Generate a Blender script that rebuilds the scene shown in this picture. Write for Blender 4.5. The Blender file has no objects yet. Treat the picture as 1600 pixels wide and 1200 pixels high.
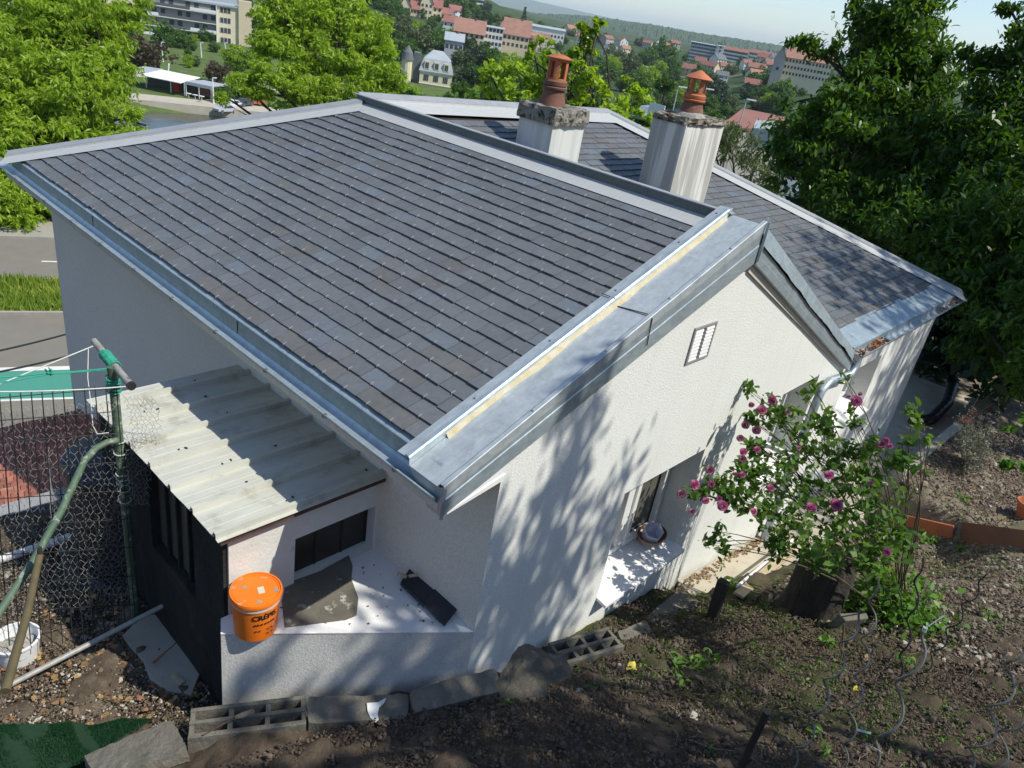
import bpy, math, random
import numpy as np
from math import radians, sin, cos, pi
from mathutils import Vector, Matrix
random.seed(7); RNG = np.random.default_rng(7)
scene = bpy.context.scene
COL = scene.collection

# ---------------------------------------------------------------- camera, light, exposure
RC = np.array([[0.6871006816, -0.2256197172, 0.6906434656],
               [-0.7099549036, -0.4105640883, 0.5721897974],
               [0.1544561045, -0.8834777148, -0.4422786895]])      # columns: right, down, forward
FPX = 1173.74
cam_d = bpy.data.cameras.new("camera"); cam = bpy.data.objects.new("camera", cam_d); COL.objects.link(cam)
cam_d.sensor_width = 36.0; cam_d.lens = FPX / 1600 * 36.0
cam_d.clip_start = 0.05; cam_d.clip_end = 60000
M = Matrix.Identity(4)
for i in range(3):
    M[i][0] = RC[i, 0]; M[i][1] = -RC[i, 1]; M[i][2] = -RC[i, 2]
cam.matrix_world = M
scene.camera = cam

SUN = np.array([0.30, -0.72, 1.0]); SUN /= np.linalg.norm(SUN)      # towards the sun
world = bpy.data.worlds.new("World"); scene.world = world; world.use_nodes = True
wn = world.node_tree; wn.nodes.clear()
sky = wn.nodes.new('ShaderNodeTexSky'); sky.sky_type = 'NISHITA'; sky.sun_disc = False
sky.sun_elevation = math.asin(SUN[2]); sky.sun_rotation = math.atan2(SUN[0], SUN[1])
sky.altitude = 300; sky.air_density = 1.0; sky.dust_density = 0.3; sky.ozone_density = 2.6
bg = wn.nodes.new('ShaderNodeBackground'); bg.inputs[1].default_value = 0.14
wo = wn.nodes.new('ShaderNodeOutputWorld')
wn.links.new(sky.outputs[0], bg.inputs[0]); wn.links.new(bg.outputs[0], wo.inputs[0])
sd = bpy.data.lights.new("sun", 'SUN'); sd.energy = 4.4; sd.angle = radians(0.55); sd.color = (1.0, 0.96, 0.86)
sun = bpy.data.objects.new("sun", sd); COL.objects.link(sun)
sun.rotation_euler = Vector(SUN).to_track_quat('Z', 'Y').to_euler()
scene.view_settings.view_transform = 'Standard'; scene.view_settings.look = 'None'
scene.view_settings.exposure = 0.24; scene.view_settings.gamma = 1.0
try:
    scene.cycles.volume_bounces = 0; scene.cycles.transparent_max_bounces = 12
    scene.cycles.max_bounces = 8; scene.cycles.volume_step_rate = 4
except Exception: pass

# ---------------------------------------------------------------- helpers
def ray(px, py):
    w = RC @ np.array([px - 800.0, py - 600.0, FPX]); return w / np.linalg.norm(w)
def at_d(px, py, d): return ray(px, py) * d
def at_z(px, py, z): w = ray(px, py); return w * z / w[2]
def at_y(px, py, y): w = ray(px, py); return w * y / w[1]
def at_x(px, py, x): w = ray(px, py); return w * x / w[0]
def upright(base, px, py):                 # point on the sight line at the same ground distance as base
    w = ray(px, py); return w * (math.hypot(base[0], base[1]) / math.hypot(w[0], w[1]))
def V3(a): return np.asarray(a, float)
def nrm(a): a = V3(a); return a / np.linalg.norm(a)

ROOT = {}
def tag(o, label=None, cat=None, group=None, kind=None):
    if label: o['label'] = label
    if cat: o['category'] = cat
    if group: o['group'] = group
    if kind: o['kind'] = kind
    return o
def thing(name, label, cat, loc=(0, 0, 0), group=None, rz=0):
    o = bpy.data.objects.new(name, None); COL.objects.link(o); o.location = [float(v) for v in loc]; o.rotation_euler = (0, 0, rz)
    o.empty_display_size = 0.1
    ROOT[o.name] = V3(loc) if rz == 0 else None
    return tag(o, label, cat, group)
def off(parent):
    if parent is None: return np.zeros(3)
    return ROOT.get(parent.name, np.zeros(3))
def copy_tree(o, parent=None):
    c = o.copy(); COL.objects.link(c); c.parent = parent
    for ch in list(o.children): copy_tree(ch, c)
    return c

def fast_mesh(name, verts, nper, mats, parent=None, tint=None, smooth=False, local=False):
    """verts (N*nper,3): N separate polygons with nper corners each"""
    verts = np.asarray(verts, np.float32).reshape(-1, 3)
    if not local: verts = verts - off(parent).astype(np.float32)
    n = len(verts) // nper
    me = bpy.data.meshes.new(name)
    me.vertices.add(len(verts)); me.vertices.foreach_set('co', verts.ravel())
    me.loops.add(n * nper); me.loops.foreach_set('vertex_index', np.arange(n * nper, dtype=np.int32))
    me.polygons.add(n); me.polygons.foreach_set('loop_start', np.arange(0, n * nper, nper, dtype=np.int32))
    if tint is not None:
        a = me.attributes.new('tint', 'FLOAT', 'FACE'); a.data.foreach_set('value', np.asarray(tint, np.float32))
    me.update(calc_edges=True)
    for m in (mats if isinstance(mats, (list, tuple)) else [mats]): me.materials.append(m)
    o = bpy.data.objects.new(name, me); COL.objects.link(o)
    if parent: o.parent = parent; ROOT[o.name] = off(parent)
    return o

class MB:
    def __init__(s): s.v = []; s.f = []; s.m = []; s.t = []; s.mi = 0; s.tv = 0.5
    def poly(s, pts):
        b = len(s.v); s.v += [tuple(float(c) for c in p) for p in pts]; s.f.append(tuple(range(b, b + len(pts)))); s.m.append(s.mi); s.t.append(s.tv)
    def raw(s, vs, fs):
        b = len(s.v); s.v += [tuple(float(c) for c in p) for p in vs]
        for f in fs: s.f.append(tuple(b + i for i in f)); s.m.append(s.mi); s.t.append(s.tv)
    def box(s, c, size, A=None, jit=0.0):
        c = V3(c); hx, hy, hz = [q / 2 for q in size]
        A = np.eye(3) if A is None else A
        vs = []
        for dz in (-hz, hz):
            for dx, dy in ((-hx, -hy), (hx, -hy), (hx, hy), (-hx, hy)):
                q = np.array([dx, dy, dz])
                if jit: q = q + RNG.normal(0, jit, 3)
                vs.append(c + A @ q)
        s.raw(vs, [(3, 2, 1, 0), (4, 5, 6, 7), (0, 1, 5, 4), (1, 2, 6, 5), (2, 3, 7, 6), (3, 0, 4, 7)])
    def bar(s, p0, p1, w, h, up=(0, 0, 1)):
        p0, p1 = V3(p0), V3(p1); a = nrm(p1 - p0); u = nrm(np.cross(up, a)); n = np.cross(a, u)
        s.box((p0 + p1) / 2, (np.linalg.norm(p1 - p0), w, h), np.array([a, u, n]).T)
    def prism(s, pts, vec):
        pts = [V3(p) for p in pts]; vec = V3(vec); n = len(pts)
        vs = pts + [p + vec for p in pts]
        s.raw(vs, [tuple(range(n - 1, -1, -1)), tuple(range(n, 2 * n))] + [(i, (i + 1) % n, n + (i + 1) % n, n + i) for i in range(n)])
    def tube(s, pts, r, seg=8, caps=True):
        pts = [V3(p) for p in pts]; n = len(pts)
        rs = [r] * n if np.isscalar(r) else list(r)
        T = [nrm(pts[min(i + 1, n - 1)] - pts[max(i - 1, 0)]) for i in range(n)]
        ref = np.array([0, 0, 1.0]) if abs(T[0][2]) < .9 else np.array([1.0, 0, 0])
        u = nrm(np.cross(T[0], ref)); vs = []
        for i in range(n):
            u = u - (u @ T[i]) * T[i]; u = nrm(u); w = np.cross(T[i], u)
            for k in range(seg):
                a = 2 * pi * k / seg; vs.append(pts[i] + rs[i] * (cos(a) * u + sin(a) * w))
        fs = []
        for i in range(n - 1):
            for k in range(seg):
                k2 = (k + 1) % seg; fs.append((i * seg + k, i * seg + k2, (i + 1) * seg + k2, (i + 1) * seg + k))
        if caps: fs.append(tuple(range(seg - 1, -1, -1))); fs.append(tuple((n - 1) * seg + k for k in range(seg)))
        s.raw(vs, fs)
    def lathe(s, c, prof, seg=24, closed=False, A=None, a0=0, a1=2 * pi, wob=0):
        c = V3(c); vs = []; fs = []; full = abs(a1 - a0 - 2 * pi) < 1e-6; ns = seg if full else seg + 1
        A = np.eye(3) if A is None else A
        for (r, z) in prof:
            for k in range(ns):
                a = a0 + (a1 - a0) * k / seg; rr = r * (1 + wob * sin(3 * a + 1) + wob * .6 * sin(7 * a))
                vs.append(c + A @ np.array([rr * cos(a), rr * sin(a), z]))
        for i in range(len(prof) - 1):
            for k in range(seg):
                k2 = (k + 1) % ns if full else k + 1
                fs.append((i * ns + k, i * ns + k2, (i + 1) * ns + k2, (i + 1) * ns + k))
        s.raw(vs, fs)
    def sweep(s, sec, path, closed=True, caps=True):
        """sec: list of (x,y,z) offsets; path: list of points - the section is translated from point to point"""
        n = len(sec); vs = [V3(p) + V3(q) for p in path for q in sec]; fs = []
        rng = n if closed else n - 1
        for i in range(len(path) - 1):
            for k in range(rng): fs.append((i * n + k, i * n + (k + 1) % n, (i + 1) * n + (k + 1) % n, (i + 1) * n + k))
        if caps and closed: fs.append(tuple(range(n - 1, -1, -1))); fs.append(tuple((len(path) - 1) * n + k for k in range(n)))
        s.raw(vs, fs)
    def build(s, name, mats, parent=None, smooth=False, bevel=0, tint=False, normals=True):
        o_ = off(parent); me = bpy.data.meshes.new(name)
        me.from_pydata([(a - o_[0], b - o_[1], c - o_[2]) for a, b, c in s.v], [], s.f)
        mats = mats if isinstance(mats, (list, tuple)) else [mats]
        for m in mats: me.materials.append(m)
        if len(mats) > 1: me.polygons.foreach_set('material_index', s.m)
        if tint:
            a = me.attributes.new('tint', 'FLOAT', 'FACE'); a.data.foreach_set('value', s.t)
        if smooth: me.polygons.foreach_set('use_smooth', [True] * len(me.polygons))
        me.update()
        if smooth:
            try: me.set_sharp_from_angle(angle=radians(40))
            except Exception: pass
        o = bpy.data.objects.new(name, me); COL.objects.link(o)
        if parent: o.parent = parent; ROOT[o.name] = o_
        if bevel:
            b = o.modifiers.new('bevel', 'BEVEL'); b.width = bevel; b.segments = 2; b.limit_method = 'ANGLE'; b.angle_limit = radians(50)
        return o

def roughen(o, levels=3, amount=.012, size=.06):
    m = o.modifiers.new('cuts', 'SUBSURF'); m.subdivision_type = 'SIMPLE'; m.levels = levels; m.render_levels = levels
    t = bpy.data.textures.new('chips', 'CLOUDS'); t.noise_scale = size; t.noise_depth = 4
    d = o.modifiers.new('wear', 'DISPLACE'); d.texture = t; d.strength = amount; d.mid_level = .5; d.texture_coords = 'LOCAL'; return o
# ---------------------------------------------------------------- materials
def new_mat(name):
    m = bpy.data.materials.new(name); m.use_nodes = True; nt = m.node_tree
    return m, nt, nt.nodes['Principled BSDF']
def node(nt, t, **kw):
    n = nt.nodes.new(t)
    for k, v in kw.items():
        if k.startswith('i_'):
            key = k[2:]; key = int(key) if key.isdigit() else key
            n.inputs[key].default_value = v
        else: setattr(n, k, v)
    return n
def ramp(nt, src, stops):
    r = node(nt, 'ShaderNodeValToRGB'); e = r.color_ramp.elements
    while len(e) < len(stops): e.new(0.5)
    for i, (p, c) in enumerate(stops): e[i].position = p; e[i].color = (*c, 1) if len(c) == 3 else c
    nt.links.new(src, r.inputs[0]); return r.outputs[0]
def noise(nt, scale, detail=4, rough=.6, coord='Object', stretch=None, dist=0):
    tc = node(nt, 'ShaderNodeTexCoord'); n = node(nt, 'ShaderNodeTexNoise'); n.inputs['Scale'].default_value = scale
    n.inputs['Detail'].default_value = detail; n.inputs['Roughness'].default_value = rough; n.inputs['Distortion'].default_value = dist
    src = tc.outputs[coord]
    if stretch:
        mp = node(nt, 'ShaderNodeMapping'); mp.inputs['Scale'].default_value = stretch; nt.links.new(src, mp.inputs[0]); src = mp.outputs[0]
    nt.links.new(src, n.inputs['Vector']); return n.outputs['Fac']
def mixc(nt, fac, a, b, mode='MIX'):
    m = node(nt, 'ShaderNodeMix', data_type='RGBA', blend_type=mode)
    for i, x in ((0, fac), (6, a), (7, b)):
        if hasattr(x, 'is_linked'): nt.links.new(x, m.inputs[i])
        else: m.inputs[i].default_value = x if i == 0 else ((*x, 1) if len(x) == 3 else x)
    return m.outputs[2]
def bump(nt, b, h, strength, dist=.01, prev=None):
    n = node(nt, 'ShaderNodeBump'); n.inputs['Strength'].default_value = strength; n.inputs['Distance'].default_value = dist
    nt.links.new(h, n.inputs['Height'])
    if prev: nt.links.new(prev, n.inputs['Normal'])
    nt.links.new(n.outputs[0], b.inputs['Normal']); return n.outputs[0]
def pm(name, c1, c2=None, scale=6, rough=.7, metal=0, bs=0, bscale=60, bd=.01, c3=None, s3=2.0, t3=(.6, .7), stretch=None, spec=.5, tintvar=0, detail=5):
    m, nt, b = new_mat(name)
    b.inputs['Roughness'].default_value = rough; b.inputs['Metallic'].default_value = metal
    b.inputs['Specular IOR Level'].default_value = spec
    if c2 is None: c2 = tuple(x * .8 for x in c1)
    col = ramp(nt, noise(nt, scale, detail, stretch=stretch), [(.3, c1), (.7, c2)])
    if c3 is not None:
        f = ramp(nt, noise(nt, s3, 6, .65), [(t3[0], (0, 0, 0)), (t3[1], (1, 1, 1))])
        col = mixc(nt, f, col, c3)
    if tintvar:
        at = node(nt, 'ShaderNodeAttribute', attribute_name='tint')
        v = node(nt, 'ShaderNodeMapRange'); v.inputs[3].default_value = 1 - tintvar; v.inputs[4].default_value = 1 + tintvar
        nt.links.new(at.outputs['Fac'], v.inputs[0])
        mm = node(nt, 'ShaderNodeVectorMath', operation='SCALE'); nt.links.new(col, mm.inputs[0]); nt.links.new(v.outputs[0], mm.inputs['Scale']); col = mm.outputs[0]
    nt.links.new(col, b.inputs['Base Color'])
    if bs: bump(nt, b, noise(nt, bscale, 6, .7), bs, bd)
    return m

def leaf_mat(name, ca, cb, cc, trans=.35, rough=.45, hue=None):
    m, nt, b = new_mat(name)
    at = node(nt, 'ShaderNodeAttribute', attribute_name='tint')
    col = ramp(nt, at.outputs['Fac'], [(0, ca), (.55, cb), (1, cc)])
    b.inputs['Roughness'].default_value = rough; b.inputs['Specular IOR Level'].default_value = .35
    nt.links.new(col, b.inputs['Base Color'])
    t = node(nt, 'ShaderNodeBsdfTranslucent')
    tc = mixc(nt, 1.0, col, (1.5, 1.5, .5), 'MULTIPLY') if 'leaf' in name else col; nt.links.new(tc, t.inputs[0])
    ms = node(nt, 'ShaderNodeMixShader'); ms.inputs[0].default_value = trans
    out = nt.nodes['Material Output']
    nt.links.new(b.outputs[0], ms.inputs[1]); nt.links.new(t.outputs[0], ms.inputs[2]); nt.links.new(ms.outputs[0], out.inputs[0])
    return m

def render_mat(name, c, bs=.5, speck=True):
    """rough sprayed wall render"""
    m, nt, b = new_mat(name); b.inputs['Roughness'].default_value = .92; b.inputs['Specular IOR Level'].default_value = .2
    col = ramp(nt, noise(nt, 2.2, 5), [(.3, tuple(x * .93 for x in c)), (.7, c)])
    col2 = mixc(nt, ramp(nt, noise(nt, 75, 4, .7), [(.38, (.0, .0, .0)), (.58, (1, 1, 1))]), tuple(x * .82 for x in c), col)
    nt.links.new(col2, b.inputs['Base Color'])
    bump(nt, b, noise(nt, 70, 5, .75), bs, .010); return m

def splash_dirt(m):
    nt = m.node_tree; b = nt.nodes['Principled BSDF']; src = b.inputs['Base Color'].links[0].from_socket
    g = node(nt, 'ShaderNodeNewGeometry'); sp = node(nt, 'ShaderNodeSeparateXYZ'); nt.links.new(g.outputs['Position'], sp.inputs[0])
    M_ = lambda op, a, c: (lambda n: (nt.links.new(a, n.inputs[0]) if hasattr(a, 'is_linked') else setattr(n.inputs[0], 'default_value', a), nt.links.new(c, n.inputs[1]) if hasattr(c, 'is_linked') else setattr(n.inputs[1], 'default_value', c), n.outputs[0])[2])(node(nt, 'ShaderNodeMath', operation=op))
    h = M_('ADD', M_('ADD', sp.outputs[2], 3.52), M_('MULTIPLY', sp.outputs[0], .175))      # height above the sloping ground
    h = M_('ADD', h, M_('MULTIPLY', noise(nt, 5, 5, .7), .34))
    f = ramp(nt, h, [(.10, (.75, .75, .75)), (.36, (0, 0, 0))])
    st = ramp(nt, noise(nt, 1.0, 5, .6, stretch=(5, 5, .35)), [(.56, (0, 0, 0)), (.72, (.22, .22, .22))])
    col = mixc(nt, f, src, (.33, .28, .20)); col = mixc(nt, st, col, (.50, .48, .43)); nt.links.new(col, b.inputs['Base Color'])
MT = {}
MT['wall'] = render_mat('wall_render', (.83, .835, .78), .6)
splash_dirt(MT['wall'])
MT['wall_side'] = render_mat('warmed_wall_render', (.84, .80, .70), .35)  # warm tint in the colour offsets the bluish shade on the side wall
MT['ledge'] = pm('white_ledge_render', (.80, .79, .77), (.70, .69, .67), 5, .9, bs=.5, bscale=70, c3=(.45, .42, .38), s3=14, t3=(.62, .75))
MT['ledge_face'] = render_mat('ledge_face_render', (.70, .69, .65), .8)
MT['shed_wall'] = pm('shed_wall_plaster', (.72, .72, .67), (.60, .60, .56), 4, .92, bs=.5, bscale=40, c3=(.36, .29, .23), s3=7, t3=(.62, .8))
def zinc(name, c, rough=.38, metal=.5, foam=False):
    m, nt, b = new_mat(name)
    n1 = noise(nt, 9, 6, .7, dist=.6); col = ramp(nt, n1, [(.3, tuple(x * .80 for x in c)), (.5, c), (.72, tuple(min(1, x * 1.15) for x in c))])
    st = ramp(nt, noise(nt, 3.0, 4, stretch=(1, 14, 14)), [(.35, (.86, .88, .9)), (.65, (1, 1, 1))]); col = mixc(nt, 1.0, col, st, 'MULTIPLY')
    nt.links.new(col, b.inputs['Base Color']); b.inputs['Metallic'].default_value = metal
    rr = ramp(nt, noise(nt, 22, 5), [(.3, (rough - .08,) * 3), (.7, (rough + .14,) * 3)]); nt.links.new(rr, b.inputs['Roughness'])
    bump(nt, b, noise(nt, 5, 3), .12, .02); return m
MT['zinc'] = zinc('galvanised_zinc', (.42, .49, .52))
MT['zinc_box'] = zinc('dull_green_zinc', (.24, .30, .31), .5, .3)
MT['zinc_pan'] = zinc('blue_grey_zinc', (.47, .51, .52), .45, .35)
MT['zinc_dark'] = zinc('dark_zinc', (.15, .17, .17), .5, .3)  # dark tone includes the shade on the ridge upstand's vertical face
MT['zinc_white'] = pm('pale_zinc_strip', (.50, .51, .50), (.43, .44, .43), 6, .5, metal=.15, stretch=(2, 9, 2))  # near-white tone: the brightness of sunlit zinc is in the colour
MT['zinc_cap'] = pm('grey_zinc_capping', (.42, .43, .44), (.34, .35, .36), 7, .5, metal=.35)
MT['foam'] = pm('yellowed_sealant', (.50, .41, .22), (.60, .55, .42), 20, .85, bs=.5, bscale=60)
def slate_mat(name, c, c2, tv, warm):
    m, nt, b = new_mat(name); b.inputs['Roughness'].default_value = .5
    col = ramp(nt, noise(nt, 26, 7, .75), [(.32, c2), (.68, c)])
    col = mixc(nt, ramp(nt, noise(nt, 3.0, 6, .7), [(.5, (0, 0, 0)), (.75, (.8, .8, .8))]), col, warm)
    at = node(nt, 'ShaderNodeAttribute', attribute_name='tint')
    col = mixc(nt, 1.0, col, ramp(nt, at.outputs['Fac'], [(0, (1 - tv,) * 3), (.80, (1 + tv * .6,) * 3), (.93, (1 + tv * .6,) * 3), (.97, (1.06, 1.13, 1.22))]), 'MULTIPLY')
    col = mixc(nt, ramp(nt, noise(nt, 60, 2), [(.70, (0, 0, 0)), (.76, (.5, .5, .5))]), col, (.27, .27, .25))
    nt.links.new(col, b.inputs['Base Color']); bump(nt, b, noise(nt, 40, 7, .8), .5, .005); return m
MT['slate'] = slate_mat('slate', (.142, .151, .160), (.106, .114, .122), .10, (.140, .140, .134))
MT['slate_b'] = slate_mat('slate_brownish', (.138, .137, .133), (.104, .103, .099), .08, (.150, .143, .128))
MT['hook'] = pm('steel_hook', (.56, .56, .54), None, 5, .3, metal=.5)
MT['dark'] = pm('dark_joint_gap', (.05, .05, .05), (.03, .03, .03), 4, .9)
MT['wood_dark'] = pm('dark_old_wood', (.045, .035, .028), (.02, .017, .014), 12, .85, stretch=(1, 1, 6), bs=.4)
MT['shade_black'] = pm('shade_black_wall', (.030, .030, .024), (.010, .010, .009), 5, .97, bs=1, bscale=14, bd=.05, c3=(.05, .05, .03), s3=4, t3=(.55, .75))  # near-black carries the full shade on the shed side, with mossy blotches
MT['cream'] = pm('cream_fascia', (.62, .57, .48), (.5, .46, .39), 8, .7, bs=.2, stretch=(1, 5, 1))
MT['pvc'] = pm('white_pvc', (.80, .80, .79), (.72, .72, .71), 5, .4)
MT['concrete'] = pm('old_concrete', (.19, .175, .14), (.12, .11, .088), 7, .95, bs=.9, bscale=35, bd=.015, c3=(.23, .215, .18), s3=11, t3=(.58, .72))
MT['concrete_l'] = pm('light_concrete', (.42, .385, .31), (.32, .295, .24), 3, .95, bs=.5, bscale=50, c3=(.20, .185, .15), s3=4, t3=(.6, .75))
MT['path'] = pm('path_concrete', (.50, .45, .35), (.38, .34, .27), 2.5, .95, bs=.4, bscale=70, c3=(.23, .205, .16), s3=5, t3=(.6, .75))
MT['lichen'] = pm('lichened_stone', (.33, .31, .26), (.20, .19, .16), 9, .97, bs=1.0, bscale=25, bd=.03, c3=(.045, .042, .033), s3=13, t3=(.50, .58))
MT['moss'] = pm('mossy_stone', (.40, .38, .33), (.15, .13, .09), 9, .97, bs=1.0, bscale=22, bd=.03, c3=(.06, .042, .022), s3=12, t3=(.46, .54))
MT['terracotta'] = pm('terracotta', (.52, .17, .07), (.36, .11, .05), 5, .75, bs=.3, bscale=30, c3=(.20, .09, .06), s3=7, t3=(.6, .75))
MT['terra_dark'] = pm('sooty_terracotta', (.22, .09, .055), (.13, .07, .055), 5, .8, bs=.3, c3=(.30, .13, .08), s3=6)
MT['mortar'] = pm('mortar', (.36, .35, .32), (.25, .24, .22), 10, .95, bs=.6)
MT['orange'] = pm('orange_plastic', (.86, .20, .012), (.80, .165, .01), 4, .42, c3=(.70, .50, .36), s3=11, t3=(.60, .74), spec=.5)
MT['label'] = pm('faded_label', (.62, .60, .46), (.5, .49, .4), 20, .8)
MT['ink'] = pm('black_print', (.02, .015, .012), None, 4, .6)
MT['black'] = pm('black_plastic', (.014, .015, .018), (.022, .024, .026), 8, .45)
MT['black_sheet'] = pm('dark_blue_slate_tile', (.018, .022, .032), (.026, .03, .04), 5, .45, c3=(.45, .45, .45), s3=10, t3=(.745, .75))
MT['roof_metal'] = pm('cream_painted_steel', (.53, .53, .46), (.44, .44, .385), 4, .6, metal=.0, bs=.15, bscale=30, c3=(.25, .225, .18), s3=6, t3=(.56, .80), stretch=(1, 3, 1))
MT['rust'] = pm('rusty_steel', (.12, .055, .035), (.06, .035, .028), 14, .85, bs=.4)
MT['green_pipe'] = pm('green_painted_pipe', (.055, .105, .06), (.10, .15, .095), 9, .6, c3=(.36, .38, .33), s3=17, t3=(.54, .66))
MT['pipe_worn'] = pm('worn_grey_pipe', (.36, .36, .33), (.22, .20, .17), 18, .6, c3=(.16, .08, .06), s3=20, t3=(.58, .68))
MT['pole'] = pm('bare_aluminium_pole', (.42, .41, .38), (.3, .29, .26), 12, .5, metal=.2, stretch=(3, 3, 3))
MT['olive'] = pm('brown_stake', (.13, .10, .045), (.08, .065, .03), 12, .7)
MT['wire_dark'] = pm('dark_wire', (.03, .032, .035), None, 5, .5, metal=.3)
MT['wire_galv'] = pm('galvanised_wire', (.30, .30, .285), (.20, .20, .19), 15, .5)
MT['rope_green'] = pm('green_cord', (.03, .33, .22), (.02, .25, .17), 40, .8)
MT['rope_white'] = pm('white_cord', (.65, .66, .62), (.5, .52, .48), 40, .8)
MT['mat_green'] = pm('artificial_grass', (.010, .055, .02), (.018, .075, .028), 30, .95, bs=1.0, bscale=220, bd=.02)
MT['stone'] = pm('pale_stone', (.48, .45, .38), (.34, .31, .25), 10, .9, bs=.5)
MT['brick_red'] = pm('red_brick_shard', (.40, .16, .09), (.30, .12, .07), 9, .9, bs=.4)
MT['bark'] = pm('bark', (.075, .055, .038), (.035, .027, .02), 9, .95, bs=1.0, bscale=18, bd=.04, stretch=(1, 1, .25))
MT['stump'] = pm('old_stump_wood', (.075, .062, .046), (.03, .026, .02), 6, .97, bs=1.0, bscale=14, bd=.05, stretch=(4, 4, .6))
MT['plank'] = pm('pale_plank', (.50, .40, .25), (.38, .30, .18), 6, .8, stretch=(1, 8, 1))
MT['galv_spiral'] = pm('spiral_stake_steel', (.33, .32, .28), (.13, .125, .11), 12, .38, metal=.4)
MT['bowl'] = pm('brown_bowl', (.12, .055, .035), (.17, .09, .055), 8, .55, bs=.2)
MT['tan'] = pm('bowl_outside', (.36, .24, .16), (.28, .18, .12), 10, .6)
MT['leaf_dry'] = pm('dry_leaf', (.34, .23, .11), (.22, .13, .065), 5, .85)
MT['twig'] = pm('dry_twig', (.30, .25, .18), (.18, .14, .10), 15, .9)
MT['asphalt'] = pm('asphalt', (.205, .185, .15), (.17, .155, .13), 1.2, .95, bs=.3, bscale=30, c3=(.19, .175, .155), s3=.4, t3=(.5, .7))
MT['pave'] = pm('pavement_asphalt', (.33, .31, .27), (.28, .265, .23), 1, .95)
MT['white_paint'] = pm('road_paint', (.72, .71, .67), (.58, .57, .53), 3, .8)
MT['green_paint'] = pm('green_lane_paint', (.055, .27, .20), (.065, .24, .18), 1, .85)
MT['kerb'] = pm('kerb_stone', (.36, .34, .30), (.28, .265, .235), 2, .9)
MT['quay'] = pm('quay_stone', (.46, .42, .34), (.36, .33, .27), .6, .9)
MT['tile_red'] = pm('clay_tiles', (.42, .15, .10), (.32, .11, .08), 2, .9, c3=(.22, .12, .10), s3=3)

# glass for panes
gm, gnt, gb = new_mat('window_glass'); gb.inputs['Base Color'].default_value = (.12, .115, .095, 1); gb.inputs['Roughness'].default_value = .08
MT['glass'] = gm
# frosted paper lantern / translucent plastic
fm, fnt, fb = new_mat('frosted_plastic'); fb.inputs['Base Color'].default_value = (.72, .74, .86, 1); fb.inputs['Roughness'].default_value = .35
ft = node(fnt, 'ShaderNodeBsdfTranslucent'); ft.inputs[0].default_value = (.8, .82, .92, 1); fx = node(fnt, 'ShaderNodeMixShader'); fx.inputs[0].default_value = .5
fnt.links.new(fb.outputs[0], fx.inputs[1]); fnt.links.new(ft.outputs[0], fx.inputs[2]); fnt.links.new(fx.outputs[0], fnt.nodes['Material Output'].inputs[0])
MT['frost'] = fm
# leaves
MT['lf_bright'] = leaf_mat('bright_green_leaf', (.16, .255, .02), (.29, .42, .035), (.45, .56, .09), .48)
MT['lf_mid'] = leaf_mat('mid_green_leaf', (.045, .105, .018), (.075, .16, .025), (.13, .24, .04), .35)
MT['lf_dark'] = leaf_mat('dark_green_leaf', (.030, .075, .014), (.064, .138, .02), (.15, .26, .036), .42, .36)
MT['lf_olive'] = leaf_mat('olive_leaf', (.06, .085, .035), (.10, .13, .05), (.15, .18, .08), .25)
MT['lf_purple'] = leaf_mat('copper_leaf', (.045, .035, .022), (.085, .065, .04), (.12, .10, .055), .2)
MT['lf_deep'] = leaf_mat('deep_evergreen_leaf', (.018, .04, .018), (.03, .065, .028), (.055, .10, .045), .15)
MT['lf_rose'] = leaf_mat('rose_leaf', (.045, .10, .018), (.09, .18, .03), (.18, .30, .055), .42, .4)
MT['lf_weed'] = leaf_mat('weed_leaf', (.06, .15, .018), (.10, .22, .025), (.17, .31, .04), .35, .5)
MT['lf_verge'] = leaf_mat('verge_grass_leaf', (.12, .20, .025), (.22, .32, .04), (.42, .44, .10), .35, .6)
MT['lf_grey'] = leaf_mat('lavender_leaf', (.20, .21, .16), (.30, .31, .25), (.40, .41, .34), .2, .8)
MT['petal'] = leaf_mat('rose_petal', (.42, .09, .20), (.58, .17, .33), (.72, .34, .48), .3, .7)
MT['petal_old'] = leaf_mat('faded_petal', (.25, .07, .13), (.36, .13, .22), (.46, .22, .30), .2, .7)

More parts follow.
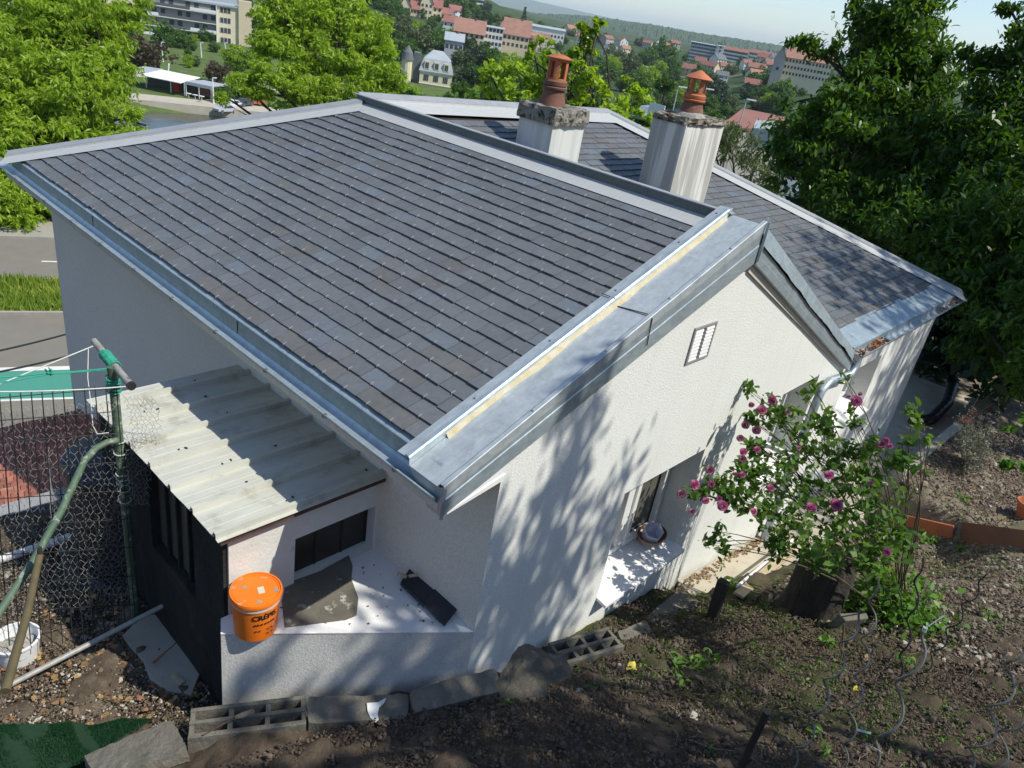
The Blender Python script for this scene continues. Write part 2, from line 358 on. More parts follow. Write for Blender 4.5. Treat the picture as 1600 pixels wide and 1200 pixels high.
# ---------------------------------------------------------------- terrain
def sm(a, b, x):
    t = np.clip((np.asarray(x, float) - a) / (b - a), 0, 1); return t * t * (3 - 2 * t)
NX, NY = 0.417, 0.909                       # across the road, away from the house
_h = np.random.default_rng(3).random((256, 256))
def vnoise(x, y):
    x = np.asarray(x, float); y = np.asarray(y, float)
    xi = np.floor(x).astype(int); yi = np.floor(y).astype(int); fx = x - xi; fy = y - yi
    fx = fx * fx * (3 - 2 * fx); fy = fy * fy * (3 - 2 * fy)
    g = lambda i, j: _h[i % 256, j % 256]
    return (g(xi, yi) * (1 - fx) + g(xi + 1, yi) * fx) * (1 - fy) + (g(xi, yi + 1) * (1 - fx) + g(xi + 1, yi + 1) * fx) * fy
def H0(x, y):
    x = np.asarray(x, float); y = np.asarray(y, float); p = NX * x + NY * y
    xs = np.minimum(x, 8.5)
    S = -3.85 - .16 * (xs - 2.8) - .33 * (np.maximum(y, -40) - 2.0)
    S = np.minimum(S, 12) + .085 * sm(3.3, 2.4, x) * sm(1.0, 1.6, y) * sm(1.0, 1.4, x)
    S = S - .32 * sm(6.4, 7.8, x) * (1 - sm(8.95, 9.2, x)) * sm(.0, .6, y)
    pit = sm(0, .35, y - (2.72 - .35 * (x - 1))) * sm(2.75, 2.3, x)
    z = S * (1 - pit) + (-4.12) * pit
    pathw = sm(1.46, 1.56, y + .30 * sm(6.6, 5.2, x) * -1) * sm(4.9, 5.2, x); z = z * (1 - pathw) + (np.interp(x, [5.0, 6.4, 7.6], [-4.40, -4.62, -4.80])) * pathw
    bed = sm(9.0, 9.1, x) * (1 - sm(1.38, 1.42, y)) * sm(.1, .8, y + .1 * 0 + .6); z = z * (1 - bed) + (-4.37) * bed
    under = sm(2.3, 2.8, y) * sm(2.7, 3.0, x); z = z * (1 - under) + np.minimum(z, -4.9) * under
    p0 = 5.7 + sm(2.6, 4.5, x) * 4.4
    t = np.clip((p - p0) / (16.5 - p0), 0, 1)
    drop = np.where(p > p0, -4.2 - 2.8 * np.clip((p - p0) / .35, 0, 1) - 6.08 * t, z)
    z = np.where(p > p0, np.minimum(drop, z), z)
    z = np.where(p > 16.5, -13.06, z)
    z = np.where(p > 47, -13.06 - 11.94 * sm(47, 76, p), z)
    riv = sm(104, 108, p) * (1 - sm(155.2, 155.8, p)); z = np.where(p > 100, -25 - 3.5 * riv, z)
    d = np.hypot(x, y); th = np.degrees(np.arctan2(y, x))
    k = np.interp(th, [10, 20, 25, 28, 32, 40, 48, 60, 75], [.06, .085, .07, .03, .012, .02, .055, .10, .12])
    cap = np.interp(th, [25, 35, 44, 50, 70], [-5.5, -14, -7, 40, 90])
    far = np.minimum(-25 + k * np.maximum(0, d - 290), cap)
    z = np.where((d > 290) & (p > 150), np.maximum(z, far), z)
    return z
def gp(px, py, tmax=4000):
    w = ray(px, py); t0 = 1.0
    t = t0
    while t < tmax:
        q = w * t
        if q[2] < H0(q[0], q[1]):
            lo, hi = t / 1.02 - .02, t
            for _ in range(30):
                mid = (lo + hi) / 2; q = w * mid
                if q[2] < H0(q[0], q[1]): hi = mid
                else: lo = mid
            return w * hi
        t = t * 1.015 + .01
    return w * tmax

def axis(a, b, step, lo, hi, g=1.13):
    c = list(np.arange(a, b, step)); s = step; x = a; L = []
    while x > lo: s *= g; x -= s; L.append(x)
    s = step; x = c[-1]; Rr = []
    while x < hi: s *= g; x += s; Rr.append(x)
    return np.array(L[::-1] + c + Rr)
gx = axis(.2, 10.6, .036, -9000, 14000); gy = axis(-1.0, 5.8, .036, -6000, 14000)
GX, GY = np.meshgrid(gx, gy, indexing='xy'); GZ = H0(GX, GY)
nearw = sm(24, 6, np.hypot(GX, GY)) * (1 - sm(1.40, 1.46, GY) * sm(6.2, 7.0, GX))
clod = (vnoise(GX * 5, GY * 5) - .5) * .06 + (vnoise(GX * 12 + 9, GY * 12) - .5) * .06 + np.abs(vnoise(GX * 24, GY * 24) - .5) * .07
GZ = GZ + clod * nearw
nxg, nyg = len(gx), len(gy)
vs = np.stack([GX, GY, GZ], -1).reshape(-1, 3)
ii = np.arange((nyg - 1) * (nxg - 1)); r_, c_ = ii // (nxg - 1), ii % (nxg - 1); a_ = r_ * nxg + c_
fs = np.stack([a_, a_ + 1, a_ + nxg + 1, a_ + nxg], -1)
me = bpy.data.meshes.new('ground'); me.vertices.add(len(vs)); me.vertices.foreach_set('co', vs.astype(np.float32).ravel())
me.loops.add(fs.size); me.loops.foreach_set('vertex_index', fs.astype(np.int32).ravel())
me.polygons.add(len(fs)); me.polygons.foreach_set('loop_start', np.arange(0, fs.size, 4, dtype=np.int32))
me.polygons.foreach_set('use_smooth', np.ones(len(fs), bool))
P_ = NX * GX + NY * GY; D_ = np.hypot(GX, GY)
soilw = (P_ < 9.5).astype(float)                      # garden soil near, grass and town ground further off
litter = sm(0, .5, GY - (2.72 - .35 * (GX - 1))) * sm(2.9, 2.5, GX)
dryw = sm(5.4, 7.5, GX + .5 * (vnoise(GX * 2, GY * 2) - .5)) * (P_ < 9.5)
townw = sm(260, 330, D_)
mossw = sm(2.9, 3.8, GX) * sm(7.2, 5.6, GX) * sm(-.2, .6, GY) * (P_ < 9)
for nm, arr in (('moss', mossw), ('soil', soilw), ('litter', litter), ('dry', dryw), ('town', townw)):
    at = me.attributes.new(nm, 'FLOAT', 'POINT'); at.data.foreach_set('value', arr.astype(np.float32).ravel())
me.update(calc_edges=True)
m, nt, b = new_mat('garden_soil_and_grass'); b.inputs['Roughness'].default_value = 1; b.inputs['Specular IOR Level'].default_value = .1
n1 = noise(nt, 7, 8, .7); n2 = noise(nt, 38, 6, .75); n3 = noise(nt, 1.3, 3)
dark = ramp(nt, n1, [(.3, (.072, .054, .040)), (.55, (.125, .095, .069)), (.75, (.19, .148, .11))])
lit_ = ramp(nt, n1, [(.3, (.07, .052, .038)), (.5, (.13, .10, .072)), (.68, (.22, .18, .13))])
dry = ramp(nt, n1, [(.3, (.14, .11, .082)), (.55, (.26, .21, .16)), (.72, (.38, .32, .25))])
at = lambda n: node(nt, 'ShaderNodeAttribute', attribute_name=n).outputs['Fac']
c = mixc(nt, at('dry'), dark, dry); c = mixc(nt, at('litter'), c, lit_)
spk = ramp(nt, n2, [(.66, (0, 0, 0)), (.72, (.55, .55, .55))]); c = mixc(nt, spk, c, (.30, .26, .20))
grass = ramp(nt, noise(nt, .35, 8, .7), [(.3, (.06, .095, .03)), (.6, (.115, .16, .05)), (.8, (.18, .20, .09))])
townc = ramp(nt, noise(nt, .02, 6), [(.35, (.03, .058, .022)), (.55, (.05, .082, .033)), (.68, (.16, .155, .13))])
mossf = ramp(nt, noise(nt, 2.2, 6, .7), [(.42, (0, 0, 0)), (.60, (.75, .75, .75))]); mossm = node(nt, 'ShaderNodeMath', operation='MULTIPLY'); nt.links.new(mossf, mossm.inputs[0]); nt.links.new(at('moss'), mossm.inputs[1])
c = mixc(nt, mossm.outputs[0], c, (.060, .085, .022))
c2 = mixc(nt, at('town'), grass, townc); c = mixc(nt, at('soil'), c2, c)
nt.links.new(c, b.inputs['Base Color'])
pb = bump(nt, b, n2, .9, .02); bump(nt, b, noise(nt, 130, 3), .8, .006, pb)
me.materials.append(m); ground = bpy.data.objects.new('ground', me); COL.objects.link(ground); tag(ground, kind='structure')

# ---------------------------------------------------------------- roads
RD = np.array([.909, -.417, 0]); RN = np.array([.417, .909, 0])
def strip(name, p0, p1, z, mat, a0=-220, a1=260, th=0.0, kind='structure', n=40):
    mb = MB()
    if th:
        mb.prism([RD * a0 + RN * p0 + [0, 0, z - th], RD * a1 + RN * p0 + [0, 0, z - th], RD * a1 + RN * p1 + [0, 0, z - th], RD * a0 + RN * p1 + [0, 0, z - th]], (0, 0, th))
    else: mb.poly([RD * a0 + RN * p0 + [0, 0, z], RD * a1 + RN * p0 + [0, 0, z], RD * a1 + RN * p1 + [0, 0, z], RD * a0 + RN * p1 + [0, 0, z]])
    o = mb.build(name, mat); tag(o, kind=kind); return o
strip('pavement', 16.6, 23.75, -12.95, MT['asphalt'], th=.12)
strip('cycle_lane', 23.8, 26.05, -13.03, MT['green_paint'])
strip('road', 26.05, 30.6, -13.035, MT['asphalt'])
strip('road', 34.3, 39.65, -13.035, MT['asphalt'])
strip('lane_marking', 23.78, 24.0, -13.02, MT['white_paint']); strip('lane_marking', 25.92, 26.2, -13.02, MT['white_paint'])
mb = MB()
for a in range(-60, 80, 9):
    q = RD * a + RN * 36.6; mb.bar(q + [0, 0, -13.025], q + RD * 3 + [0, 0, -13.025], .14, .004)
tag(mb.build('lane_marking', MT['white_paint']), kind='structure')
strip('pavement', 39.8, 42.3, -12.95, MT['pave'], th=.12)
for p in (30.6, 34.15): strip('kerb', p, p + .15, -12.92, MT['kerb'], th=.14)
strip('kerb', 39.65, 39.8, -12.92, MT['kerb'], th=.14)
strip('verge', 30.75, 34.15, -12.96, pm('verge_turf', (.08, .15, .03), (.13, .20, .05), 1, 1), th=.1)
# grass blades on the verge
n = 26000; a = RNG.uniform(-14, 16, n); p = RNG.uniform(30.8, 34.1, n); g = RD[None] * a[:, None] + RN[None] * p[:, None]; g[:, 2] = -12.96
ang = RNG.uniform(0, 2 * pi, n); wv = np.stack([np.cos(ang), np.sin(ang), 0 * ang], -1) * .035
hh = RNG.uniform(.12, .38, n) * (0.6 + .8 * vnoise(a * .8, p * .8)); ln = np.stack([RNG.normal(0, .08, n), RNG.normal(0, .08, n), hh], -1)
tag(fast_mesh('verge_grass', np.stack([g - wv, g + wv, g + ln], 1), 3, MT['lf_verge'], tint=np.clip(RNG.random(n) * .6 + .5 * vnoise(a * .7 + 3, p * .7), 0, 1)), kind='stuff')
# river
wm, wnt, wb = new_mat('river_water'); wb.inputs['Base Color'].default_value = (.035, .04, .025, 1); wb.inputs['Roughness'].default_value = .12
bump(wnt, wb, noise(wnt, .5, 3), .25, .2)
strip('river', 103, 155.9, -26.2, wm, -300, 500)
strip('quay', 155.6, 159.5, -24.7, MT['quay'], -90, 220, th=2.6)
strip('promenade', 159.5, 164, -24.93, MT['path'], -90, 220)
strip('park_path', 186, 191, -24.93, MT['path'], -90, 220)

# ---------------------------------------------------------------- the house
YF, YW, XW = 2.067, 2.105, 2.589
XR, ZR = 4.791, -1.004
house = thing('house', 'low white rendered house with slate roofs, zinc edges and two chimneys, filling the middle', 'house', (XW, YW, -4.6))
ZN = lambda x: -2.035 + .38 * (x - 2.26)
TW = .3473
ZW = lambda y: -2.612 + TW * (y - YF)
RK = lambda x: -2.086 + (x - 2.118) * (ZR + 2.086) / (XR - 2.118)          # left rake line
RS = (-2.63 - ZR) / (7.959 - XR)
RK2 = lambda x: ZR + (x - XR) * RS
win = []                                                   # (x0,x1,z0,z1)
win.append((3.95, 5.04, -3.80, -2.845))
q0, q1 = at_y(1225, 614, YW), at_y(1280, 588, YW); win.append((q0[0], q1[0], -3.62, (q0[2] + q1[2]) / 2))
q0, q1 = at_y(1326, 584, YW), at_y(1378, 555, YW); win.append((q0[0], q1[0], -3.62, (q0[2] + q1[2]) / 2))
mb = MB(); D = .30
xs = sorted([XW, XR, 7.75, 11.12] + [w[0] for w in win] + [w[1] for w in win])
def topz(x): return (RK(x) - .10 if x <= XR else RK2(x) - .06) if x < 7.75 else -2.66
for xa, xb in zip(xs[:-1], xs[1:]):
    za, zb = topz(xa), (RK2(xb) - .06 if xb <= 7.75 and xb > XR else topz(min(xb, xb)))
    w = [q for q in win if q[0] - 1e-6 <= xa and xb <= q[1] + 1e-6]
    if w:
        _, _, z0, z1 = w[0]
        mb.poly([(xa, YW, -5.6), (xb, YW, -5.6), (xb, YW, z0), (xa, YW, z0)]); mb.poly([(xa, YW, z1), (xb, YW, z1), (xb, YW, zb), (xa, YW, za)])
    else: mb.poly([(xa, YW, -5.6), (xb, YW, -5.6), (xb, YW, zb), (xa, YW, za)])
for x0, x1, z0, z1 in win:
    mb.poly([(x0, YW, z0), (x0, YW + D, z0), (x0, YW + D, z1), (x0, YW, z1)]); mb.poly([(x1, YW, z1), (x1, YW + D, z1), (x1, YW + D, z0), (x1, YW, z0)])
    mb.poly([(x0, YW, z1), (x0, YW + D, z1), (x1, YW + D, z1), (x1, YW, z1)]); mb.poly([(x0, YW, z0), (x1, YW, z0), (x1, YW + D, z0), (x0, YW + D, z0)])
mb.build('gable_wall', MT['wall'], house)
XL = 2.425
mb = MB()
mb.poly([(XW, YW, -5.6), (XW, YW, topz(XW)), (XL, 8.33, -2.2), (XL, 8.33, -13)])
mb.poly([(XW, YW, -5.6), (XL, 8.33, -13), (XW, YW, -13)])
mb.poly([(XL, 8.33, -13), (XL, 8.33, -2.2), (4.8, 6.40, -1.25), (4.8, 6.40, -13)])
mb.poly([(4.8, 6.40, -13), (4.8, 6.40, -1.25), (8.7, 6.3, -1.3), (8.7, 6.3, -13)])
mb.poly([(8.7, 6.3, -13), (8.7, 6.3, -1.3), (11.12, YW, -2.66), (11.12, YW, -13)])
mb.build('side_wall', MT['wall_side'], house)

# windows
for i, (x0, x1, z0, z1) in enumerate(win):
    y = YW + D - .05
    mb = MB(); f = .055
    for (a, b2, c, d2) in ((x0, x1, z0, z0 + f + .02), (x0, x1, z1 - f, z1)): mb.box(((a + b2) / 2, y, (c + d2) / 2), (b2 - a - .002, .05, d2 - c))
    xm = (x0 + x1) / 2
    for xx, ww in ((x0 + f / 2, f), (x1 - f / 2, f), (xm, .075)): mb.box((xx, y, (z0 + z1) / 2 + .01), (ww, .05, z1 - z0 - 2 * f - .024))
    for xa, xb in ((x0 + f, xm - .04), (xm + .04, x1 - f)):      # sashes, set forward
        for zz in (z0 + f + .045, z1 - f - .025): mb.box(((xa + xb) / 2, y - .022, zz), (xb - xa, .045, .05))
        for xx in (xa + .025, xb - .025): mb.box((xx, y - .024, (z0 + z1) / 2 + .01), (.05, .042, z1 - z0 - 2 * f - .13))
    w_ = mb.build('window', MT['pvc'], house, bevel=.004)
    mb = MB(); mb.box(((x0 + x1) / 2, y + .012, (z0 + z1) / 2), (x1 - x0 - .02, .012, z1 - z0 - .02)); mb.build('pane', MT['glass'], w_)
    mb = MB(); mb.prism([(x0 - .01, YW - .095, z0 + .000), (x1 + .01, YW - .095, z0 + .000), (x1 - .004, YW + D, z0 + .055), (x0 + .004, YW + D, z0 + .055)], (0, 0, -.030))
    mb.build('sill', MT['ledge'], w_, bevel=.004)
# side strip: tiled slab on the shed side of window opening is not visible
# vent grille
c = [at_y(px, py, YW - .012) for px, py in ((1088, 513), (1121, 503), (1106, 559), (1072, 569))]
x0, x1 = (c[0][0] + c[3][0]) / 2, (c[1][0] + c[2][0]) / 2; zt, zb = (c[0][2] + c[1][2]) / 2, (c[2][2] + c[3][2]) / 2
mb = MB(); t_ = .018
mb.box(((x0 + x1) / 2, YW - .006, zt - t_ / 2), (x1 - x0, .012, t_)); mb.box(((x0 + x1) / 2, YW - .006, zb + t_ / 2), (x1 - x0, .012, t_))
for xx in (x0 + t_ / 2, x1 - t_ / 2): mb.box((xx, YW - .006, (zt + zb) / 2), (t_, .012, zt - zb - 2 * t_))
mb.box(((x0 + x1) / 2, YW - .006, (zt + zb) / 2), (.008, .012, zt - zb - 2 * t_))
vg = mb.build('vent_grille', pm('vent_frame_grey', (.30, .29, .28), None, 9, .6), house)
mb = MB(); nl = 9
for s_ in (-1, 1):
    xa = (x0 + x1) / 2 + s_ * (x1 - x0) / 4
    for k in range(nl):
        zz = zb + t_ + (zt - zb - 2 * t_) * (k + .5) / nl; hh_ = (zt - zb - 2 * t_) / nl * .46
        mb.prism([(xa - (x1 - x0) / 4 + .02, YW - .003, zz + hh_), (xa + (x1 - x0) / 4 - .02, YW - .003, zz + hh_), (xa + (x1 - x0) / 4 - .02, YW - .010, zz - hh_), (xa - (x1 - x0) / 4 + .02, YW - .010, zz - hh_)], (0, -.002, 0))
mb.build('louvre', MT['pvc'], vg)

# --- slates
def slate_field(mb, hooks, O, U, V, rows, exp, wid, lim, th=.0110, brown=0, vphase=0.0):
    O, U, V = V3(O), V3(U), V3(V); N = np.cross(U, V); N = N if N[2] > 0 else -N
    for r in range(rows):
        u0 = r * exp; u1 = u0 + exp + .012
        l0 = lim(u0); l1 = lim(u0 + exp)
        if l0 is None or l1 is None: continue
        lo, hi = min(l0[0], l1[0]), max(l0[1], l1[1]); k0 = math.floor((lo - vphase) / wid) - 1
        sh = (wid / 2 if r % 2 else 0) + RNG.normal(0, .006) + vphase
        v = k0 * wid + sh
        while v < hi:
            a, b2 = v + .0024, v + wid - .0024
            A0, B0 = max(a, l0[0]), min(b2, l0[1]); A1, B1 = max(a, l1[0]), min(b2, l1[1])
            if B0 - A0 > .01 or B1 - A1 > .01:
                B0 = max(B0, A0 + .001); B1 = max(B1, A1 + .001)
                t = th * RNG.uniform(.8, 1.5); j = RNG.normal(0, .0028, 2); base = .010
                P = lambda u, vv, n_: O + U * u + V * vv + N * (n_ + base)
                mb.tv = RNG.random(); mb.mi = 1 if RNG.random() < (brown if r > 0 else .8) else 0
                mb.raw([P(u0 + j[0], A0, t), P(u0 + j[1], B0, t), P(u1, B1, .0005), P(u1, A1, .0005), P(u0 + j[0], A0, -.004), P(u0 + j[1], B0, -.004)],
                       [(0, 1, 2, 3), (4, 5, 1, 0), (4, 0, 3), (1, 5, 2)])
                if hooks and B0 - A0 > wid * .6 and RNG.random() < .90:
                    vm = (a + b2) / 2 + RNG.normal(0, .002); mb.mi = 2; s_ = RNG.uniform(.8, 1.15)
                    mb.box(P(u0 + .010 * s_, vm, t + .002), (.026 * s_, .0042, .003), np.array([U, V, N]).T)
                    mb.box(P(u0 - .003, vm, t * .5), (.003, .0042, .012), np.array([U, V, N]).T)
            v += wid
    mb.mi = 0
sl = math.hypot(1, .38); UN = np.array([1, 0, .38]) / sl; VNr = np.array([0, 1.0, 0])
# far skewed edge of the near slope: y as a function of x
YS = lambda x: 8.36 + (x - 2.215) * (6.50 - 8.66) / (4.79 - 2.215) + (.02 if x > 0 else 0)
roofm = MB()
x_at = lambda u: 2.255 + u * UN[0]
def limN(u):
    x = x_at(u)
    return (2.36, YS(x)) if x < 4.66 else None
slate_field(roofm, True, (2.255, 0, ZN(2.255)), UN, VNr, 23, .1165, .211, limN, brown=.06)
near_roof = roofm.build('slate_roof', [MT['slate'], MT['slate_b'], MT['hook']], house, tint=True)
near_roof['label'] = 'near slope of dark slates with bright hooks'
mb = MB()      # boarding under the near slope
mb.prism([(2.27, 2.10, ZN(2.27) - .012), (4.74, 2.10, ZN(4.74) - .012), (4.74, 6.45, ZN(4.74) - .012), (2.27, 8.55, ZN(2.27) - .012)], (0, 0, -.05))
mb.prism([(4.79, 2.10, -1.09), (7.9, 2.10, -2.70), (4.79, 6.5, -1.09)], (0, 0, -.04))
WA = [(4.86, 6.45), (8.76, 6.38), (11.95, 2.16), (7.9, 2.16)]
mb.prism([(x, y, ZW(y) - .012) for x, y in WA], (0, 0, -.05))
mb.build('roof_boarding', MT['wood_dark'], near_roof)
# back slope facing the viewer
UW = np.array([0, 1, TW]); UW /= np.linalg.norm(UW); VW = np.array([1.0, 0, 0])
XRt = lambda y: 8.75 + (6.40 - y) * (11.98 - 8.75) / (6.40 - 2.10) - .26
XLf = lambda y: 7.85 - (y - 2.1) * (7.85 - 4.9) / (6.5 - 2.1) 
def limW(u):
    y = 2.36 + u * UW[1]
    return (XLf(y), XRt(y)) if y < 6.28 else None
mb = MB(); slate_field(mb, True, (0, 2.36, ZW(2.36)), UW, VW, 36, .1165, .22, limW, brown=.3)
back_roof = mb.build('slate_roof', [MT['slate'], MT['slate_b'], MT['hook']], house, tint=True)
back_roof['label'] = 'back slope of slates behind the ridge and round the chimneys'
mb = MB(); s2 = np.array([-1, 0, -RS * -1]); 
US = np.array([-1, 0, -RS]); US /= np.linalg.norm(US)
def limS(u):
    x = 7.85 + u * US[0]; return (2.2, 2.1 + (7.85 - x) * (6.5 - 2.1) / (7.85 - 4.9)) if x > 4.85 else None
slate_field(mb, False, (7.85, 0, RK2(7.85) - .07), US, VNr, 29, .1165, .211, limS)
mb.build('slate_roof', [MT['slate'], MT['slate_b'], MT['hook']], house, tint=True)['label'] = 'short right slope of slates behind the gable'

# --- zinc: left rake
def rake(name, sec, f, x0, x1, mat, y0=0, parent=house, n=2):
    mb = MB(); mb.sweep([(0, y, dz) for y, dz in sec], [(x, 0, f(x)) for x in np.linspace(x0, x1, n)], closed=False, caps=False)
    return mb.build(name, mat, parent)
vf = rake('verge_flashing', [(2.425, .030), (2.335, .038), (2.330, .036), (2.330, -.004), (2.105, -.008), (2.100, .016), (2.094, .024), (2.070, .024), (2.067, .020), (2.067, -.045)], RK, 2.13, XR + .005, MT['zinc_pan'])
vf['label'] = 'wide zinc flashing along the left rake of the gable'
mb = MB(); A_ = [(2.13, y, RK(2.13) + dz) for y, dz in ((2.067, -.045), (2.067, -.06), (2.063, -.066), (2.063, -.158), (2.067, -.164))]; B_ = [(XR, y, ZR + dz) for y, dz in ((2.067, -.045), (2.067, -.125), (2.063, -.132), (2.063, -.256), (2.067, -.262))]
for i in range(4): mb.poly([A_[i], B_[i], B_[i + 1], A_[i + 1]])
mb.build('fascia', MT['zinc'], vf)
rake('raised_rib', [(2.362, .0395), (2.362, .046), (2.338, .046), (2.330, .040), (2.327, .0)], RK, 2.13, XR - .03, MT['zinc'], parent=vf)
mb = MB(); n_ = 160; P0 = []; P1 = []; P2 = []
for i in range(n_ + 1):
    x = 2.36 + (XR - 2.42) * i / n_; wd = .008 + .018 * vnoise(x * 3, 3.0) + .010 * vnoise(x * 17, 9.0)
    P0.append((x, 2.3285, RK(x) + .020)); P1.append((x, 2.3285 - wd * .35, RK(x) + .008)); P2.append((x, 2.3285 - wd, RK(x) - .0045))
for i in range(n_): mb.raw([P0[i], P0[i + 1], P1[i + 1], P1[i], P2[i + 1], P2[i]], [(0, 1, 2, 3), (3, 2, 4, 5)])
mb.build('sealant_bead', MT['foam'], vf, smooth=True)
for x in (2.6, 3.15, 3.7, 4.3, 4.7):
    for yy, zz in ((2.385, .034), (2.083, .024)):
        if yy < 2.2: x += .12
        mb = MB(); mb.lathe((x, yy, RK(x) + zz), [(0.0001, .008), (.006, .008), (.009, .0)], 8); mb.build('screw_head', MT['hook'], vf)
mb = MB()
for x in (3.62,):
    mb.prism([(x, 2.43, RK(x) + .040), (x + .006, 2.43, RK(x) + .040), (x + .006, 2.33, RK(x) + .045), (x, 2.33, RK(x) + .045)], (0, 0, .003))
    mb.bar((x + .01, 2.325, RK(x) + .002), (x + .05, 2.10, RK(x + .05) + .002), .008, .004)
    mb.bar((x + .02, 2.064, RK(x) + .02), (x + .02, 2.054, RK(x) - .15), .006, .004, up=(1, 0, 0))
mb.build('sheet_joint', MT['dark'], vf)
mb = MB(); mb.poly([(2.13, 2.33, RK(2.13)), (2.13, 2.10, RK(2.13)), (2.13, 2.067, RK(2.13) + .02), (2.13, 2.06, RK(2.13) - .155), (2.13, 2.16, RK(2.13) - .155)])
mb.poly([(2.118, 2.058, RK(2.12) + .02), (2.14, 2.055, RK(2.12) + .02), (2.14, 2.055, RK(2.12) - .16), (2.118, 2.058, RK(2.12) - .16)])
mb.build('end_plate', MT['zinc'], vf)
# right rake: fascia, dark gap, cover strip
mb = MB(); A_ = [(XR, y, ZR + dz) for y, dz in ((2.062, -.128), (2.062, -.195), (2.055, -.201), (2.055, -.262), (2.085, -.267))]; B_ = [(7.9, y, RK2(7.9) + dz) for y, dz in ((2.062, -.108), (2.062, -.165), (2.054, -.171), (2.054, -.215), (2.085, -.22))]
for i in range(4): mb.poly([A_[i], B_[i], B_[i + 1], A_[i + 1]])
rf = mb.build('verge_flashing', MT['zinc'], house); rf['label'] = 'zinc flashing on the right rake of the gable'
mb = MB(); N_ = 60; L_ = []
for i in range(N_ + 1):
    u = i / N_; x = XR - .005 + (7.98 - XR) * u; w0 = .010 * (vnoise(i * .35, 4.0) - .5) + .008 * (vnoise(i * .9, 8.0) - .5); e = min(1, i / 6); h_ = .116 - .03 * u + .012 * (vnoise(i * .12, 2.0) - .5)
    L_.append([(x, 2.044, RK2(x) - h_ - .008 + (w0 - .004) * e), (x, 2.047, RK2(x) - h_ + w0 * e), (x, 2.085, RK2(x) + .012)])
for i in range(N_):
    a, b2 = L_[i], L_[i + 1]; mb.raw([a[0], b2[0], b2[1], a[1], b2[2], a[2]], [(0, 1, 2, 3), (3, 2, 4, 5)])
mb.build('cover_strip', MT['zinc'], rf)
mb = MB(); mb.prism([(XR, 2.086, ZR - .02), (7.9, 2.086, RK2(7.9) - .02), (7.9, 2.086, RK2(7.9) - .16), (XR, 2.086, ZR - .18)], (0, .015, 0)); mb.build('dark_gap_strip', MT['dark'], rf)  # black strip stands in for the shade inside the gap
mb = MB(); mb.box((XR + .0, 2.050, ZR - .11), (.010, .018, .27)); mb.build('apex_joint', MT['zinc'], vf)
mb = MB()   # rendered soffit strip in shade under the right rake
mb.prism([(XR, 2.103, ZR - .33), (7.8, 2.103, RK2(7.8) - .25), (7.8, 2.103, RK2(7.8) - .06), (XR, 2.103, ZR - .06)], (0, -.016, 0)); mb.build('rake_board', MT['cream'], rf)

# --- ridge
rd = MB(); zb_ = ZN(4.72)
rd.sweep([(4.615, 0, ZN(4.615) + .022), (4.72, 0, ZN(4.72) + .024), (4.760, 0, ZN(4.76) + .024)], [(0, 2.33, 0), (0, 6.44, 0)], closed=False, caps=False)
rd.mi = 0; ridge = rd.build('ridge_flashing', MT['zinc_white'], house); ridge['label'] = 'pale strip and dark raised upstand along the main ridge'
mb = MB(); mb.prism([(4.762, 2.32, ZN(4.76) + .0), (4.800, 2.32, ZN(4.76)), (4.800, 6.58, ZN(4.76)), (4.762, 6.58, ZN(4.76))], (0, 0, -1.000 - ZN(4.76))); mb.build('ridge_upstand', MT['zinc_dark'], ridge, bevel=.004)
mb = MB(); mb.prism([(4.752, 2.31, -1.0), (4.812, 2.31, -1.0), (4.812, 6.62, -1.0), (4.752, 6.62, -1.0)], (0, 0, .008)); mb.build('ridge_cap', MT['zinc_cap'], ridge)
# --- far verges: pale strip, groove, grey capping
def verge(p0, p1, inx, iny, plane, name, label, mat='zinc_white', wd=.30):
    # two strips following the roof plane, then a raised grey capping on the outside
    p0, p1 = V3(p0), V3(p1)
    def q(p, w, dz): x, y = p[0] + inx * w, p[1] + iny * w; return np.array([x, y, plane(x, y) + dz])
    def run(secs, nm, mt, par):
        mb = MB(); A = [q(p0, *s) for s in secs]; B = [q(p1, *s) for s in secs]
        for i in range(len(secs) - 1): mb.raw([A[i], B[i], B[i + 1], A[i + 1]], [(0, 1, 2, 3)])
        return mb.build(nm, mt, par)
    o = run([(wd, .030), (.10, .032), (.097, .05)], name, MT[mat], house); o['label'] = label
    run([(.094, .03), (.094, .052), (.0, .056), (-.02, .050), (-.02, -.11), (.02, -.11)], 'verge_cap', MT['zinc_cap'], o); return o
PN = lambda x, y: ZN(x); PW = lambda x, y: ZW(y)
d0 = nrm([4.79 - 2.215, 6.50 - 8.66, 0]); verge((2.215, 8.66), (4.79, 6.50), d0[1], -d0[0], PN, 'verge_strip', 'pale strip on the skewed far edge of the near slope', wd=.26)
verge((4.80, 6.60), (8.86, 6.50), .02, -1, PW, 'verge_strip', 'pale strip on the far edge of the back slope')
d0 = nrm([12.03 - 8.86, 2.12 - 6.50, 0]); verge((8.86, 6.50), (12.03, 2.12), d0[1], -d0[0], PW, 'verge_strip', 'zinc strip down the right edge of the back slope')

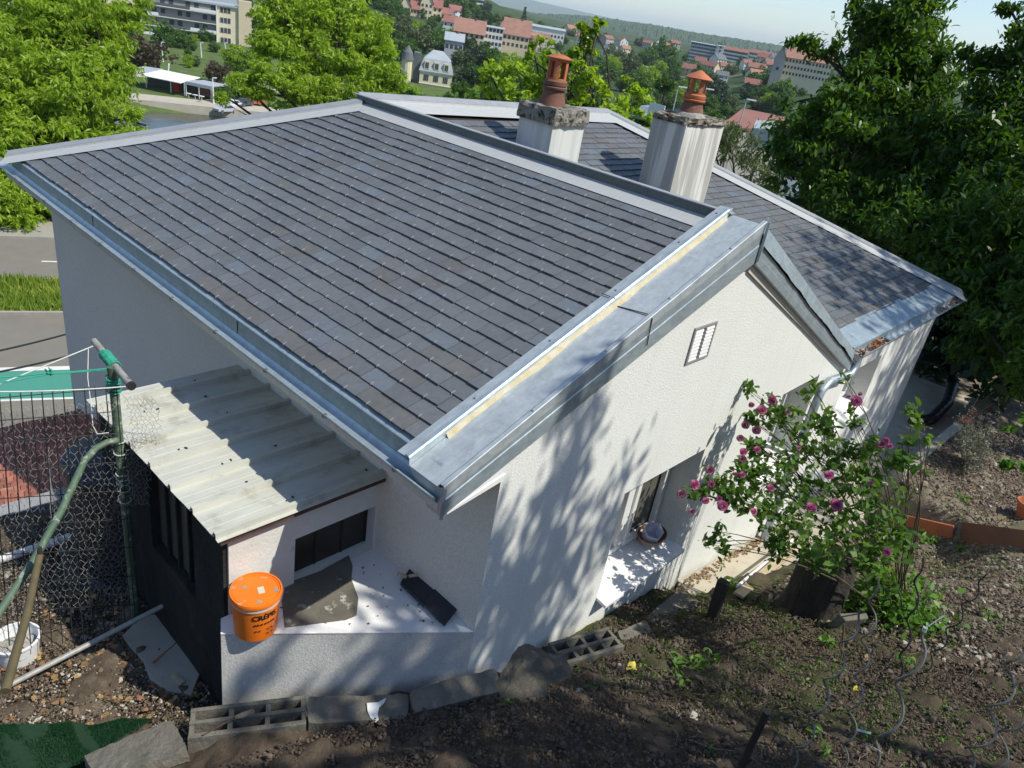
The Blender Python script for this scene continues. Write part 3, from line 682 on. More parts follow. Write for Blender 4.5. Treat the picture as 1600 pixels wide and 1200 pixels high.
# --- left eave: strip, box face, half round gutter, cream fascia
gy0, gy1 = 2.10, 8.62; GL = -2.10
mb = MB(); mb.sweep([(2.252, 0, -2.040), (2.226, 0, -2.050), (2.222, 0, -2.162)], [(0, gy0 + .1, 0), (0, gy1, 0)], closed=False, caps=False)
gut = mb.build('gutter', MT['zinc_box'], house); gut['label'] = 'long zinc gutter along the left eave'
mb = MB(); mb.sweep([(2.285, 0, -2.028), (2.226, 0, -2.047), (2.222, 0, -2.052)], [(0, gy0 + .1, 0), (0, gy1, 0)], closed=False, caps=False); mb.build('eave_strip', MT['zinc'], gut)
mb = MB(); sec = [(2.222, 0, -2.148)]
for k in range(9): a = pi * k / 8; sec.append((2.167 + .052 * cos(a), 0, -2.150 - .030 * sin(a)))
sec += [(2.115, 0, -2.135), (2.108, 0, -2.128), (2.100, 0, -2.130), (2.098, 0, -2.138), (2.104, 0, -2.145)]
mb.sweep(sec, [(0, gy0, 0), (0, 9.05, 0)], closed=False, caps=False); mb.build('gutter_trough', MT['zinc'], gut, smooth=True)
for y in np.arange(2.4, 8.6, .62): mb = MB(); mb.box((2.103, y, -2.137), (.022, .022, .02)); mb.build('gutter_clip', MT['zinc_dark'], gut)
for y in (4.2, 6.6): mb = MB(); mb.box((2.2215, y, -2.105), (.003, .006, .09)); mb.build('gutter_joint', MT['dark'], gut)
mb = MB(); mb.prism([(2.128, 2.09, -2.172), (2.128, 8.5, -2.172), (2.128, 8.5, -2.212), (2.128, 2.09, -2.212)], (.02, 0, 0)); mb.build('fascia_board', MT['cream'], gut)
mb = MB(); mb.prism([(2.150, 2.12, -2.21), (2.59, 2.12, -2.21), (2.50, 8.3, -2.21), (2.150, 8.4, -2.21)], (0, 0, .012)); mb.build('soffit', MT['cream'], gut)
mb = MB()      # white pvc end board of the eave, facing the garden
eb = [(2.165, 2.088, -2.240), (2.59, 2.088, -2.10), (2.59, 2.088, -2.205), (2.20, 2.088, -2.262)]
mb.prism(eb, (0, .012, 0))
mb.bar((2.19, 2.085, -2.246), (2.59, 2.085, -2.165), .006, .008, up=(0, 1, 0))
mb.build('end_board', MT['pvc'], gut)

# --- wing: zinc eave band, gutter, downpipe
mb = MB(); mb.prism([(7.95, 2.10, ZW(2.10) + .012), (11.86, 2.10, ZW(2.10) + .012), (11.66, 2.385, ZW(2.385) + .016), (7.75, 2.385, ZW(2.385) + .016)], (0, 0, .006))
wb_ = mb.build('eave_flashing', MT['zinc'], house); wb_['label'] = 'bright zinc band above the right hand gutter'
mb = MB(); sec = [(0, 2.10, -2.585), (0, 2.098, -2.62)]
for k in range(9): a = pi * k / 8; sec.append((0, 2.045 + .055 * cos(a), -2.635 - .055 * sin(a)))
sec += [(0, 1.985, -2.615), (0, 1.978, -2.610), (0, 1.974, -2.618)]
mb.sweep(sec, [(7.90, 0, 0), (11.93, 0, 0)], closed=False, caps=False)
g2 = mb.build('gutter', MT['zinc'], house, smooth=True); g2['label'] = 'short zinc gutter on the right with brown leaves in it'
for x_ in (7.90, 11.93):
    mb = MB(); mb.raw([(x_, 2.045 + .056 * cos(pi * k / 8), -2.635 - .056 * sin(pi * k / 8)) for k in range(9)], [tuple(range(9))]); mb.build('gutter_end', MT['cream'], g2)
mb = MB()
for k in range(70): 
    x_ = 8.55 + RNG.normal(0, .12) if k < 45 else (8.02 + RNG.normal(0, .06) if k < 58 else 11.2 + RNG.normal(0, .2)); mb.box((x_, 2.04 + RNG.normal(0, .018), -2.64 + RNG.uniform(-.01, .035)), (.05, .022, .006), np.array(Matrix.Rotation(RNG.uniform(0, 6), 3, Vector(RNG.normal(0, 1, 3)))))
mb.build('leaf_litter', pm('rusty_leaves', (.42, .19, .06), (.25, .10, .04), 12, .8), g2)['kind'] = 'stuff'
el = at_y(1284, 610, 2.02); lo = np.array([el[0], 2.03, -4.65])
mb = MB(); mb.tube([(8.03, 2.045, -2.66), (8.02, 2.045, -2.78), (7.93, 2.04, -2.86), (el[0] + .16, 2.03, el[2] + .06), (el[0] + .03, 2.03, el[2] - .02), (el[0], 2.03, el[2] - .15), lo], .042, 12)
dp = mb.build('downpipe', MT['zinc'], house, smooth=True)
for z_ in (el[2] - .5, el[2] - 1.4): mb = MB(); mb.lathe((el[0], 2.03, z_), [(.05, -.012), (.05, .012), (.042, .012)], 12); mb.build('pipe_collar', MT['zinc'], dp)

# --- chimneys
def chimney(m, sx, sy, ztop, zbot, capm, cap_h, cap_o, label, streaks):
    x0, y0 = m
    mb = MB(); mb.prism([(x0, y0, zbot), (x0 + sx, y0, zbot), (x0 + sx, y0 + sy, zbot), (x0, y0 + sy, zbot)], (0, 0, ztop - zbot))
    c_ = mb.build('chimney', streaks, house, bevel=.006); c_['label'] = label
    cx, cy = x0 + sx / 2, y0 + sy / 2
    nseg = 14; mb = MB(); vs = []; fs_ = []; o = cap_o
    # an uneven weathered slab: subdivided box, jittered
    nx_, ny_, nz_ = 16, 12, 4
    idx = {}
    def vid(i, j, k):
        if (i, j, k) not in idx:
            q = np.array([x0 - o + (sx + 2 * o) * i / nx_, y0 - o + (sy + 2 * o) * j / ny_, ztop + .002 + cap_h * k / nz_])
            r = np.array([vnoise(i * .7 + k * 3, j * .7 + 5), vnoise(i * .7 + 50, j * .7 + k * 3), vnoise(i * .6 + 90, j * .6)]) - .5
            edge = (i in (0, nx_)) + (j in (0, ny_)) + (k == nz_)
            q = q + r * np.array([.03, .03, .025 if k == nz_ else 0]) * (1 if edge else 1)
            if edge >= 2: q = q + (np.array([cx, cy, ztop + cap_h / 2]) - q) * .05
            idx[(i, j, k)] = len(vs); vs.append(q)
        return idx[(i, j, k)]
    for i in range(nx_):
        for j in range(ny_): fs_.append((vid(i, j, nz_), vid(i + 1, j, nz_), vid(i + 1, j + 1, nz_), vid(i, j + 1, nz_))); fs_.append((vid(i, j, 0), vid(i, j + 1, 0), vid(i + 1, j + 1, 0), vid(i + 1, j, 0)))
    for k in range(nz_):
        for i in range(nx_): fs_.append((vid(i, 0, k), vid(i + 1, 0, k), vid(i + 1, 0, k + 1), vid(i, 0, k + 1))); fs_.append((vid(i, ny_, k), vid(i, ny_, k + 1), vid(i + 1, ny_, k + 1), vid(i + 1, ny_, k)))
        for j in range(ny_): fs_.append((vid(0, j, k), vid(0, j, k + 1), vid(0, j + 1, k + 1), vid(0, j + 1, k))); fs_.append((vid(nx_, j, k), vid(nx_, j + 1, k), vid(nx_, j + 1, k + 1), vid(nx_, j, k + 1)))
    mb.raw(vs, fs_); mb.build('chimney_cap', capm, c_, smooth=False)
    mb = MB(); mb.prism([(x0 - .012, y0 - .012, zbot), (x0 + sx + .012, y0 - .012, zbot), (x0 + sx + .012, y0 + sy + .012, zbot), (x0 - .012, y0 + sy + .012, zbot)], (0, 0, .25)); mb.build('chimney_flashing', MT['zinc_dark'], c_)
    return c_, cx, cy
def streak_mat(name, c, d):
    m, nt, b = new_mat(name); b.inputs['Roughness'].default_value = .8
    f = ramp(nt, noise(nt, 7, 3, .5, stretch=(1.6, 1.6, .12)), [(.42, (1, 1, 1)), (.56, (0, 0, 0))])
    col = mixc(nt, f, d, c); nt.links.new(col, b.inputs['Base Color']); return m
c1, cx, cy = chimney((6.316, 5.287), .531, .492, -1.020, -1.85, MT['lichen'], .168, .036, 'wider lichened chimney with a tall slotted clay pot', streak_mat('chimney_sheet_pale', (.62, .63, .60), (.54, .55, .52)))
zt_ = -1.020 + .162
def slotted_pot(cx, cy, zb, S, r0, slots, cone, tilt=0):
    """returns parts: base, ring, body with real slots, cap"""
    base = MB(); base.lathe((cx, cy, zb), [(r0 * 1.12, 0), (r0 * 1.0, S * .12), (r0 * .80, S * .30), (r0 * .80, S * .34)], 20); base = base.build('pot_base', MT['terra_dark'], S_parent, smooth=True)
    ring = MB(); ring.lathe((cx, cy, zb), [(r0 * .80, S * .33), (r0 * .97, S * .335), (r0 * 1.0, S * .37), (r0 * .84, S * .395), (r0 * .92, S * .41), (r0 * .94, S * .48), (r0 * .80, S * .51)], 20); ring.build('pot_ring', MT['terra_dark'] if not cone else MT['terracotta'], S_parent, smooth=True)
    body = MB(); n = slots; zz0, zz1 = S * .50, S * .88
    for k in range(n):
        a0 = 2 * pi * k / n; wd = 2 * pi / n * .46
        for (r_o, r_i) in ((r0 * .78, r0 * .66),):
            sec_ = []
            for q in range(5): a = a0 + wd * (q / 4 - .5); sec_.append((a))
            vsb = []
            for zz in (zz0, zz1):
                for a in sec_: vsb.append((cx + r_o * cos(a), cy + r_o * sin(a), zb + zz))
                for a in sec_[::-1]: vsb.append((cx + r_i * cos(a), cy + r_i * sin(a), zb + zz))
            m_ = len(sec_) * 2
            body.raw(vsb, [(i, (i + 1) % m_, m_ + (i + 1) % m_, m_ + i) for i in range(m_)])
    body.lathe((cx, cy, zb), [(r0 * .78, zz0 - .02 * S), (r0 * .78, zz0 + .04 * S), (r0 * .66, zz0 + .04 * S), (r0 * .66, zz0 - .02 * S)], 20)
    body.lathe((cx, cy, zb), [(r0 * .78, zz1 - .03 * S), (r0 * .78, zz1 + .02 * S), (r0 * .66, zz1 + .02 * S), (r0 * .66, zz1 - .03 * S)], 20)
    body.build('pot_body', MT['terracotta'], S_parent, smooth=True)
    top = MB()
    if cone: top.lathe((cx, cy, zb), [(r0 * .7, S * .885), (r0 * 1.16, S * .86), (r0 * 1.18, S * .875), (r0 * .62, S * .97), (r0 * .22, S * 1.04), (.002, S * 1.06)], 20)
    else: top.lathe((cx, cy, zb), [(r0 * .7, S * .895), (r0 * .98, S * .895), (r0 * 1.0, S * .915), (r0 * .5, S * .965), (.002, S * .985)], 20)
    top.build('pot_cap', MT['terracotta'], S_parent, smooth=True)
S_parent = c1
slotted_pot(cx - .03, cy + .02, zt_ - .01, .53, .137, 5, False)
c2, cx, cy = chimney((7.63, 4.51), .84, .45, -.845, -2.0, MT['moss'], .075, .02, 'taller streaked chimney with mossy top and conical clay pot', streak_mat('chimney_sheet_streaked', (.66, .655, .61), (.40, .395, .36)))
S_parent = c2
mb = MB(); mb.lathe((cx - .02, cy, -.775), [(.20, -.01), (.17, .03), (.13, .05)], 14, wob=.08); mb.build('mortar_bed', MT['mortar'], c2)
slotted_pot(cx - .02, cy, -.765, .45, .135, 6, True)

# ---------------------------------------------------------------- rendered ledge beside the wall
PZ = -3.30
ledge = thing('rendered_ledge', 'low white rendered ledge with a bare cement patch, at the corner of the house', 'ledge', (2.0, 2.8, PZ))
mb = MB(); mb.prism([(1.449, 2.949, PZ - .9), (2.589, 2.103, PZ - .9), (2.62, 3.05, PZ - .9), (1.50, 3.05, PZ - .9)], (0, 0, .896)); mb.build('ledge_wall', MT['ledge_face'], ledge)
n_ = nrm(np.cross((2.589 - 1.449, 2.103 - 2.949, 0), (0, 0, 1)))
mb = MB(); mb.prism([V3((1.449, 2.949, PZ - .004)) + n_ * .004, V3((2.586, 2.106, PZ - .004)) + n_ * .004, (2.60, 3.05, PZ - .004), (1.50, 3.05, PZ - .004)], (0, 0, .006)); mb.build('ledge_top', MT['ledge'], ledge)
mb = MB(); pts = [at_z(px, py, PZ + .003) for px, py in ((447, 912), (500, 893), (545, 868), (551, 885), (549, 905), (560, 935), (557, 962), (540, 969), (500, 974), (445, 981), (440, 940))]
mb.prism(pts, (0, 0, .004)); mb.build('cement_patch', pm('bare_cement', (.17, .155, .12), (.10, .092, .075), 5, .97, bs=.8, bscale=45, c3=(.50, .48, .42), s3=11, t3=(.57, .68)), ledge)
mb = MB()
for k in range(60):
    q = V3((RNG.uniform(1.55, 2.5), 0, PZ + .006)); q[1] = RNG.uniform(2.95 - (q[0] - 1.449) * .742 + .05, 3.0)
    mb.box(q, (RNG.uniform(.004, .014), RNG.uniform(.004, .012), RNG.uniform(.002, .008)), np.array(Matrix.Rotation(RNG.uniform(0, 3), 3, 'Z')))
tag(mb.build('render_crumbs', MT['concrete']), kind='stuff')

# ---------------------------------------------------------------- shed
shed = thing('lean_to_shed', 'lean-to shed with cream ribbed metal roof against the house wall', 'shed', (2.0, 3.9, -4.1))
YS_ = 3.055; RZ = -2.69
ox0, ox1 = 1.968, 2.55; oz0, oz1 = PZ + .006, -2.955
mb = MB(); y = YS_; x0, x1 = 1.555, 2.595; zt_ = RZ - .05
mb.prism([(x0, y, PZ - .9), (ox0, y, PZ - .9), (ox0, y, zt_), (x0, y, zt_)], (0, .14, 0)); mb.prism([(ox1, y, PZ - .9), (x1, y, PZ - .9), (x1, y, zt_), (ox1, y, zt_)], (0, .14, 0))
mb.prism([(ox0, y, oz1), (ox1, y, oz1 + .0), (ox1, y, zt_), (ox0, y, zt_)], (0, .14, 0)); mb.prism([(ox0, y, PZ - .9), (ox1, y, PZ - .9), (ox1, y, oz0 - .004), (ox0, y, oz0 - .004)], (0, .14, 0))
mb.build('front_wall', MT['shed_wall'], shed)
mb = MB()
for k in range(3):
    a = ox0 + (ox1 - ox0) * k / 3; mb.box((a + (ox1 - ox0) / 6, y + .09, (oz0 + oz1) / 2), ((ox1 - ox0) / 3 - .012, .02, oz1 - oz0 - .01))
mb.build('window', pm('dirty_dark_panes', (.035, .03, .022), (.012, .011, .01), 7, .35, bs=.2), shed)
mb = MB()
for k in range(4): a = ox0 + (ox1 - ox0) * k / 3; mb.box((min(max(a, ox0 + .006), ox1 - .006), y + .088, (oz0 + oz1) / 2), (.012, .03, oz1 - oz0 - .01))
mb.build('glazing_bar', MT['wood_dark'], shed)
mb = MB(); y0_, y1_ = 2.98, 4.78; xa, xb = 1.455, 2.60; prof = []   # ribbed roof, ribs run across
pitch = .262; yy = y0_
rib = [(0, 0), (.004, .034), (.026, .034), (.030, 0)]
pts = [(y0_, -.004)]
k = 0
while yy + .05 < y1_ + .05:
    base = yy + .025
    for a, b2 in rib: pts.append((base + a, b2))
    for s_ in (.105, .17): pts.append((base + s_ - .006, 0)); pts.append((base + s_, .0022)); pts.append((base + s_ + .006, 0))
    yy += pitch
sec = [(0, p, q) for p, q in pts]
mb.sweep(sec, [(xa + .004 * sin(i * 2.2), 0, RZ + .006 * sin(i * 1.3)) for i in range(1)] + [(xb, 0, RZ)], closed=False, caps=False)
mb.v = [(x + (.012 * vnoise(y * 6, 1.0) if x < 1.6 else 0), y, z + (-.010 * vnoise(y * 4, 7.0) if x < 1.6 else 0)) for x, y, z in mb.v]
mr = mb.build('metal_roof', MT['roof_metal'], shed)
so = mr.modifiers.new('thick', 'SOLIDIFY'); so.thickness = .003
mb = MB()
for k in range(26): mb.box((RNG.uniform(1.6, 2.5), y0_ + .07 + .262 * int(RNG.integers(0, 7)) + RNG.choice([-.012, .055]) + RNG.normal(0, .006), RZ + .006), (RNG.uniform(.006, .022), RNG.uniform(.005, .012), .006), np.array(Matrix.Rotation(RNG.uniform(0, 3), 3, 'Z')))
mb.build('roof_debris', MT['bark'], mr)['kind'] = 'stuff'
mb = MB(); mb.prism([(xa + .03, y0_ + .02, RZ - .012), (xb, y0_ + .02, RZ - .012), (xb, y0_ + .02, RZ - .05), (xa + .03, y0_ + .02, RZ - .05)], (0, .03, 0)); mb.build('rusty_edge', MT['rust'], shed)
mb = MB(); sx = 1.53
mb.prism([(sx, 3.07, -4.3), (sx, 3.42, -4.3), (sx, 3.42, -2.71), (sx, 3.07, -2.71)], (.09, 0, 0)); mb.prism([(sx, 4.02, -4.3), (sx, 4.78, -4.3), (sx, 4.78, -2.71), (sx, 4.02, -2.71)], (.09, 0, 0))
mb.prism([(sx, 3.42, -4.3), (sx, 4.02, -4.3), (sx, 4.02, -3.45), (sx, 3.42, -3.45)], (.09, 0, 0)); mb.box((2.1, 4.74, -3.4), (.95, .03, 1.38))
mb.build('side_wall', MT['shade_black'], shed)
mb = MB(); mb.box((1.60, 3.72, -3.08), (.02, .60, .72)); sw = mb.build('side_window', MT['glass'], shed)
for yy in (3.57, 3.72, 3.87): mb = MB(); mb.box((1.575, yy, -3.08), (.02, .02, .72)); mb.build('window_bar', MT['shade_black'], sw)
# slates / dark tiles leaning on the ledge
t0 = [at_z(625, 914, PZ + .02), at_z(648, 878, PZ + .06), at_z(722, 944, PZ + .05), at_z(694, 981, PZ + .01)]
sp = thing('dark_slate_pair', 'two dark blue-black slates lying in the corner of the white ledge', 'slates', t0[3])
mid1 = t0[0] * .46 + t0[3] * .54; mid2 = t0[1] * .46 + t0[2] * .54
mb = MB(); mb.prism([t0[0], mid1, mid2, t0[1]], (0, 0, .02)); mb.build('slate', MT['black_sheet'], sp, bevel=.003)
mb = MB(); mb.prism([mid1 + [0, 0, .012], t0[3] + [0, 0, .006], t0[2] + [0, 0, .0], mid2 + [0, 0, .01]], (0, 0, .02)); mb.build('slate', MT['black_sheet'], sp, bevel=.003)
q = at_z(628, 899, PZ + .10); mb = MB(); mb.box(q, (.06, .012, .02), np.array(Matrix.Rotation(-.7, 3, 'Z')) @ np.array(Matrix.Rotation(.3, 3, 'Y')))
mb.tube([q + [.03, -.03, 0], q + [.075, -.06, .01]], [.009, .012], 8); tag(mb.build('small_trowel', MT['plank']), 'little trowel with pale handle lying on the dark slates', 'trowel')

# ---------------------------------------------------------------- orange bucket
bc = at_z(400, 921, PZ + .275); br = .134
bucket = thing('orange_bucket', 'orange plastic render bucket with lid and black lettering, standing on the white ledge', 'bucket', (bc[0], bc[1], PZ + .003))
Z0 = PZ + .003; bh = .275
mb = MB(); mb.lathe((bc[0], bc[1], Z0), [(.0001, 0), (br * .86, 0), (br * .865, .004), (br * .96, bh * .80), (br * .965, bh * .83)], 40); mb.build('bucket_body', MT['orange'], bucket, smooth=True)
mb = MB(); mb.lathe((bc[0], bc[1], Z0), [(br * .962, bh * .80), (br * 1.0, bh * .805), (br * 1.0, bh * .905), (br * .96, bh * .91)], 40); mb.build('bucket_band', pm('pale_band', (.62, .55, .50), (.75, .32, .12), 6, .6, c3=(.8, .2, .02), s3=5, t3=(.5, .6)), bucket, smooth=True)
mb = MB(); mb.lathe((bc[0], bc[1], Z0), [(br * 1.0, bh * .905), (br * 1.05, bh * .91), (br * 1.06, bh * .955), (br * 1.03, bh), (br * .97, bh * 1.0), (br * .955, bh * .975), (br * .93, bh * .975), (br * .92, bh * .985), (br * .885, bh * .985), (br * .875, bh * .972), (.0001, bh * .975)], 44); lid = mb.build('bucket_lid', MT['orange'], bucket, smooth=True)
lc = at_z(408, 922, Z0 + bh * .98); mb = MB(); ang = math.atan2(.69, .57) + .35
A_ = np.array(Matrix.Rotation(ang, 3, 'Z')); mb.box((lc[0], lc[1], Z0 + bh * .977), (.050, .034, .003), A_); mb.build('lid_label', MT['label'], lid)
mb = MB()
for k, (px, py, s_) in enumerate(((375, 905, .02), (381, 918, .012), (362, 918, .014), (405, 940, .012), (432, 921, .015))):
    c_ = at_z(px, py, Z0 + bh * .977); pts = [(c_[0] + s_ * (1 + .5 * sin(3.1 * a + k)) * cos(a), c_[1] + s_ * (1 + .5 * sin(2.3 * a + k)) * sin(a), Z0 + bh * .9755) for a in np.linspace(0, 2 * pi, 12)[:-1]]
    mb.prism(pts, (0, 0, .0012))
mb.build('paint_splash', MT['mortar'], lid)
mb = MB()
hp = [(bc[0] + br * 1.04 * cos(a), bc[1] + br * 1.04 * sin(a), Z0 + bh * .84 - .10 * sin(max(0, min(pi, (a - .2) / 2.2 * pi)))) for a in np.linspace(.2, 2.4, 20)]
mb.tube(hp, .003, 6); mb.build('handle', MT['wire_galv'], bucket)
def wrap_text(txt, size, cx, cy, r, z, a_mid, mat, parent, name, bold=.0, thick=.0012, squash=1.0):
    cu = bpy.data.curves.new('t', 'FONT'); cu.body = txt; cu.size = size; cu.align_x = 'CENTER'; cu.offset = bold; cu.resolution_u = 3; cu.extrude = .0006
    o = bpy.data.objects.new('t', cu); COL.objects.link(o); dg = bpy.context.evaluated_depsgraph_get(); me = bpy.data.meshes.new_from_object(o.evaluated_get(dg))
    bpy.data.objects.remove(o); bpy.data.curves.remove(cu)
    o_ = off(parent)
    for v in me.vertices:
        a = a_mid + v.co.x * squash / r
        v.co = (cx + (r + thick) * cos(a) - o_[0], cy + (r + thick) * sin(a) - o_[1], z + v.co.y - o_[2])
    me.name = name; me.materials.clear(); me.materials.append(mat)
    ob = bpy.data.objects.new(name, me); COL.objects.link(ob); ob.parent = parent; return ob
def flat_text(txt, size, org, X, Y, mat, parent, name, bold=0):
    cu = bpy.data.curves.new('t', 'FONT'); cu.body = txt; cu.size = size; cu.align_x = 'CENTER'; cu.offset = bold
    o = bpy.data.objects.new('t', cu); COL.objects.link(o); dg = bpy.context.evaluated_depsgraph_get(); me = bpy.data.meshes.new_from_object(o.evaluated_get(dg))
    bpy.data.objects.remove(o); bpy.data.curves.remove(cu); o_ = off(parent)
    for v in me.vertices: v.co = V3(org) + V3(X) * v.co.x + V3(Y) * v.co.y - o_
    me.materials.clear(); me.materials.append(mat); ob = bpy.data.objects.new(name, me); COL.objects.link(ob)
    if parent: ob.parent = parent
    return ob
af = math.atan2(-bc[1], -bc[0]) + .38
RB = lambda f: br * (.865 + .095 * f / .8) + .0012
wrap_text('CRÉPIS', .046, bc[0], bc[1], RB(.70), Z0 + bh * .60, af, MT['ink'], bucket, 'lettering', .0016)
mb = MB()      # blurred small print: only short dark dashes can be made out
for zf, xs_, ff in ((.47, (-.055, -.038, -.018, .004, .022, .040, .056), .55), (.30, (-.05, -.03, .02, .045), .4), (.18, (.02, .05), .3)):
    for x_ in xs_:
        a = af + x_ / br; r = RB(ff) + .001; d = np.array([cos(a), sin(a), 0]); w_ = np.array([-sin(a), cos(a), 0]); mb.box(np.array([bc[0], bc[1], Z0 + bh * zf]) + d * r, (.011, .0015, .010 if zf > .4 else .006), np.array([w_, d, (0, 0, 1)]).T)
mb.build('small_print', MT['ink'], bucket)

# ---------------------------------------------------------------- window sill: bowl and paper lantern
def ell(cx, cy, cz, prof, rx, ry, name, mat, parent, A=None, pinch=0):
    mb = MB(); mb.lathe((0, 0, 0), prof, 32); A = np.eye(3) if A is None else A
    vs = []
    for (x, y, z) in mb.v:
        yy = y * ry * (1 - pinch * max(0, x) ** 2 * 40); vs.append(V3((cx, cy, cz)) + A @ np.array([x * rx, yy, z]))
    mb.v = vs; return mb.build(name, mat, parent, smooth=True)
wb0 = at_z(1016, 846, -3.735); bowl = thing('wooden_bowl', 'shallow brown bowl pointed at one end, standing on the window sill', 'bowl', wb0)
Ab = np.array(Matrix.Rotation(.05, 3, 'Z'))
ell(wb0[0], wb0[1], wb0[2], [(.0001, .0), (.055, .0), (.095, .022), (.125, .058), (.135, .085)], 1.15, .86, 'bowl_outside', MT['tan'], bowl, Ab, .25)
ell(wb0[0], wb0[1], wb0[2], [(.135, .085), (.128, .088), (.117, .058), (.088, .028), (.0001, .012)], 1.15, .86, 'bowl_inside', MT['bowl'], bowl, Ab, .25)
lt = thing('paper_lantern', 'translucent white six sided cup standing in the brown bowl', 'cup', wb0 + [0, 0, .03])
mb = MB(); A_ = np.array(Matrix.Rotation(-.35, 3, 'Y')) @ np.array(Matrix.Rotation(.25, 3, 'X')); cc = wb0 + [-.02, 0, .04]
mb.lathe(cc, [(.070, 0), (.082, .145)], 6, A=A_); mb.lathe(cc, [(.0001, .004), (.069, .004)], 6, A=A_)
o = mb.build('cup_wall', MT['frost'], lt); so = o.modifiers.new('s', 'SOLIDIFY'); so.thickness = .002

# ---------------------------------------------------------------- garden border blocks
def gz(x, y): return float(H0(x, y))
def hollow_block(name, label, pc, L, W_, H_, ang, cells, tilt=0, dz=0, cat='concrete block', rollx=0):
    c = V3(pc); t = thing(name, label, cat, c)
    A = np.array(Matrix.Rotation(ang, 3, 'Z')) @ np.array(Matrix.Rotation(tilt, 3, 'Y')) @ np.array(Matrix.Rotation(rollx, 3, 'X'))
    mb = MB(); w = .026; nr, ncol = cells
    for s_ in [i / nr for i in range(nr + 1)]:
        y_ = -W_ / 2 + w / 2 + (W_ - w) * s_; mb.box(c + A @ np.array([0, y_, -H_ / 2]), (L, w, H_), A, jit=.002)
    for r in range(nr):
        ya = -W_ / 2 + w / 2 + (W_ - w) * r / nr + w / 2; yb = -W_ / 2 + w / 2 + (W_ - w) * (r + 1) / nr - w / 2
        for s_ in range(ncol + 1):
            x_ = -L / 2 + w / 2 + (L - w) * s_ / ncol + (.004 if 0 < s_ < ncol and r else 0)
            mb.box(c + A @ np.array([x_, (ya + yb) / 2, -H_ / 2 - .002]), (w if 0 < s_ < ncol else w - .002, yb - ya, H_ - .006), A)
    mb.build('block_shell', MT['concrete'], t)
    mb = MB(); mb.box(c + A @ np.array([0, 0, -H_ * .72]), (L - .06, W_ - .06, H_ * .3), A); mb.build('soil_filling', MT['soil_dark'], t)
    return t
MT['soil_dark'] = pm('dark_soil', (.045, .036, .028), (.02, .017, .014), 18, 1, bs=1, bscale=60, bd=.03)  # very dark soil tone for block cavities and rubble
def slab(name, label, pts, th, mat, cat='kerb block', splash=None, jit=.0):
    t = thing(name, label, cat, V3(pts[0])); mb = MB(); n = 9
    # subdivided top for a worn outline
    P = [V3(p) for p in pts]; vs = []; N_ = 10; M_ = 4
    up = nrm(np.cross(P[1] - P[0], P[3] - P[0])); up = up if up[2] > 0 else -up
    for k in (0, 1):
        for j in range(M_ + 1):
            for i in range(N_ + 1):
                u, v = i / N_, j / M_; q = (P[0] * (1 - u) + P[1] * u) * (1 - v) + (P[3] * (1 - u) + P[2] * u) * v
                e = RNG.normal(0, .0022, 3) if (i in (0, N_) or j in (0, M_)) else RNG.normal(0, .0012, 3)
                if i in (0, N_) and j in (0, M_): q = q + (sum(P) / 4 - q) * .025
                vs.append(q + e - up * (th * k))
    g = lambda i, j, k: k * (M_ + 1) * (N_ + 1) + j * (N_ + 1) + i; fs = []
    for j in range(M_):
        for i in range(N_): fs.append((g(i, j, 0), g(i + 1, j, 0), g(i + 1, j + 1, 0), g(i, j + 1, 0)))
    for i in range(N_): fs.append((g(i, 0, 0), g(i, 0, 1), g(i + 1, 0, 1), g(i + 1, 0, 0))); fs.append((g(i, M_, 0), g(i + 1, M_, 0), g(i + 1, M_, 1), g(i, M_, 1)))
    for j in range(M_): fs.append((g(0, j, 0), g(0, j + 1, 0), g(0, j + 1, 1), g(0, j, 1))); fs.append((g(N_, j, 0), g(N_, j, 1), g(N_, j + 1, 1), g(N_, j + 1, 0)))
    mb.raw(vs, fs); roughen(mb.build('slab_body', mat, t), 2, .012, .035)
    if splash:
        mb = MB()
        for cpt, pl in splash: mb.prism([p + up * .006 for p in pl], up * .003)
        mb.build('paint_splash', MT['ledge'], t)
    return t
Zb = -3.66
q0, q1 = at_z(296, 1128, Zb), at_z(478, 1110, Zb - .02); c_ = (q0 + q1) / 2; ang = math.atan2(q1[1] - q0[1], q1[0] - q0[0])
hollow_block('hollow_block', 'hollow concrete block with a trowel on it, leftmost of the garden border', c_ + [0, .0, 0], np.linalg.norm(q1 - q0), .19, .19, ang, (2, 3))
pts = [at_z(480, 1131, Zb), at_z(637, 1122, Zb), at_z(639, 1084, Zb), at_z(481, 1089, Zb)]
spl = [[at_z(px, py, Zb) for px, py in ((573, 1100), (590, 1099), (603, 1092), (600, 1100), (592, 1107), (590, 1118), (592, 1128), (586, 1130), (578, 1122), (574, 1112))]]
slab('concrete_slab', 'grey border slab splashed with white paint, second from the left', pts, .17, MT['concrete'], splash=[(None, spl[0])])
pts = [at_z(648, 1114, Zb + .02), at_z(787, 1078, Zb + .0), at_z(775, 1043, Zb + .06), at_z(640, 1079, Zb + .04)]
slab('concrete_slab', 'tilted grey border slab at the foot of the house corner', pts, .17, MT['concrete'])
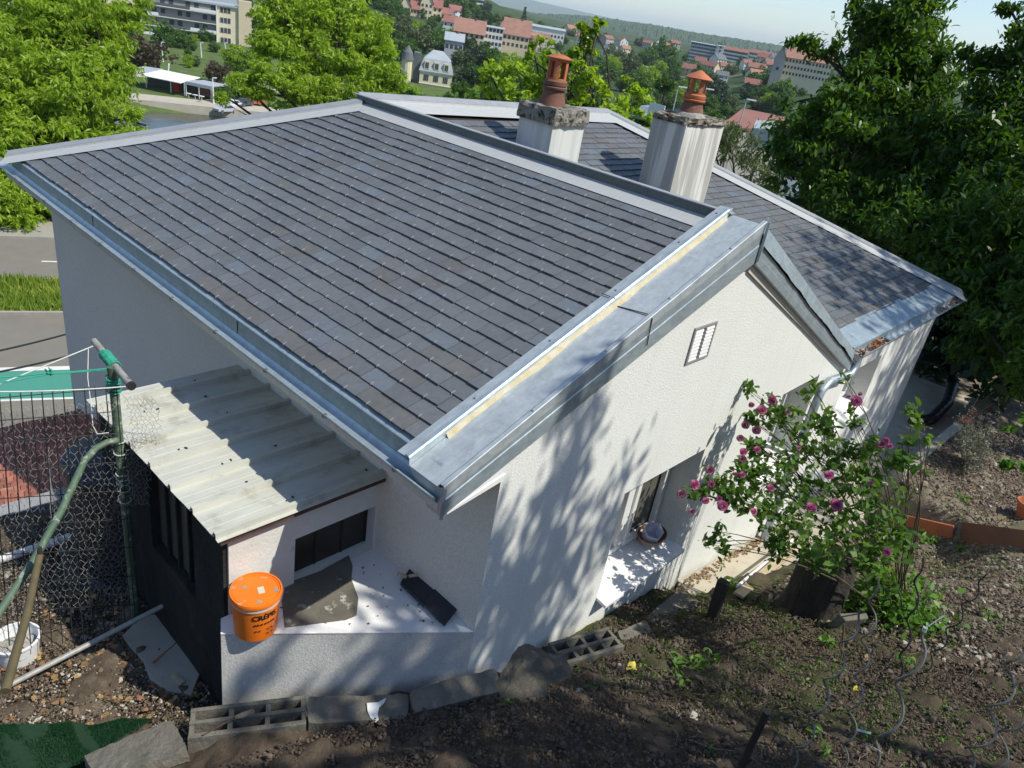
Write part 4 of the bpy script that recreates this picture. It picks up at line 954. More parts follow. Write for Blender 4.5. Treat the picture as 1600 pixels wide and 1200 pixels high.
# broken upright slab with a wavy top
def face(name, label, front, thick, mat, cat):
    t = thing(name, label, cat, V3(front[0])); mb = MB(); mb.prism(front, thick); roughen(mb.build('broken_face', mat, t), 4, .030, .07); return t
d0 = 3.82
fr = [at_d(px, py, d) for px, py, d in ((783, 1090, 3.86), (852, 1090, 3.86), (858, 1068, 3.9), (878, 1066, 3.92), (897, 1050, 3.98), (890, 1040, 3.98), (869, 1043, 3.95), (854, 1032, 3.95), (836, 1027, 3.95), (820, 1029, 3.95))]
face('broken_block', 'broken upright concrete block with wavy top edge against the white wall', fr, np.array([.05, .09, -.02]), pm('dark_brown_concrete', (.115, .10, .072), (.07, .06, .045), 6, .95, bs=.8, c3=(.17, .155, .12), s3=9, t3=(.6, .75)), 'concrete block')  # darker brown than the other blocks, with lighter blotches
q0, q1 = at_z(868, 1030, -3.80), at_z(978, 1004, -3.86); A0 = (at_z(868, 1030, -3.80) + at_z(978, 1003, -3.84) + at_z(960, 985, -3.84) + at_z(858, 1014, -3.80)) / 4
hollow_block('hollow_block', 'hollow concrete block with rows of square cells, half sunk below the window', A0, .52, .20, .22, math.atan2((q1 - q0)[1], (q1 - q0)[0]) + .02, (2, 4), tilt=.06)
pts = [at_z(985, 1019, -3.93), at_z(1028, 1000, -3.95), at_z(1008, 968, -3.95), at_z(964, 988, -3.92)]
slab('concrete_slab', 'short mossy slab between the hollow block and the path', pts, .12, MT['concrete'])
pts = [at_z(1040, 986, -4.0), at_z(1096, 942, -4.05), at_z(1060, 920, -4.05), at_z(1008, 966, -4.0)]
slab('concrete_slab', 'square weathered slab with a pale ring stain beside the path', pts, .12, MT['concrete'])
pts = [at_z(150, 1215, -3.72), at_z(296, 1172, -3.70), at_z(268, 1124, -3.75), at_z(130, 1180, -3.78)]
slab('concrete_slab', 'flat grey slab lying beside the green mat, bottom left', pts, .07, MT['concrete'], 'paving slab')
# path along the wall
mb = MB(); N_ = 14
pa = [(5.35, 2.10, -4.37), (5.2, 1.74, -4.34), (6.0, 1.66, -4.45), (7.0, 1.62, -4.66), (8.4, 1.52, -4.745), (11.4, 1.45, -4.76), (14.5, 1.45, -4.76), (14.5, 4.5, -4.8), (11.15, 4.5, -4.8), (11.15, 2.10, -4.76), (7.6, 2.10, -4.74), (6.4, 2.10, -4.55)]
mb.prism(pa[:4] + pa[-2:], (0, 0, -.08)) if False else None
for quad in ([0, 1, 2, 11], [11, 2, 3, 10], [10, 3, 4], [10, 4, 5, 9], [9, 5, 6, 7, 8]): mb.poly([pa[i] for i in quad])
for a, b2 in zip(pa[:7], pa[1:7]): mb.poly([a, b2, (b2[0], b2[1], b2[2] - .2), (a[0], a[1], a[2] - .2)])
tag(mb.build('path', MT['path']), kind='structure')
mb = MB()
for k in range(240):
    t = RNG.random(); x_ = 5.2 + 2.6 * t; y_ = 2.07 - abs(RNG.normal(0, .05)); z_ = np.interp(x_, [5.35, 6.4, 7.6], [-4.35, -4.54, -4.73])
    mb.box((x_, y_, z_), tuple(RNG.uniform(.008, .022, 3)), np.array(Matrix.Rotation(RNG.uniform(0, 6), 3, Vector((.3, .5, .8)))))
tag(mb.build('path_gravel', pm('brown_gravel', (.34, .24, .13), (.22, .15, .09), 20, .9)), kind='stuff')

# trowel / file on the leftmost block
a, b2 = at_z(330, 1132, -3.63), at_z(398, 1112, -3.60)
t = thing('file_tool', 'rusty file with grey wooden handle lying on the leftmost hollow block', 'tool', a)
mb = MB(); mid = a * .45 + b2 * .55; mb.tube([mid, mid * .6 + b2 * .4, b2 * .9 + mid * .1, b2], [.010, .017, .018, .009], 10); mb.build('handle', MT['twig'], t, smooth=True)
mb = MB(); mb.tube([a + [-.05, -.02, -.02], mid], [.004, .005], 6); mb.build('blade', MT['rust'], t)

# dark post, planks, pipe, stump, planter
def post(name, label, cat, b, top, w, mat, taper=1.0, parent=None):
    t = thing(name, label, cat, b); mb = MB(); mb.bar(V3(b) - [0, 0, .05], top, w, w * .7, up=(1, 0, .1)); mb.build('post_body', mat, t, bevel=.006); return t
b = gp(1112, 968); post('concrete_stake', 'short dark pointed stake standing beside the path', 'stake', b, upright(b, 1131, 908), .085, MT['wood_dark'])
a, b2 = gp(1152, 936) + [0, 0, .04], gp(1236, 868) + [0, 0, .10]
t = thing('plank', 'pale wooden plank lying beside the tree stump', 'plank', a); mb = MB(); mb.bar(a, b2, .09, .022); mb.build('board', MT['plank'], t, bevel=.002)
a, b2 = gp(1148, 926) + [0, 0, .07], gp(1232, 860) + [0, 0, .15]
t = thing('metal_strip', 'shiny pale metal strip lying along the wooden plank', 'strip', a); mb = MB(); mb.tube([a, b2], .013, 8); mb.build('strip_body', MT['pvc'], t, smooth=True)
sb = gp(1262, 955); st = thing('tree_stump', 'dark old tree stump left of the rose bush', 'stump', sb)
stp = upright(sb, 1292, 866); hs = stp[2] - sb[2]
mb = MB(); seg = 48; prof = [(.24, -.12), (.215, .02), (.20, .12), (.19, hs * .35), (.19, hs * .65), (.185, hs * .9), (.17, hs), (.13, hs - .03), (.09, hs - .05), (.04, hs - .04), (.001, hs - .05)]
mb.lathe(sb, prof, seg); c0 = sb
vs = []
for (x, y, z) in mb.v:
    dx, dy = x - c0[0], y - c0[1]; r = math.hypot(dx, dy); a = math.atan2(dy, dx)
    w_ = 1 + .16 * sin(3 * a + 1) + .05 * sin(31 * a) + .05 * sin(7 * a) + .05 * (vnoise(a * 9 + 40, z * 3) - .5) + .05 * sin(17 * a); vs.append((c0[0] + dx * w_, c0[1] + dy * w_, z + (.12 if z > c0[2] + .2 else .02) * (vnoise(a * 3 + 20, r * 16) - .5)))
mb.v = vs; mb.build('stump_wood', MT['stump'], st)
pb_ = gp(1322, 985)
t = thing('grey_stone', 'flat dark stone slab leaning at the foot of the rose bush', 'stone', pb_); mb = MB(); mb.box(pb_ + [0, .02, .06], (.24, .06, .22), np.array(Matrix.Rotation(-.5, 3, 'Z')) @ np.array(Matrix.Rotation(.35, 3, 'X')), jit=.012); mb.build('stone_body', MT['concrete'], t, bevel=.012)
# steel pipe bottom
b = gp(1150, 1215); top = upright(b, 1198, 1112); post_p = thing('steel_pipe_stake', 'dark steel pipe stuck in the soil at the bottom edge', 'pipe', b)
mb = MB(); mb.tube([b - [0, 0, .1], top], .019, 12); mb.build('pipe_body', pm('dull_dark_steel', (.06, .052, .045), (.035, .03, .026), 14, .5, metal=.3), post_p, smooth=True)

# raised bed on the right
c_ = [at_z(1403, 745, -4.36), at_z(1500, 792, -4.40)]
pts = [c_[0], c_[1], c_[1] + [.16, .03, 0], c_[0] + [.16, .03, 0]]
slab('concrete_edging', 'pale concrete edging panel closing the near end of the raised bed', [pts[0], pts[1], pts[2], pts[3]], .34, MT['concrete_l'], 'edging')
a, b2 = c_[0], at_z(1556, 618, -4.36)
mid = a * .45 + b2 * .55
for k, (p0, p1, mt, lb) in enumerate(((a, mid, MT['concrete_l'], 'pale concrete kerb along the corridor side of the raised bed'), (mid + (b2 - a) * .01, b2, MT['brick_red'], 'reddish end length of the raised bed kerb, beside the dark corner'))):
    t = thing('bed_kerb', lb, 'kerb', p0); mb = MB(); mb.bar(p0 - [0, 0, .14], p1 - [0, 0, .14], .12, .40); mb.build('kerb_stone', mt, t, bevel=.008)
for k, (p, mtn, lb) in enumerate(((((1412, 822), (1486, 842)), 'terracotta', 'short reddish clay edging board near the rose bush'), (((1503, 838), (1612, 872)), 'terra_edge', 'long brown clay edging board at the right edge'))):
    MT['terra_edge'] = MT.get('terra_edge') or pm('brown_clay_board', (.17, .075, .045), (.11, .055, .038), 5, .85, bs=.3, c3=(.10, .09, .07), s3=4, t3=(.6, .75))
    a, b2 = gp(*p[0]) + [0, 0, .12], gp(*p[1]) + [0, 0, .14 + .1 * k]
    t = thing('clay_edging', lb, 'edging', a); mb = MB(); mb.bar(a - [0, 0, .08 + .06 * k], b2 - [0, 0, .08 + .06 * k], .03, .22 + .14 * k); mb.build('board', MT[mtn], t, bevel=.004)
mb = MB(); pl = [gp(px, py) + [0, 0, .035] for px, py in ((1470, 830), (1540, 812), (1612, 808), (1612, 858), (1500, 845))]; mb.prism(pl, (0, 0, -.1)); t = thing('mossy_slab', 'moss covered stone slab under the terracotta pot', 'slab', pl[0]); mb.build('slab_body', pm('yellow_moss_stone', (.27, .24, .12), (.17, .15, .09), 9, 1, bs=1, c3=(.36, .33, .27), s3=7, t3=(.55, .7)), t, bevel=.01)
pc = gp(1597, 812) + [0, 0, .04]; t = thing('terracotta_pot', 'round terracotta pot with shards in it at the right edge', 'flower pot', pc)
mb = MB(); mb.lathe(pc, [(.0001, 0), (.085, 0), (.125, .15), (.128, .155), (.14, .16), (.142, .20), (.128, .20), (.118, .15), (.08, .05), (.0001, .05)], 28); mb.build('pot_body', MT['terracotta'], t, smooth=True)
mb = MB()
for k in range(6): mb.box(pc + [.02 * k - .05, RNG.normal(0, .03), .12 + RNG.uniform(0, .06)], (.09, .012, .06), np.array(Matrix.Rotation(RNG.uniform(0, 6), 3, Vector((.4, .6, .5)))))
mb.build('pot_shard', MT['terracotta'], t)
# black hose in the dark corner
hs_ = at_z(1460, 610, -4.5); t = thing('black_hose', 'thick black corrugated hose coiled in the dark corner beyond the house', 'hose', hs_)
mb = MB(); hp = [at_z(px, py, z) for px, py, z in ((1425, 660, -4.72), (1455, 655, -4.7), (1480, 630, -4.66), (1490, 600, -4.6), (1484, 575, -4.3), (1462, 560, -4.1), (1440, 556, -4.05), (1425, 570, -4.2))]
fine = []
for i in range(len(hp) - 1):
    for k in range(12): fine.append(hp[i] * (1 - k / 12) + hp[i + 1] * k / 12)
mb.tube(fine, [.085 + .006 * sin(i * 2.1) for i in range(len(fine))], 12); mb.build('hose_body', MT['black'], t, smooth=True)

# ---------------------------------------------------------------- left corner: clothes post, fence, bin, bucket
PB = gp(213, 968); PX, PY = PB[0], PB[1]
PT = upright(PB, 176, 585)
cp = thing('clothes_line_post', 'green painted clothes line post with rusty cross bar, cords tied round it', 'post', PB)
mb = MB(); mb.tube([PB - [0, 0, .1], PT + [0, 0, .05]], .026, 14); mb.build('pole', MT['green_pipe'], cp, smooth=True)
ca, cb_ = at_d(147, 533, np.linalg.norm(PT) * 1.06), at_d(206, 604, np.linalg.norm(PT) * .955)
mb = MB(); dv = nrm(cb_ - ca); mb.tube([ca, cb_], .020, 12); mb.build('cross_bar', MT['pipe_worn'], cp, smooth=True)
mb = MB(); mb.tube([cb_ - dv * .02, cb_ + dv * .002], [.0245, .0245], 12); mb.build('bar_end', MT['black'], cp)
brp = [at_d(px, py, np.linalg.norm(PT) * k) for px, py, k in ((186, 688, 1.02), (168, 691, 1.02), (150, 700, 1.015), (132, 720, 1.00), (118, 750, .985), (95, 800, .965), (50, 880, .935), (0, 955, .91), (-30, 1000, .90))]
mb = MB(); mb.tube(brp, .0195, 12); mb.build('brace', MT['green_pipe'], cp, smooth=True)
mb = MB(); kn = ca * .55 + cb_ * .45
for k in range(16):
    u = (k - 8) * .011; c_ = kn + dv * u; a1 = nrm(np.cross(dv, (0, 0, 1))); a2 = np.cross(dv, a1); tl = RNG.uniform(-.3, .3)
    mb.tube([c_ + (a1 * cos(a) + a2 * sin(a)) * .030 + dv * tl * .03 * cos(a) for a in np.linspace(0, 2 * pi, 11)], .0042, 5)
for k in range(7):
    c_ = PT - [0, 0, .02 + k * .014]; mb.tube([c_ + np.array([cos(a), sin(a), .25 * sin(a + k)]) * .037 for a in np.linspace(0, 2 * pi, 11)], .004, 5)
mb.build('green_cord_knot', MT['rope_green'], cp)
for zf in (.26, .31, .40, .42, .44, .47, .52): 
    mb = MB(); c_ = PT * (1 - zf * .9) + PB * zf * .9; mb.tube([c_ + np.array([cos(a), sin(a), .15 * sin(a)]) * .036 for a in np.linspace(0, 2 * pi, 11)], .0035, 5)
    mb.build('wire_tie', MT['rope_white'], cp)
def cord(label, pts, r, mat, sag=.0, n=14, name='cord', cat='cord'):
    t = thing(name, label, cat, pts[0]); mb = MB(); L = []
    for i in range(len(pts) - 1):
        for k in range(n): u = k / n; L.append(V3(pts[i]) * (1 - u) + V3(pts[i + 1]) * u - [0, 0, sag * 4 * u * (1 - u)])
    L.append(pts[-1]); mb.tube(L, r, 6); mb.build('strand', mat, t); return t
dP = np.linalg.norm(PT)
cord('white cord running up to the far end of the cross bar', [at_d(-40, 616, dP * .93), at_d(145, 541, dP * 1.05)], .0035, MT['rope_white'])
cord('taut white cord tied to the near end of the cross bar', [at_d(-40, 612, dP * .90), at_d(196, 604, dP * .957)], .0035, MT['rope_white'], .01)
cord('green cord tied to the middle of the cross bar, with a knot', [at_d(-40, 592, dP * .93), at_d(75, 583, dP * .97), at_d(182, 574, dP)], .0038, MT['rope_green'], .004)
cord('second thin green cord just below the knotted one', [at_d(-40, 605, dP * .93), at_d(80, 584, dP * .97), at_d(178, 577, dP)], .003, MT['rope_green'], .002)
cord('thin white cord hanging from the cross bar in a loop', [at_d(138, 545, dP * 1.04), at_d(137, 590, dP * 1.03), at_d(143, 640, dP * 1.02), at_d(145, 665, dP * 1.01), at_d(152, 678, dP * 1.0), at_d(170, 676, dP)], .0025, MT['rope_white'])
mb = MB()
q = at_d(75, 581, dP * .969)
for k in range(6): mb.tube([q + RNG.normal(0, .008, 3), q + RNG.normal(0, .012, 3) + [.01, 0, 0], q + RNG.normal(0, .012, 3)], .004, 5)
# knot belongs to the knotted cord
for o_ in bpy.data.objects:
    if o_.get('label', '').startswith('green cord tied'): mb.build('knot', MT['rope_green'], o_)
# black cables over the road
cord('upper black cable hanging over the road', [at_d(-60, 560, 14), at_d(104, 522, 15.5)] + [at_d(240, 470, 17)], .016, MT['black'], .02, name='cable', cat='cable')
cord('lower black cable hanging over the road', [at_d(-60, 592, 13), at_d(108, 556, 14.5)] + [at_d(240, 510, 16)], .016, MT['black'], .02, name='cable', cat='cable')

# welded mesh panel
pn = thing('wire_fence_panel', 'dark welded wire fence panel between the camera and the red roof', 'fence', PB + [-.6, 0, 0])
mb = MB(); PTH = {}
def fpt(px, f):          # f 0 bottom..1 top, a point on the panel plane
    dd = .965 - .0004 * (200 - px)
    b_ = np.array([px + 4, 945 + (200 - px) * .05]); t_ = np.array([px - 24 , 602 + (200 - px) * .08])
    q = b_ * (1 - f) + t_ * f; fo = .035 if .86 < f < .93 else 0
    base = at_d(b_[0], b_[1], np.linalg.norm(PB) * dd); w = ray(q[0], q[1]); return w * ((math.hypot(base[0], base[1]) - fo) / math.hypot(w[0], w[1]))
nv = 17
for k in range(nv + 1):
    px = -60 + k * 16.6
    if px > 214: break
    mb.tube([fpt(px, f) for f in (-.16, .2, .45, .7, .84, .88, .92, 1.0)], .0032, 5)
for f in (0, .13, .26, .39, .52, .65, .78, .88, .985): mb.tube([fpt(px, f) for px in np.linspace(-60, 208, 12)], .0030, 5)
mb.build('wire_grid', MT['wire_dark'], pn)
# hexagonal chicken wire
def hexmesh(mb, fn, u0, u1, v0, v1, nu, nv_, r, jit=.06):
    """honeycomb wire: short uprights joined by slanting strands"""
    def P(a, b2): return fn(u0 + (u1 - u0) * a / nu + jit * (vnoise(a * 2.3 + 5, b2 * 1.7) - .5) * (u1 - u0) / nu, v0 + (v1 - v0) * b2 / nv_ + jit * .6 * (vnoise(a * 1.9, b2 * 2.1 + 9) - .5) * (v1 - v0) / nv_)
    for j in range(nv_):
        o = .5 * (j % 2)
        for i in range(nu):
            a0 = P(i + o, j); a1 = P(i + o, j + .42); a2 = P(i + o + .5, j + 1); a3 = P(i + o - .5, j + 1)
            for s, e in ((a0, a1), (a1, a2), (a1, a3)):
                d = e - s; n_ = nrm(np.cross(d, (.5, .6, .4))) * r; m_ = nrm(np.cross(d, n_)) * r
                mb.raw([s + n_, s - n_ * .5 + m_, s - n_ * .5 - m_, e + n_, e - n_ * .5 + m_, e - n_ * .5 - m_], [(0, 1, 4, 3), (1, 2, 5, 4), (2, 0, 3, 5)])
cw = thing('chicken_wire', 'loose crumpled chicken wire stretched from the post to the shed and the bin', 'netting', PB + [.1, 0, 0])
mb = MB()
def pip(x, y, poly):
    x = np.asarray(x); y = np.asarray(y); ins = np.zeros(x.shape, bool); n = len(poly); j = n - 1
    for i in range(n):
        xi, yi, xj, yj = poly[i][0], poly[i][1], poly[j][0], poly[j][1]
        ins ^= ((yi > y) != (yj > y)) & (x < (xj - xi) * (y - yi) / (yj - yi + 1e-12) + xi); j = i
    return ins
KEEP_OFF = []
def f1(u, v):            # flat piece on the panel, left
    px = -10 + u * 215; f = .0 + .95 * v; q = fpt(px, f); return q * (1.012 + .012 * vnoise(u * 6, v * 5))
hexmesh(mb, f1, .0, 1.0, .0, .98, 21, 30, .0010, .9)
BC = gp(185, 905) 
def f2(u, v):            # round the bin
    a0 = math.radians(150) + u * math.radians(190); r = .43 + .03 * vnoise(u * 9, v * 7)
    c_ = at_z(196, 905, -4.15); return np.array([c_[0] + .10 + r * cos(a0), c_[1] + .18 + r * .9 * sin(a0), -4.12 + .98 * v + .03 * vnoise(u * 7, 3)])
hexmesh(mb, f2, 0, 1, 0, 1, 34, 30, .0013, .6)
def f3(u, v):            # tattered piece by the roof edge
    px = 196 + 48 * u + 10 * sin(v * 5); py = 620 + 170 * v; return at_d(px, py, dP * (1.0 + .05 * v + .03 * vnoise(u * 5, v * 4)))
hexmesh(mb, f3, 0, 1, 0, 1, 7, 26, .0011, 1.2)
mb.build('netting', MT['wire_galv'], cw)
bn = thing('compost_bin', 'black plastic bin behind the chicken wire beside the shed', 'bin', (BC[0], BC[1], -4.12))
c_ = at_z(196, 905, -4.15); mb = MB(); mb.lathe((c_[0] + .10, c_[1] + .20, -4.13), [(.36, 0), (.35, .3), (.34, .86), (.36, .87), (.36, .91), (.30, .93), (.0001, .95)], 22, wob=.015); mb.build('bin_body', MT['black'], bn, smooth=True)
q = gp(125, 930); mb = MB(); mb.poly([q, q + [.24, -.10, .02], q + [.26, .12, .22], q + [.16, .14, .20]]); so = mb.build('sheet_corner', MT['black'], bn)
# poles
a, b2 = at_d(8, 1080, 3.98), at_d(62, 868, 4.45)
t = thing('leaning_stake', 'thin brown stake leaning in front of the white bucket', 'stake', a); mb = MB(); mb.tube([a, a * .5 + b2 * .5 + [.01, 0, 0], b2], [.021, .019, .017], 10); mb.build('stake_body', MT['olive'], t, smooth=True)
mb = MB(); mb.tube([b2 - [.0, 0, .02], b2 + [0.005, 0, .05]], [.016, .010], 8); mb.build('stake_tip', MT['wood_dark'], t)
a, b2 = gp(-30, 1106) + [0, 0, .06], at_z(324, 911, -3.86)
t = thing('lying_pole', 'long bare metal pole lying slanted over the rubble', 'pole', a); mb = MB(); m1 = a * .13 + b2 * .87; mb.tube([a, m1], .0175, 12); mb.build('pole_body', MT['pole'], t, smooth=True)
mb = MB(); mb.tube([m1 - (b2 - a) * .012, m1 + (b2 - a) * .012], .021, 12); mb.tube([m1, b2], [.013, .009], 10); mb.build('pole_tip', MT['pole'], t, smooth=True)
a, b2 = at_z(-30, 884, -4.05), at_z(134, 831, -4.02)
t = thing('white_pipe', 'white peeling pipe lying behind the wire fence', 'pipe', a); mb = MB(); mb.tube([a, b2], .030, 12); mb.build('pipe_body', MT['ledge'], t, smooth=True)
# white plaster bucket
pc = gp(30, 1028); t = thing('plaster_bucket', 'white bucket half full of plaster rubble, standing among leaves', 'bucket', pc); pc = pc + [0, 0, -.03]
mb = MB(); mb.lathe(pc, [(.0001, .0), (.105, 0), (.128, .19), (.136, .19), (.138, .205), (.130, .207), (.122, .205), (.105, .06), (.0001, .06)], 30); mb.build('bucket_body', MT['pvc'], t, smooth=True)
mb = MB(); vs = []
mb.lathe(pc, [(.118, .12), (.09, .14), (.05, .155), (.0001, .15)], 26, wob=.05); mb.v = [(x, y, z + .03 * (vnoise(x * 60, y * 60) - .5)) for x, y, z in mb.v]
mb.build('plaster_rubble', pm('plaster_rubble', (.50, .48, .43), (.34, .32, .28), 18, 1, bs=1, bscale=50, bd=.02), t)
# green mat
pts = [gp(px, py) + [0, 0, .06] for px, py in ((-40, 1160), (0, 1146), (40, 1144), (100, 1142), (150, 1146), (195, 1135), (240, 1134), (200, 1160), (160, 1185), (120, 1215), (-40, 1215))]
KEEP_OFF.append(pts); pc = [sum(p[i] for p in pts) / len(pts) for i in range(3)]; mb = MB(); rings = 14; vs = []; fs = []
pts2 = []
for i in range(len(pts)):
    a, b2 = pts[i], pts[(i + 1) % len(pts)]
    for k in range(8): pts2.append(a * (1 - k / 8) + b2 * k / 8 + [RNG.normal(0, .003), RNG.normal(0, .003), 0])
n2 = len(pts2)
for r in range(rings + 1):
    for p in pts2:
        q = V3(pc) * (1 - r / rings) + p * (r / rings); q[2] += .03 * (vnoise(q[0] * 6, q[1] * 6) - .5) * (1 if r < rings else .3) + .02 * (vnoise(q[0] * 18 + 7, q[1] * 5) > .62) * (r < rings); vs.append(q)
for r in range(rings):
    for k in range(n2): k2 = (k + 1) % n2; fs.append((r * n2 + k, r * n2 + k2, (r + 1) * n2 + k2, (r + 1) * n2 + k))
mb.raw(vs, fs); mo = mb.build('green_mat', MT['mat_green'], smooth=True); tag(mo, 'piece of dark artificial grass lying in the bottom left corner', 'mat')
n = 26000; idx = RNG.integers(0, len(pts2), n); fr_ = RNG.random(n)[:, None]; PA = np.array(pts2); rr = np.sqrt(RNG.random(n)); base = V3(pc)[None] * (1 - rr[:, None]) + (PA[idx] * fr_ + PA[(idx + 1) % len(PA)] * (1 - fr_)) * rr[:, None]
base[:, 2] += .03 * (vnoise(base[:, 0] * 6, base[:, 1] * 6) - .5) + .005
ang = RNG.uniform(0, 2 * pi, n); wv = np.stack([np.cos(ang), np.sin(ang), 0 * ang], -1) * .0022; ln = RNG.normal(0, .004, (n, 3)); ln[:, 2] = RNG.uniform(.008, .018, n)
fast_mesh('mat_pile', np.stack([base - wv, base + wv, base + ln], 1), 3, leaf_mat('mat_fibre', (.008, .05, .018), (.014, .075, .028), (.03, .11, .045), .1, .7), mo, tint=RNG.random(n))
# flat cement fragment
pts = [gp(px, py) + [0, 0, .04] for px, py in ((192, 1000), (218, 972), (242, 966), (256, 974), (268, 1000), (285, 1020), (312, 1060), (300, 1092), (262, 1085), (235, 1068), (225, 1040), (208, 1022))]
KEEP_OFF.append(pts)
t = thing('cement_fragment', 'flat fragment of pale cement lying by the shed with a red brush on it', 'cement piece', pts[0]); mb = MB(); mb.prism(pts, (0, 0, -.05)); mb.build('slab_body', MT['concrete_l'], t, bevel=.006)
a, b2 = pts[5] + [-.10, .04, .03], pts[6] + [-.0, .14, .06]
a = gp(240, 1048) + [0, 0, .07]; b2 = gp(285, 1012) + [0, 0, .09]
t = thing('small_brush', 'red handled wire tool lying on the cement fragment', 'tool', a); mb = MB(); m1 = a * .6 + b2 * .4; mb.tube([a, m1], [.010, .008], 8); mb.build('handle', MT['brick_red'], t, smooth=True)
mb = MB(); mb.tube([m1, b2, b2 + [.04, .02, -.01]], .0035, 6); mb.build('shaft', MT['rust'], t)
# low wall and red roof beyond the fence
lw = [at_z(-60, 830, -4.16), at_z(150, 762, -4.16), at_z(170, 742, -4.16), at_z(-60, 806, -4.16)]
t = thing('coping_wall', 'grey coping of the low wall below the red tiled roof', 'wall', lw[0]); mb = MB(); mb.prism(lw, (0, 0, -3)); mb.build('coping', pm('grey_coping', (.30, .31, .32), (.24, .25, .255), 3, .9), t)
rz0, rz1 = -4.30, -4.75
q0, q1 = at_z(-70, 812, rz0), at_z(190, 738, rz0); q2, q3 = at_z(180, 632, rz1), at_z(-70, 690, rz1)
gr_ = thing('tiled_outbuilding', 'low outbuilding with a red clay tiled roof seen through the wire fence', 'outbuilding', q0)
mb = MB(); nr, nc = 15, 26
for i in range(nr):
    for j in range(nc):
        def Pt(u, v): return (q0 * (1 - u) + q1 * u) * (1 - v) + (q3 * (1 - u) + q2 * u) * v
        u0, u1 = j / nc + .002, (j + 1) / nc - .002; v0, v1 = i / nr, (i + 1) / nr + .02; mb.tv = RNG.random(); e = RNG.uniform(.0, .014)
        uo = .5 / nc if i % 2 else 0; 
        a0, a1, a2, a3 = Pt(u0 + uo, v0), Pt(u1 + uo, v0), Pt(u1 + uo, v1), Pt(u0 + uo, v1)
        z0_, z1_ = np.array([0, 0, .002 + e * .3]), np.array([0, 0, .022 + e])       # far (low) edge raised: the roof falls away from the viewer
        mb.raw([a0 + z0_, a1 + z0_, a2 + z1_, a3 + z1_, a2 - z1_ * .1, a3 - z1_ * .1], [(0, 1, 2, 3), (3, 2, 4, 5), (1, 4, 2), (0, 3, 5)])
rm = pm('red_clay_tile', (.40, .135, .085), (.28, .095, .065), 6, .9, bs=.3, bscale=30, c3=(.46, .24, .17), s3=5, t3=(.58, .74), tintvar=.35)
mb.build('tiled_roof', rm, gr_, tint=True)
mb = MB(); mb.prism([q0 - [0, 0, .06], q1 - [0, 0, .06], q2 - [0, 0, .06], q3 - [0, 0, .06]], (0, 0, -.1)); mb.prism([q0 + (q1 - q0) * .02 - [0, 0, .17], q1 - [0, 0, .17], q2 - [0, .1, .17], q3 + (q2 - q3) * .02 - [0, .1, .17]], (0, 0, -7)); mb.build('wall', MT['wall_side'], gr_)

# ---------------------------------------------------------------- foliage
def unit(n):
    v = RNG.normal(0, 1, (n, 3)); return v / np.linalg.norm(v, axis=1, keepdims=True)
def leaves(C, size, aspect=.45, droop=.4, jit=.35, fold=True):
    """one six-cornered leaf per row of C: a pointed outline bent along its midrib"""
    n = len(C); d = unit(n); d[:, 2] -= droop; d /= np.linalg.norm(d, axis=1, keepdims=True)
    up = unit(n); up[:, 2] = np.abs(up[:, 2]) + .9
    w = np.cross(d, up); w /= np.linalg.norm(w, axis=1, keepdims=True) + 1e-9; nn = np.cross(w, d)
    s = (size * (1 + jit * RNG.normal(0, 1, n)).clip(.45, 1.7))[:, None]
    a = aspect * s
    B = C - d * s * .5; T = C + d * s * .5 - nn * s * .12
    return np.stack([B, C - d * s * .18 + w * a * .42 + nn * s * .05, C + d * s * .18 + w * a * .36 + nn * s * .02, T, C + d * s * .18 - w * a * .36 + nn * s * .02, C - d * s * .18 - w * a * .42 + nn * s * .05], 1)
def quads(C, size, aspect=.5, droop=.3, jit=.35):
    n = len(C); d = unit(n); d[:, 2] -= droop; d /= np.linalg.norm(d, axis=1, keepdims=True)
    w = np.cross(d, unit(n)); w /= np.linalg.norm(w, axis=1, keepdims=True) + 1e-9
    s = (size * (1 + jit * RNG.normal(0, 1, n)).clip(.4, 1.8))[:, None]
    return np.stack([C - d * s * .5, C + w * s * aspect * .5, C + d * s * .5, C - w * s * aspect * .5], 1)
def fans(C, nl, size, aspect=.25, droop=.55):
    """palmate sprays: nl narrow leaflets hanging from each point"""
    n = len(C); ax = unit(n); ax[:, 2] = -abs(ax[:, 2]) * droop; Cn = np.repeat(C, nl, 0); A = np.repeat(ax, nl, 0)
    d = A * .75 + unit(n * nl) * .65; d[:, 2] -= droop * .6; d /= np.linalg.norm(d, axis=1, keepdims=True)
    w = np.cross(d, unit(n * nl)); w /= np.linalg.norm(w, axis=1, keepdims=True) + 1e-9
    s = (size * RNG.uniform(.6, 1.3, n * nl))[:, None]
    return np.stack([Cn, Cn + d * s * .5 + w * s * aspect * .5, Cn + d * s, Cn + d * s * .5 - w * s * aspect * .5], 1)
def crown_points(clumps, dens, nleaf, sub=.34, flat=.75, shell=.55):
    out = []; subs = []
    for c, r in clumps:
        k = max(3, int(dens * r * r)); v = unit(k) * (RNG.random(k) ** .5 * (1 - shell) + shell)[:, None] * r
        v *= np.array([1, 1, .9]); sc = V3(c) + v
        keep = RNG.random(k) < .85; sc = sc[keep]
        subs.append((V3(c), sc))
        for q in sc:
            rr = sub * r ** .5 * RNG.uniform(.6, 1.25); m_ = int(nleaf * RNG.uniform(.6, 1.3))
            out.append(q + RNG.normal(0, 1, (m_, 3)) * rr * .5 * np.array([1, 1, flat]))
    return np.concatenate(out), subs
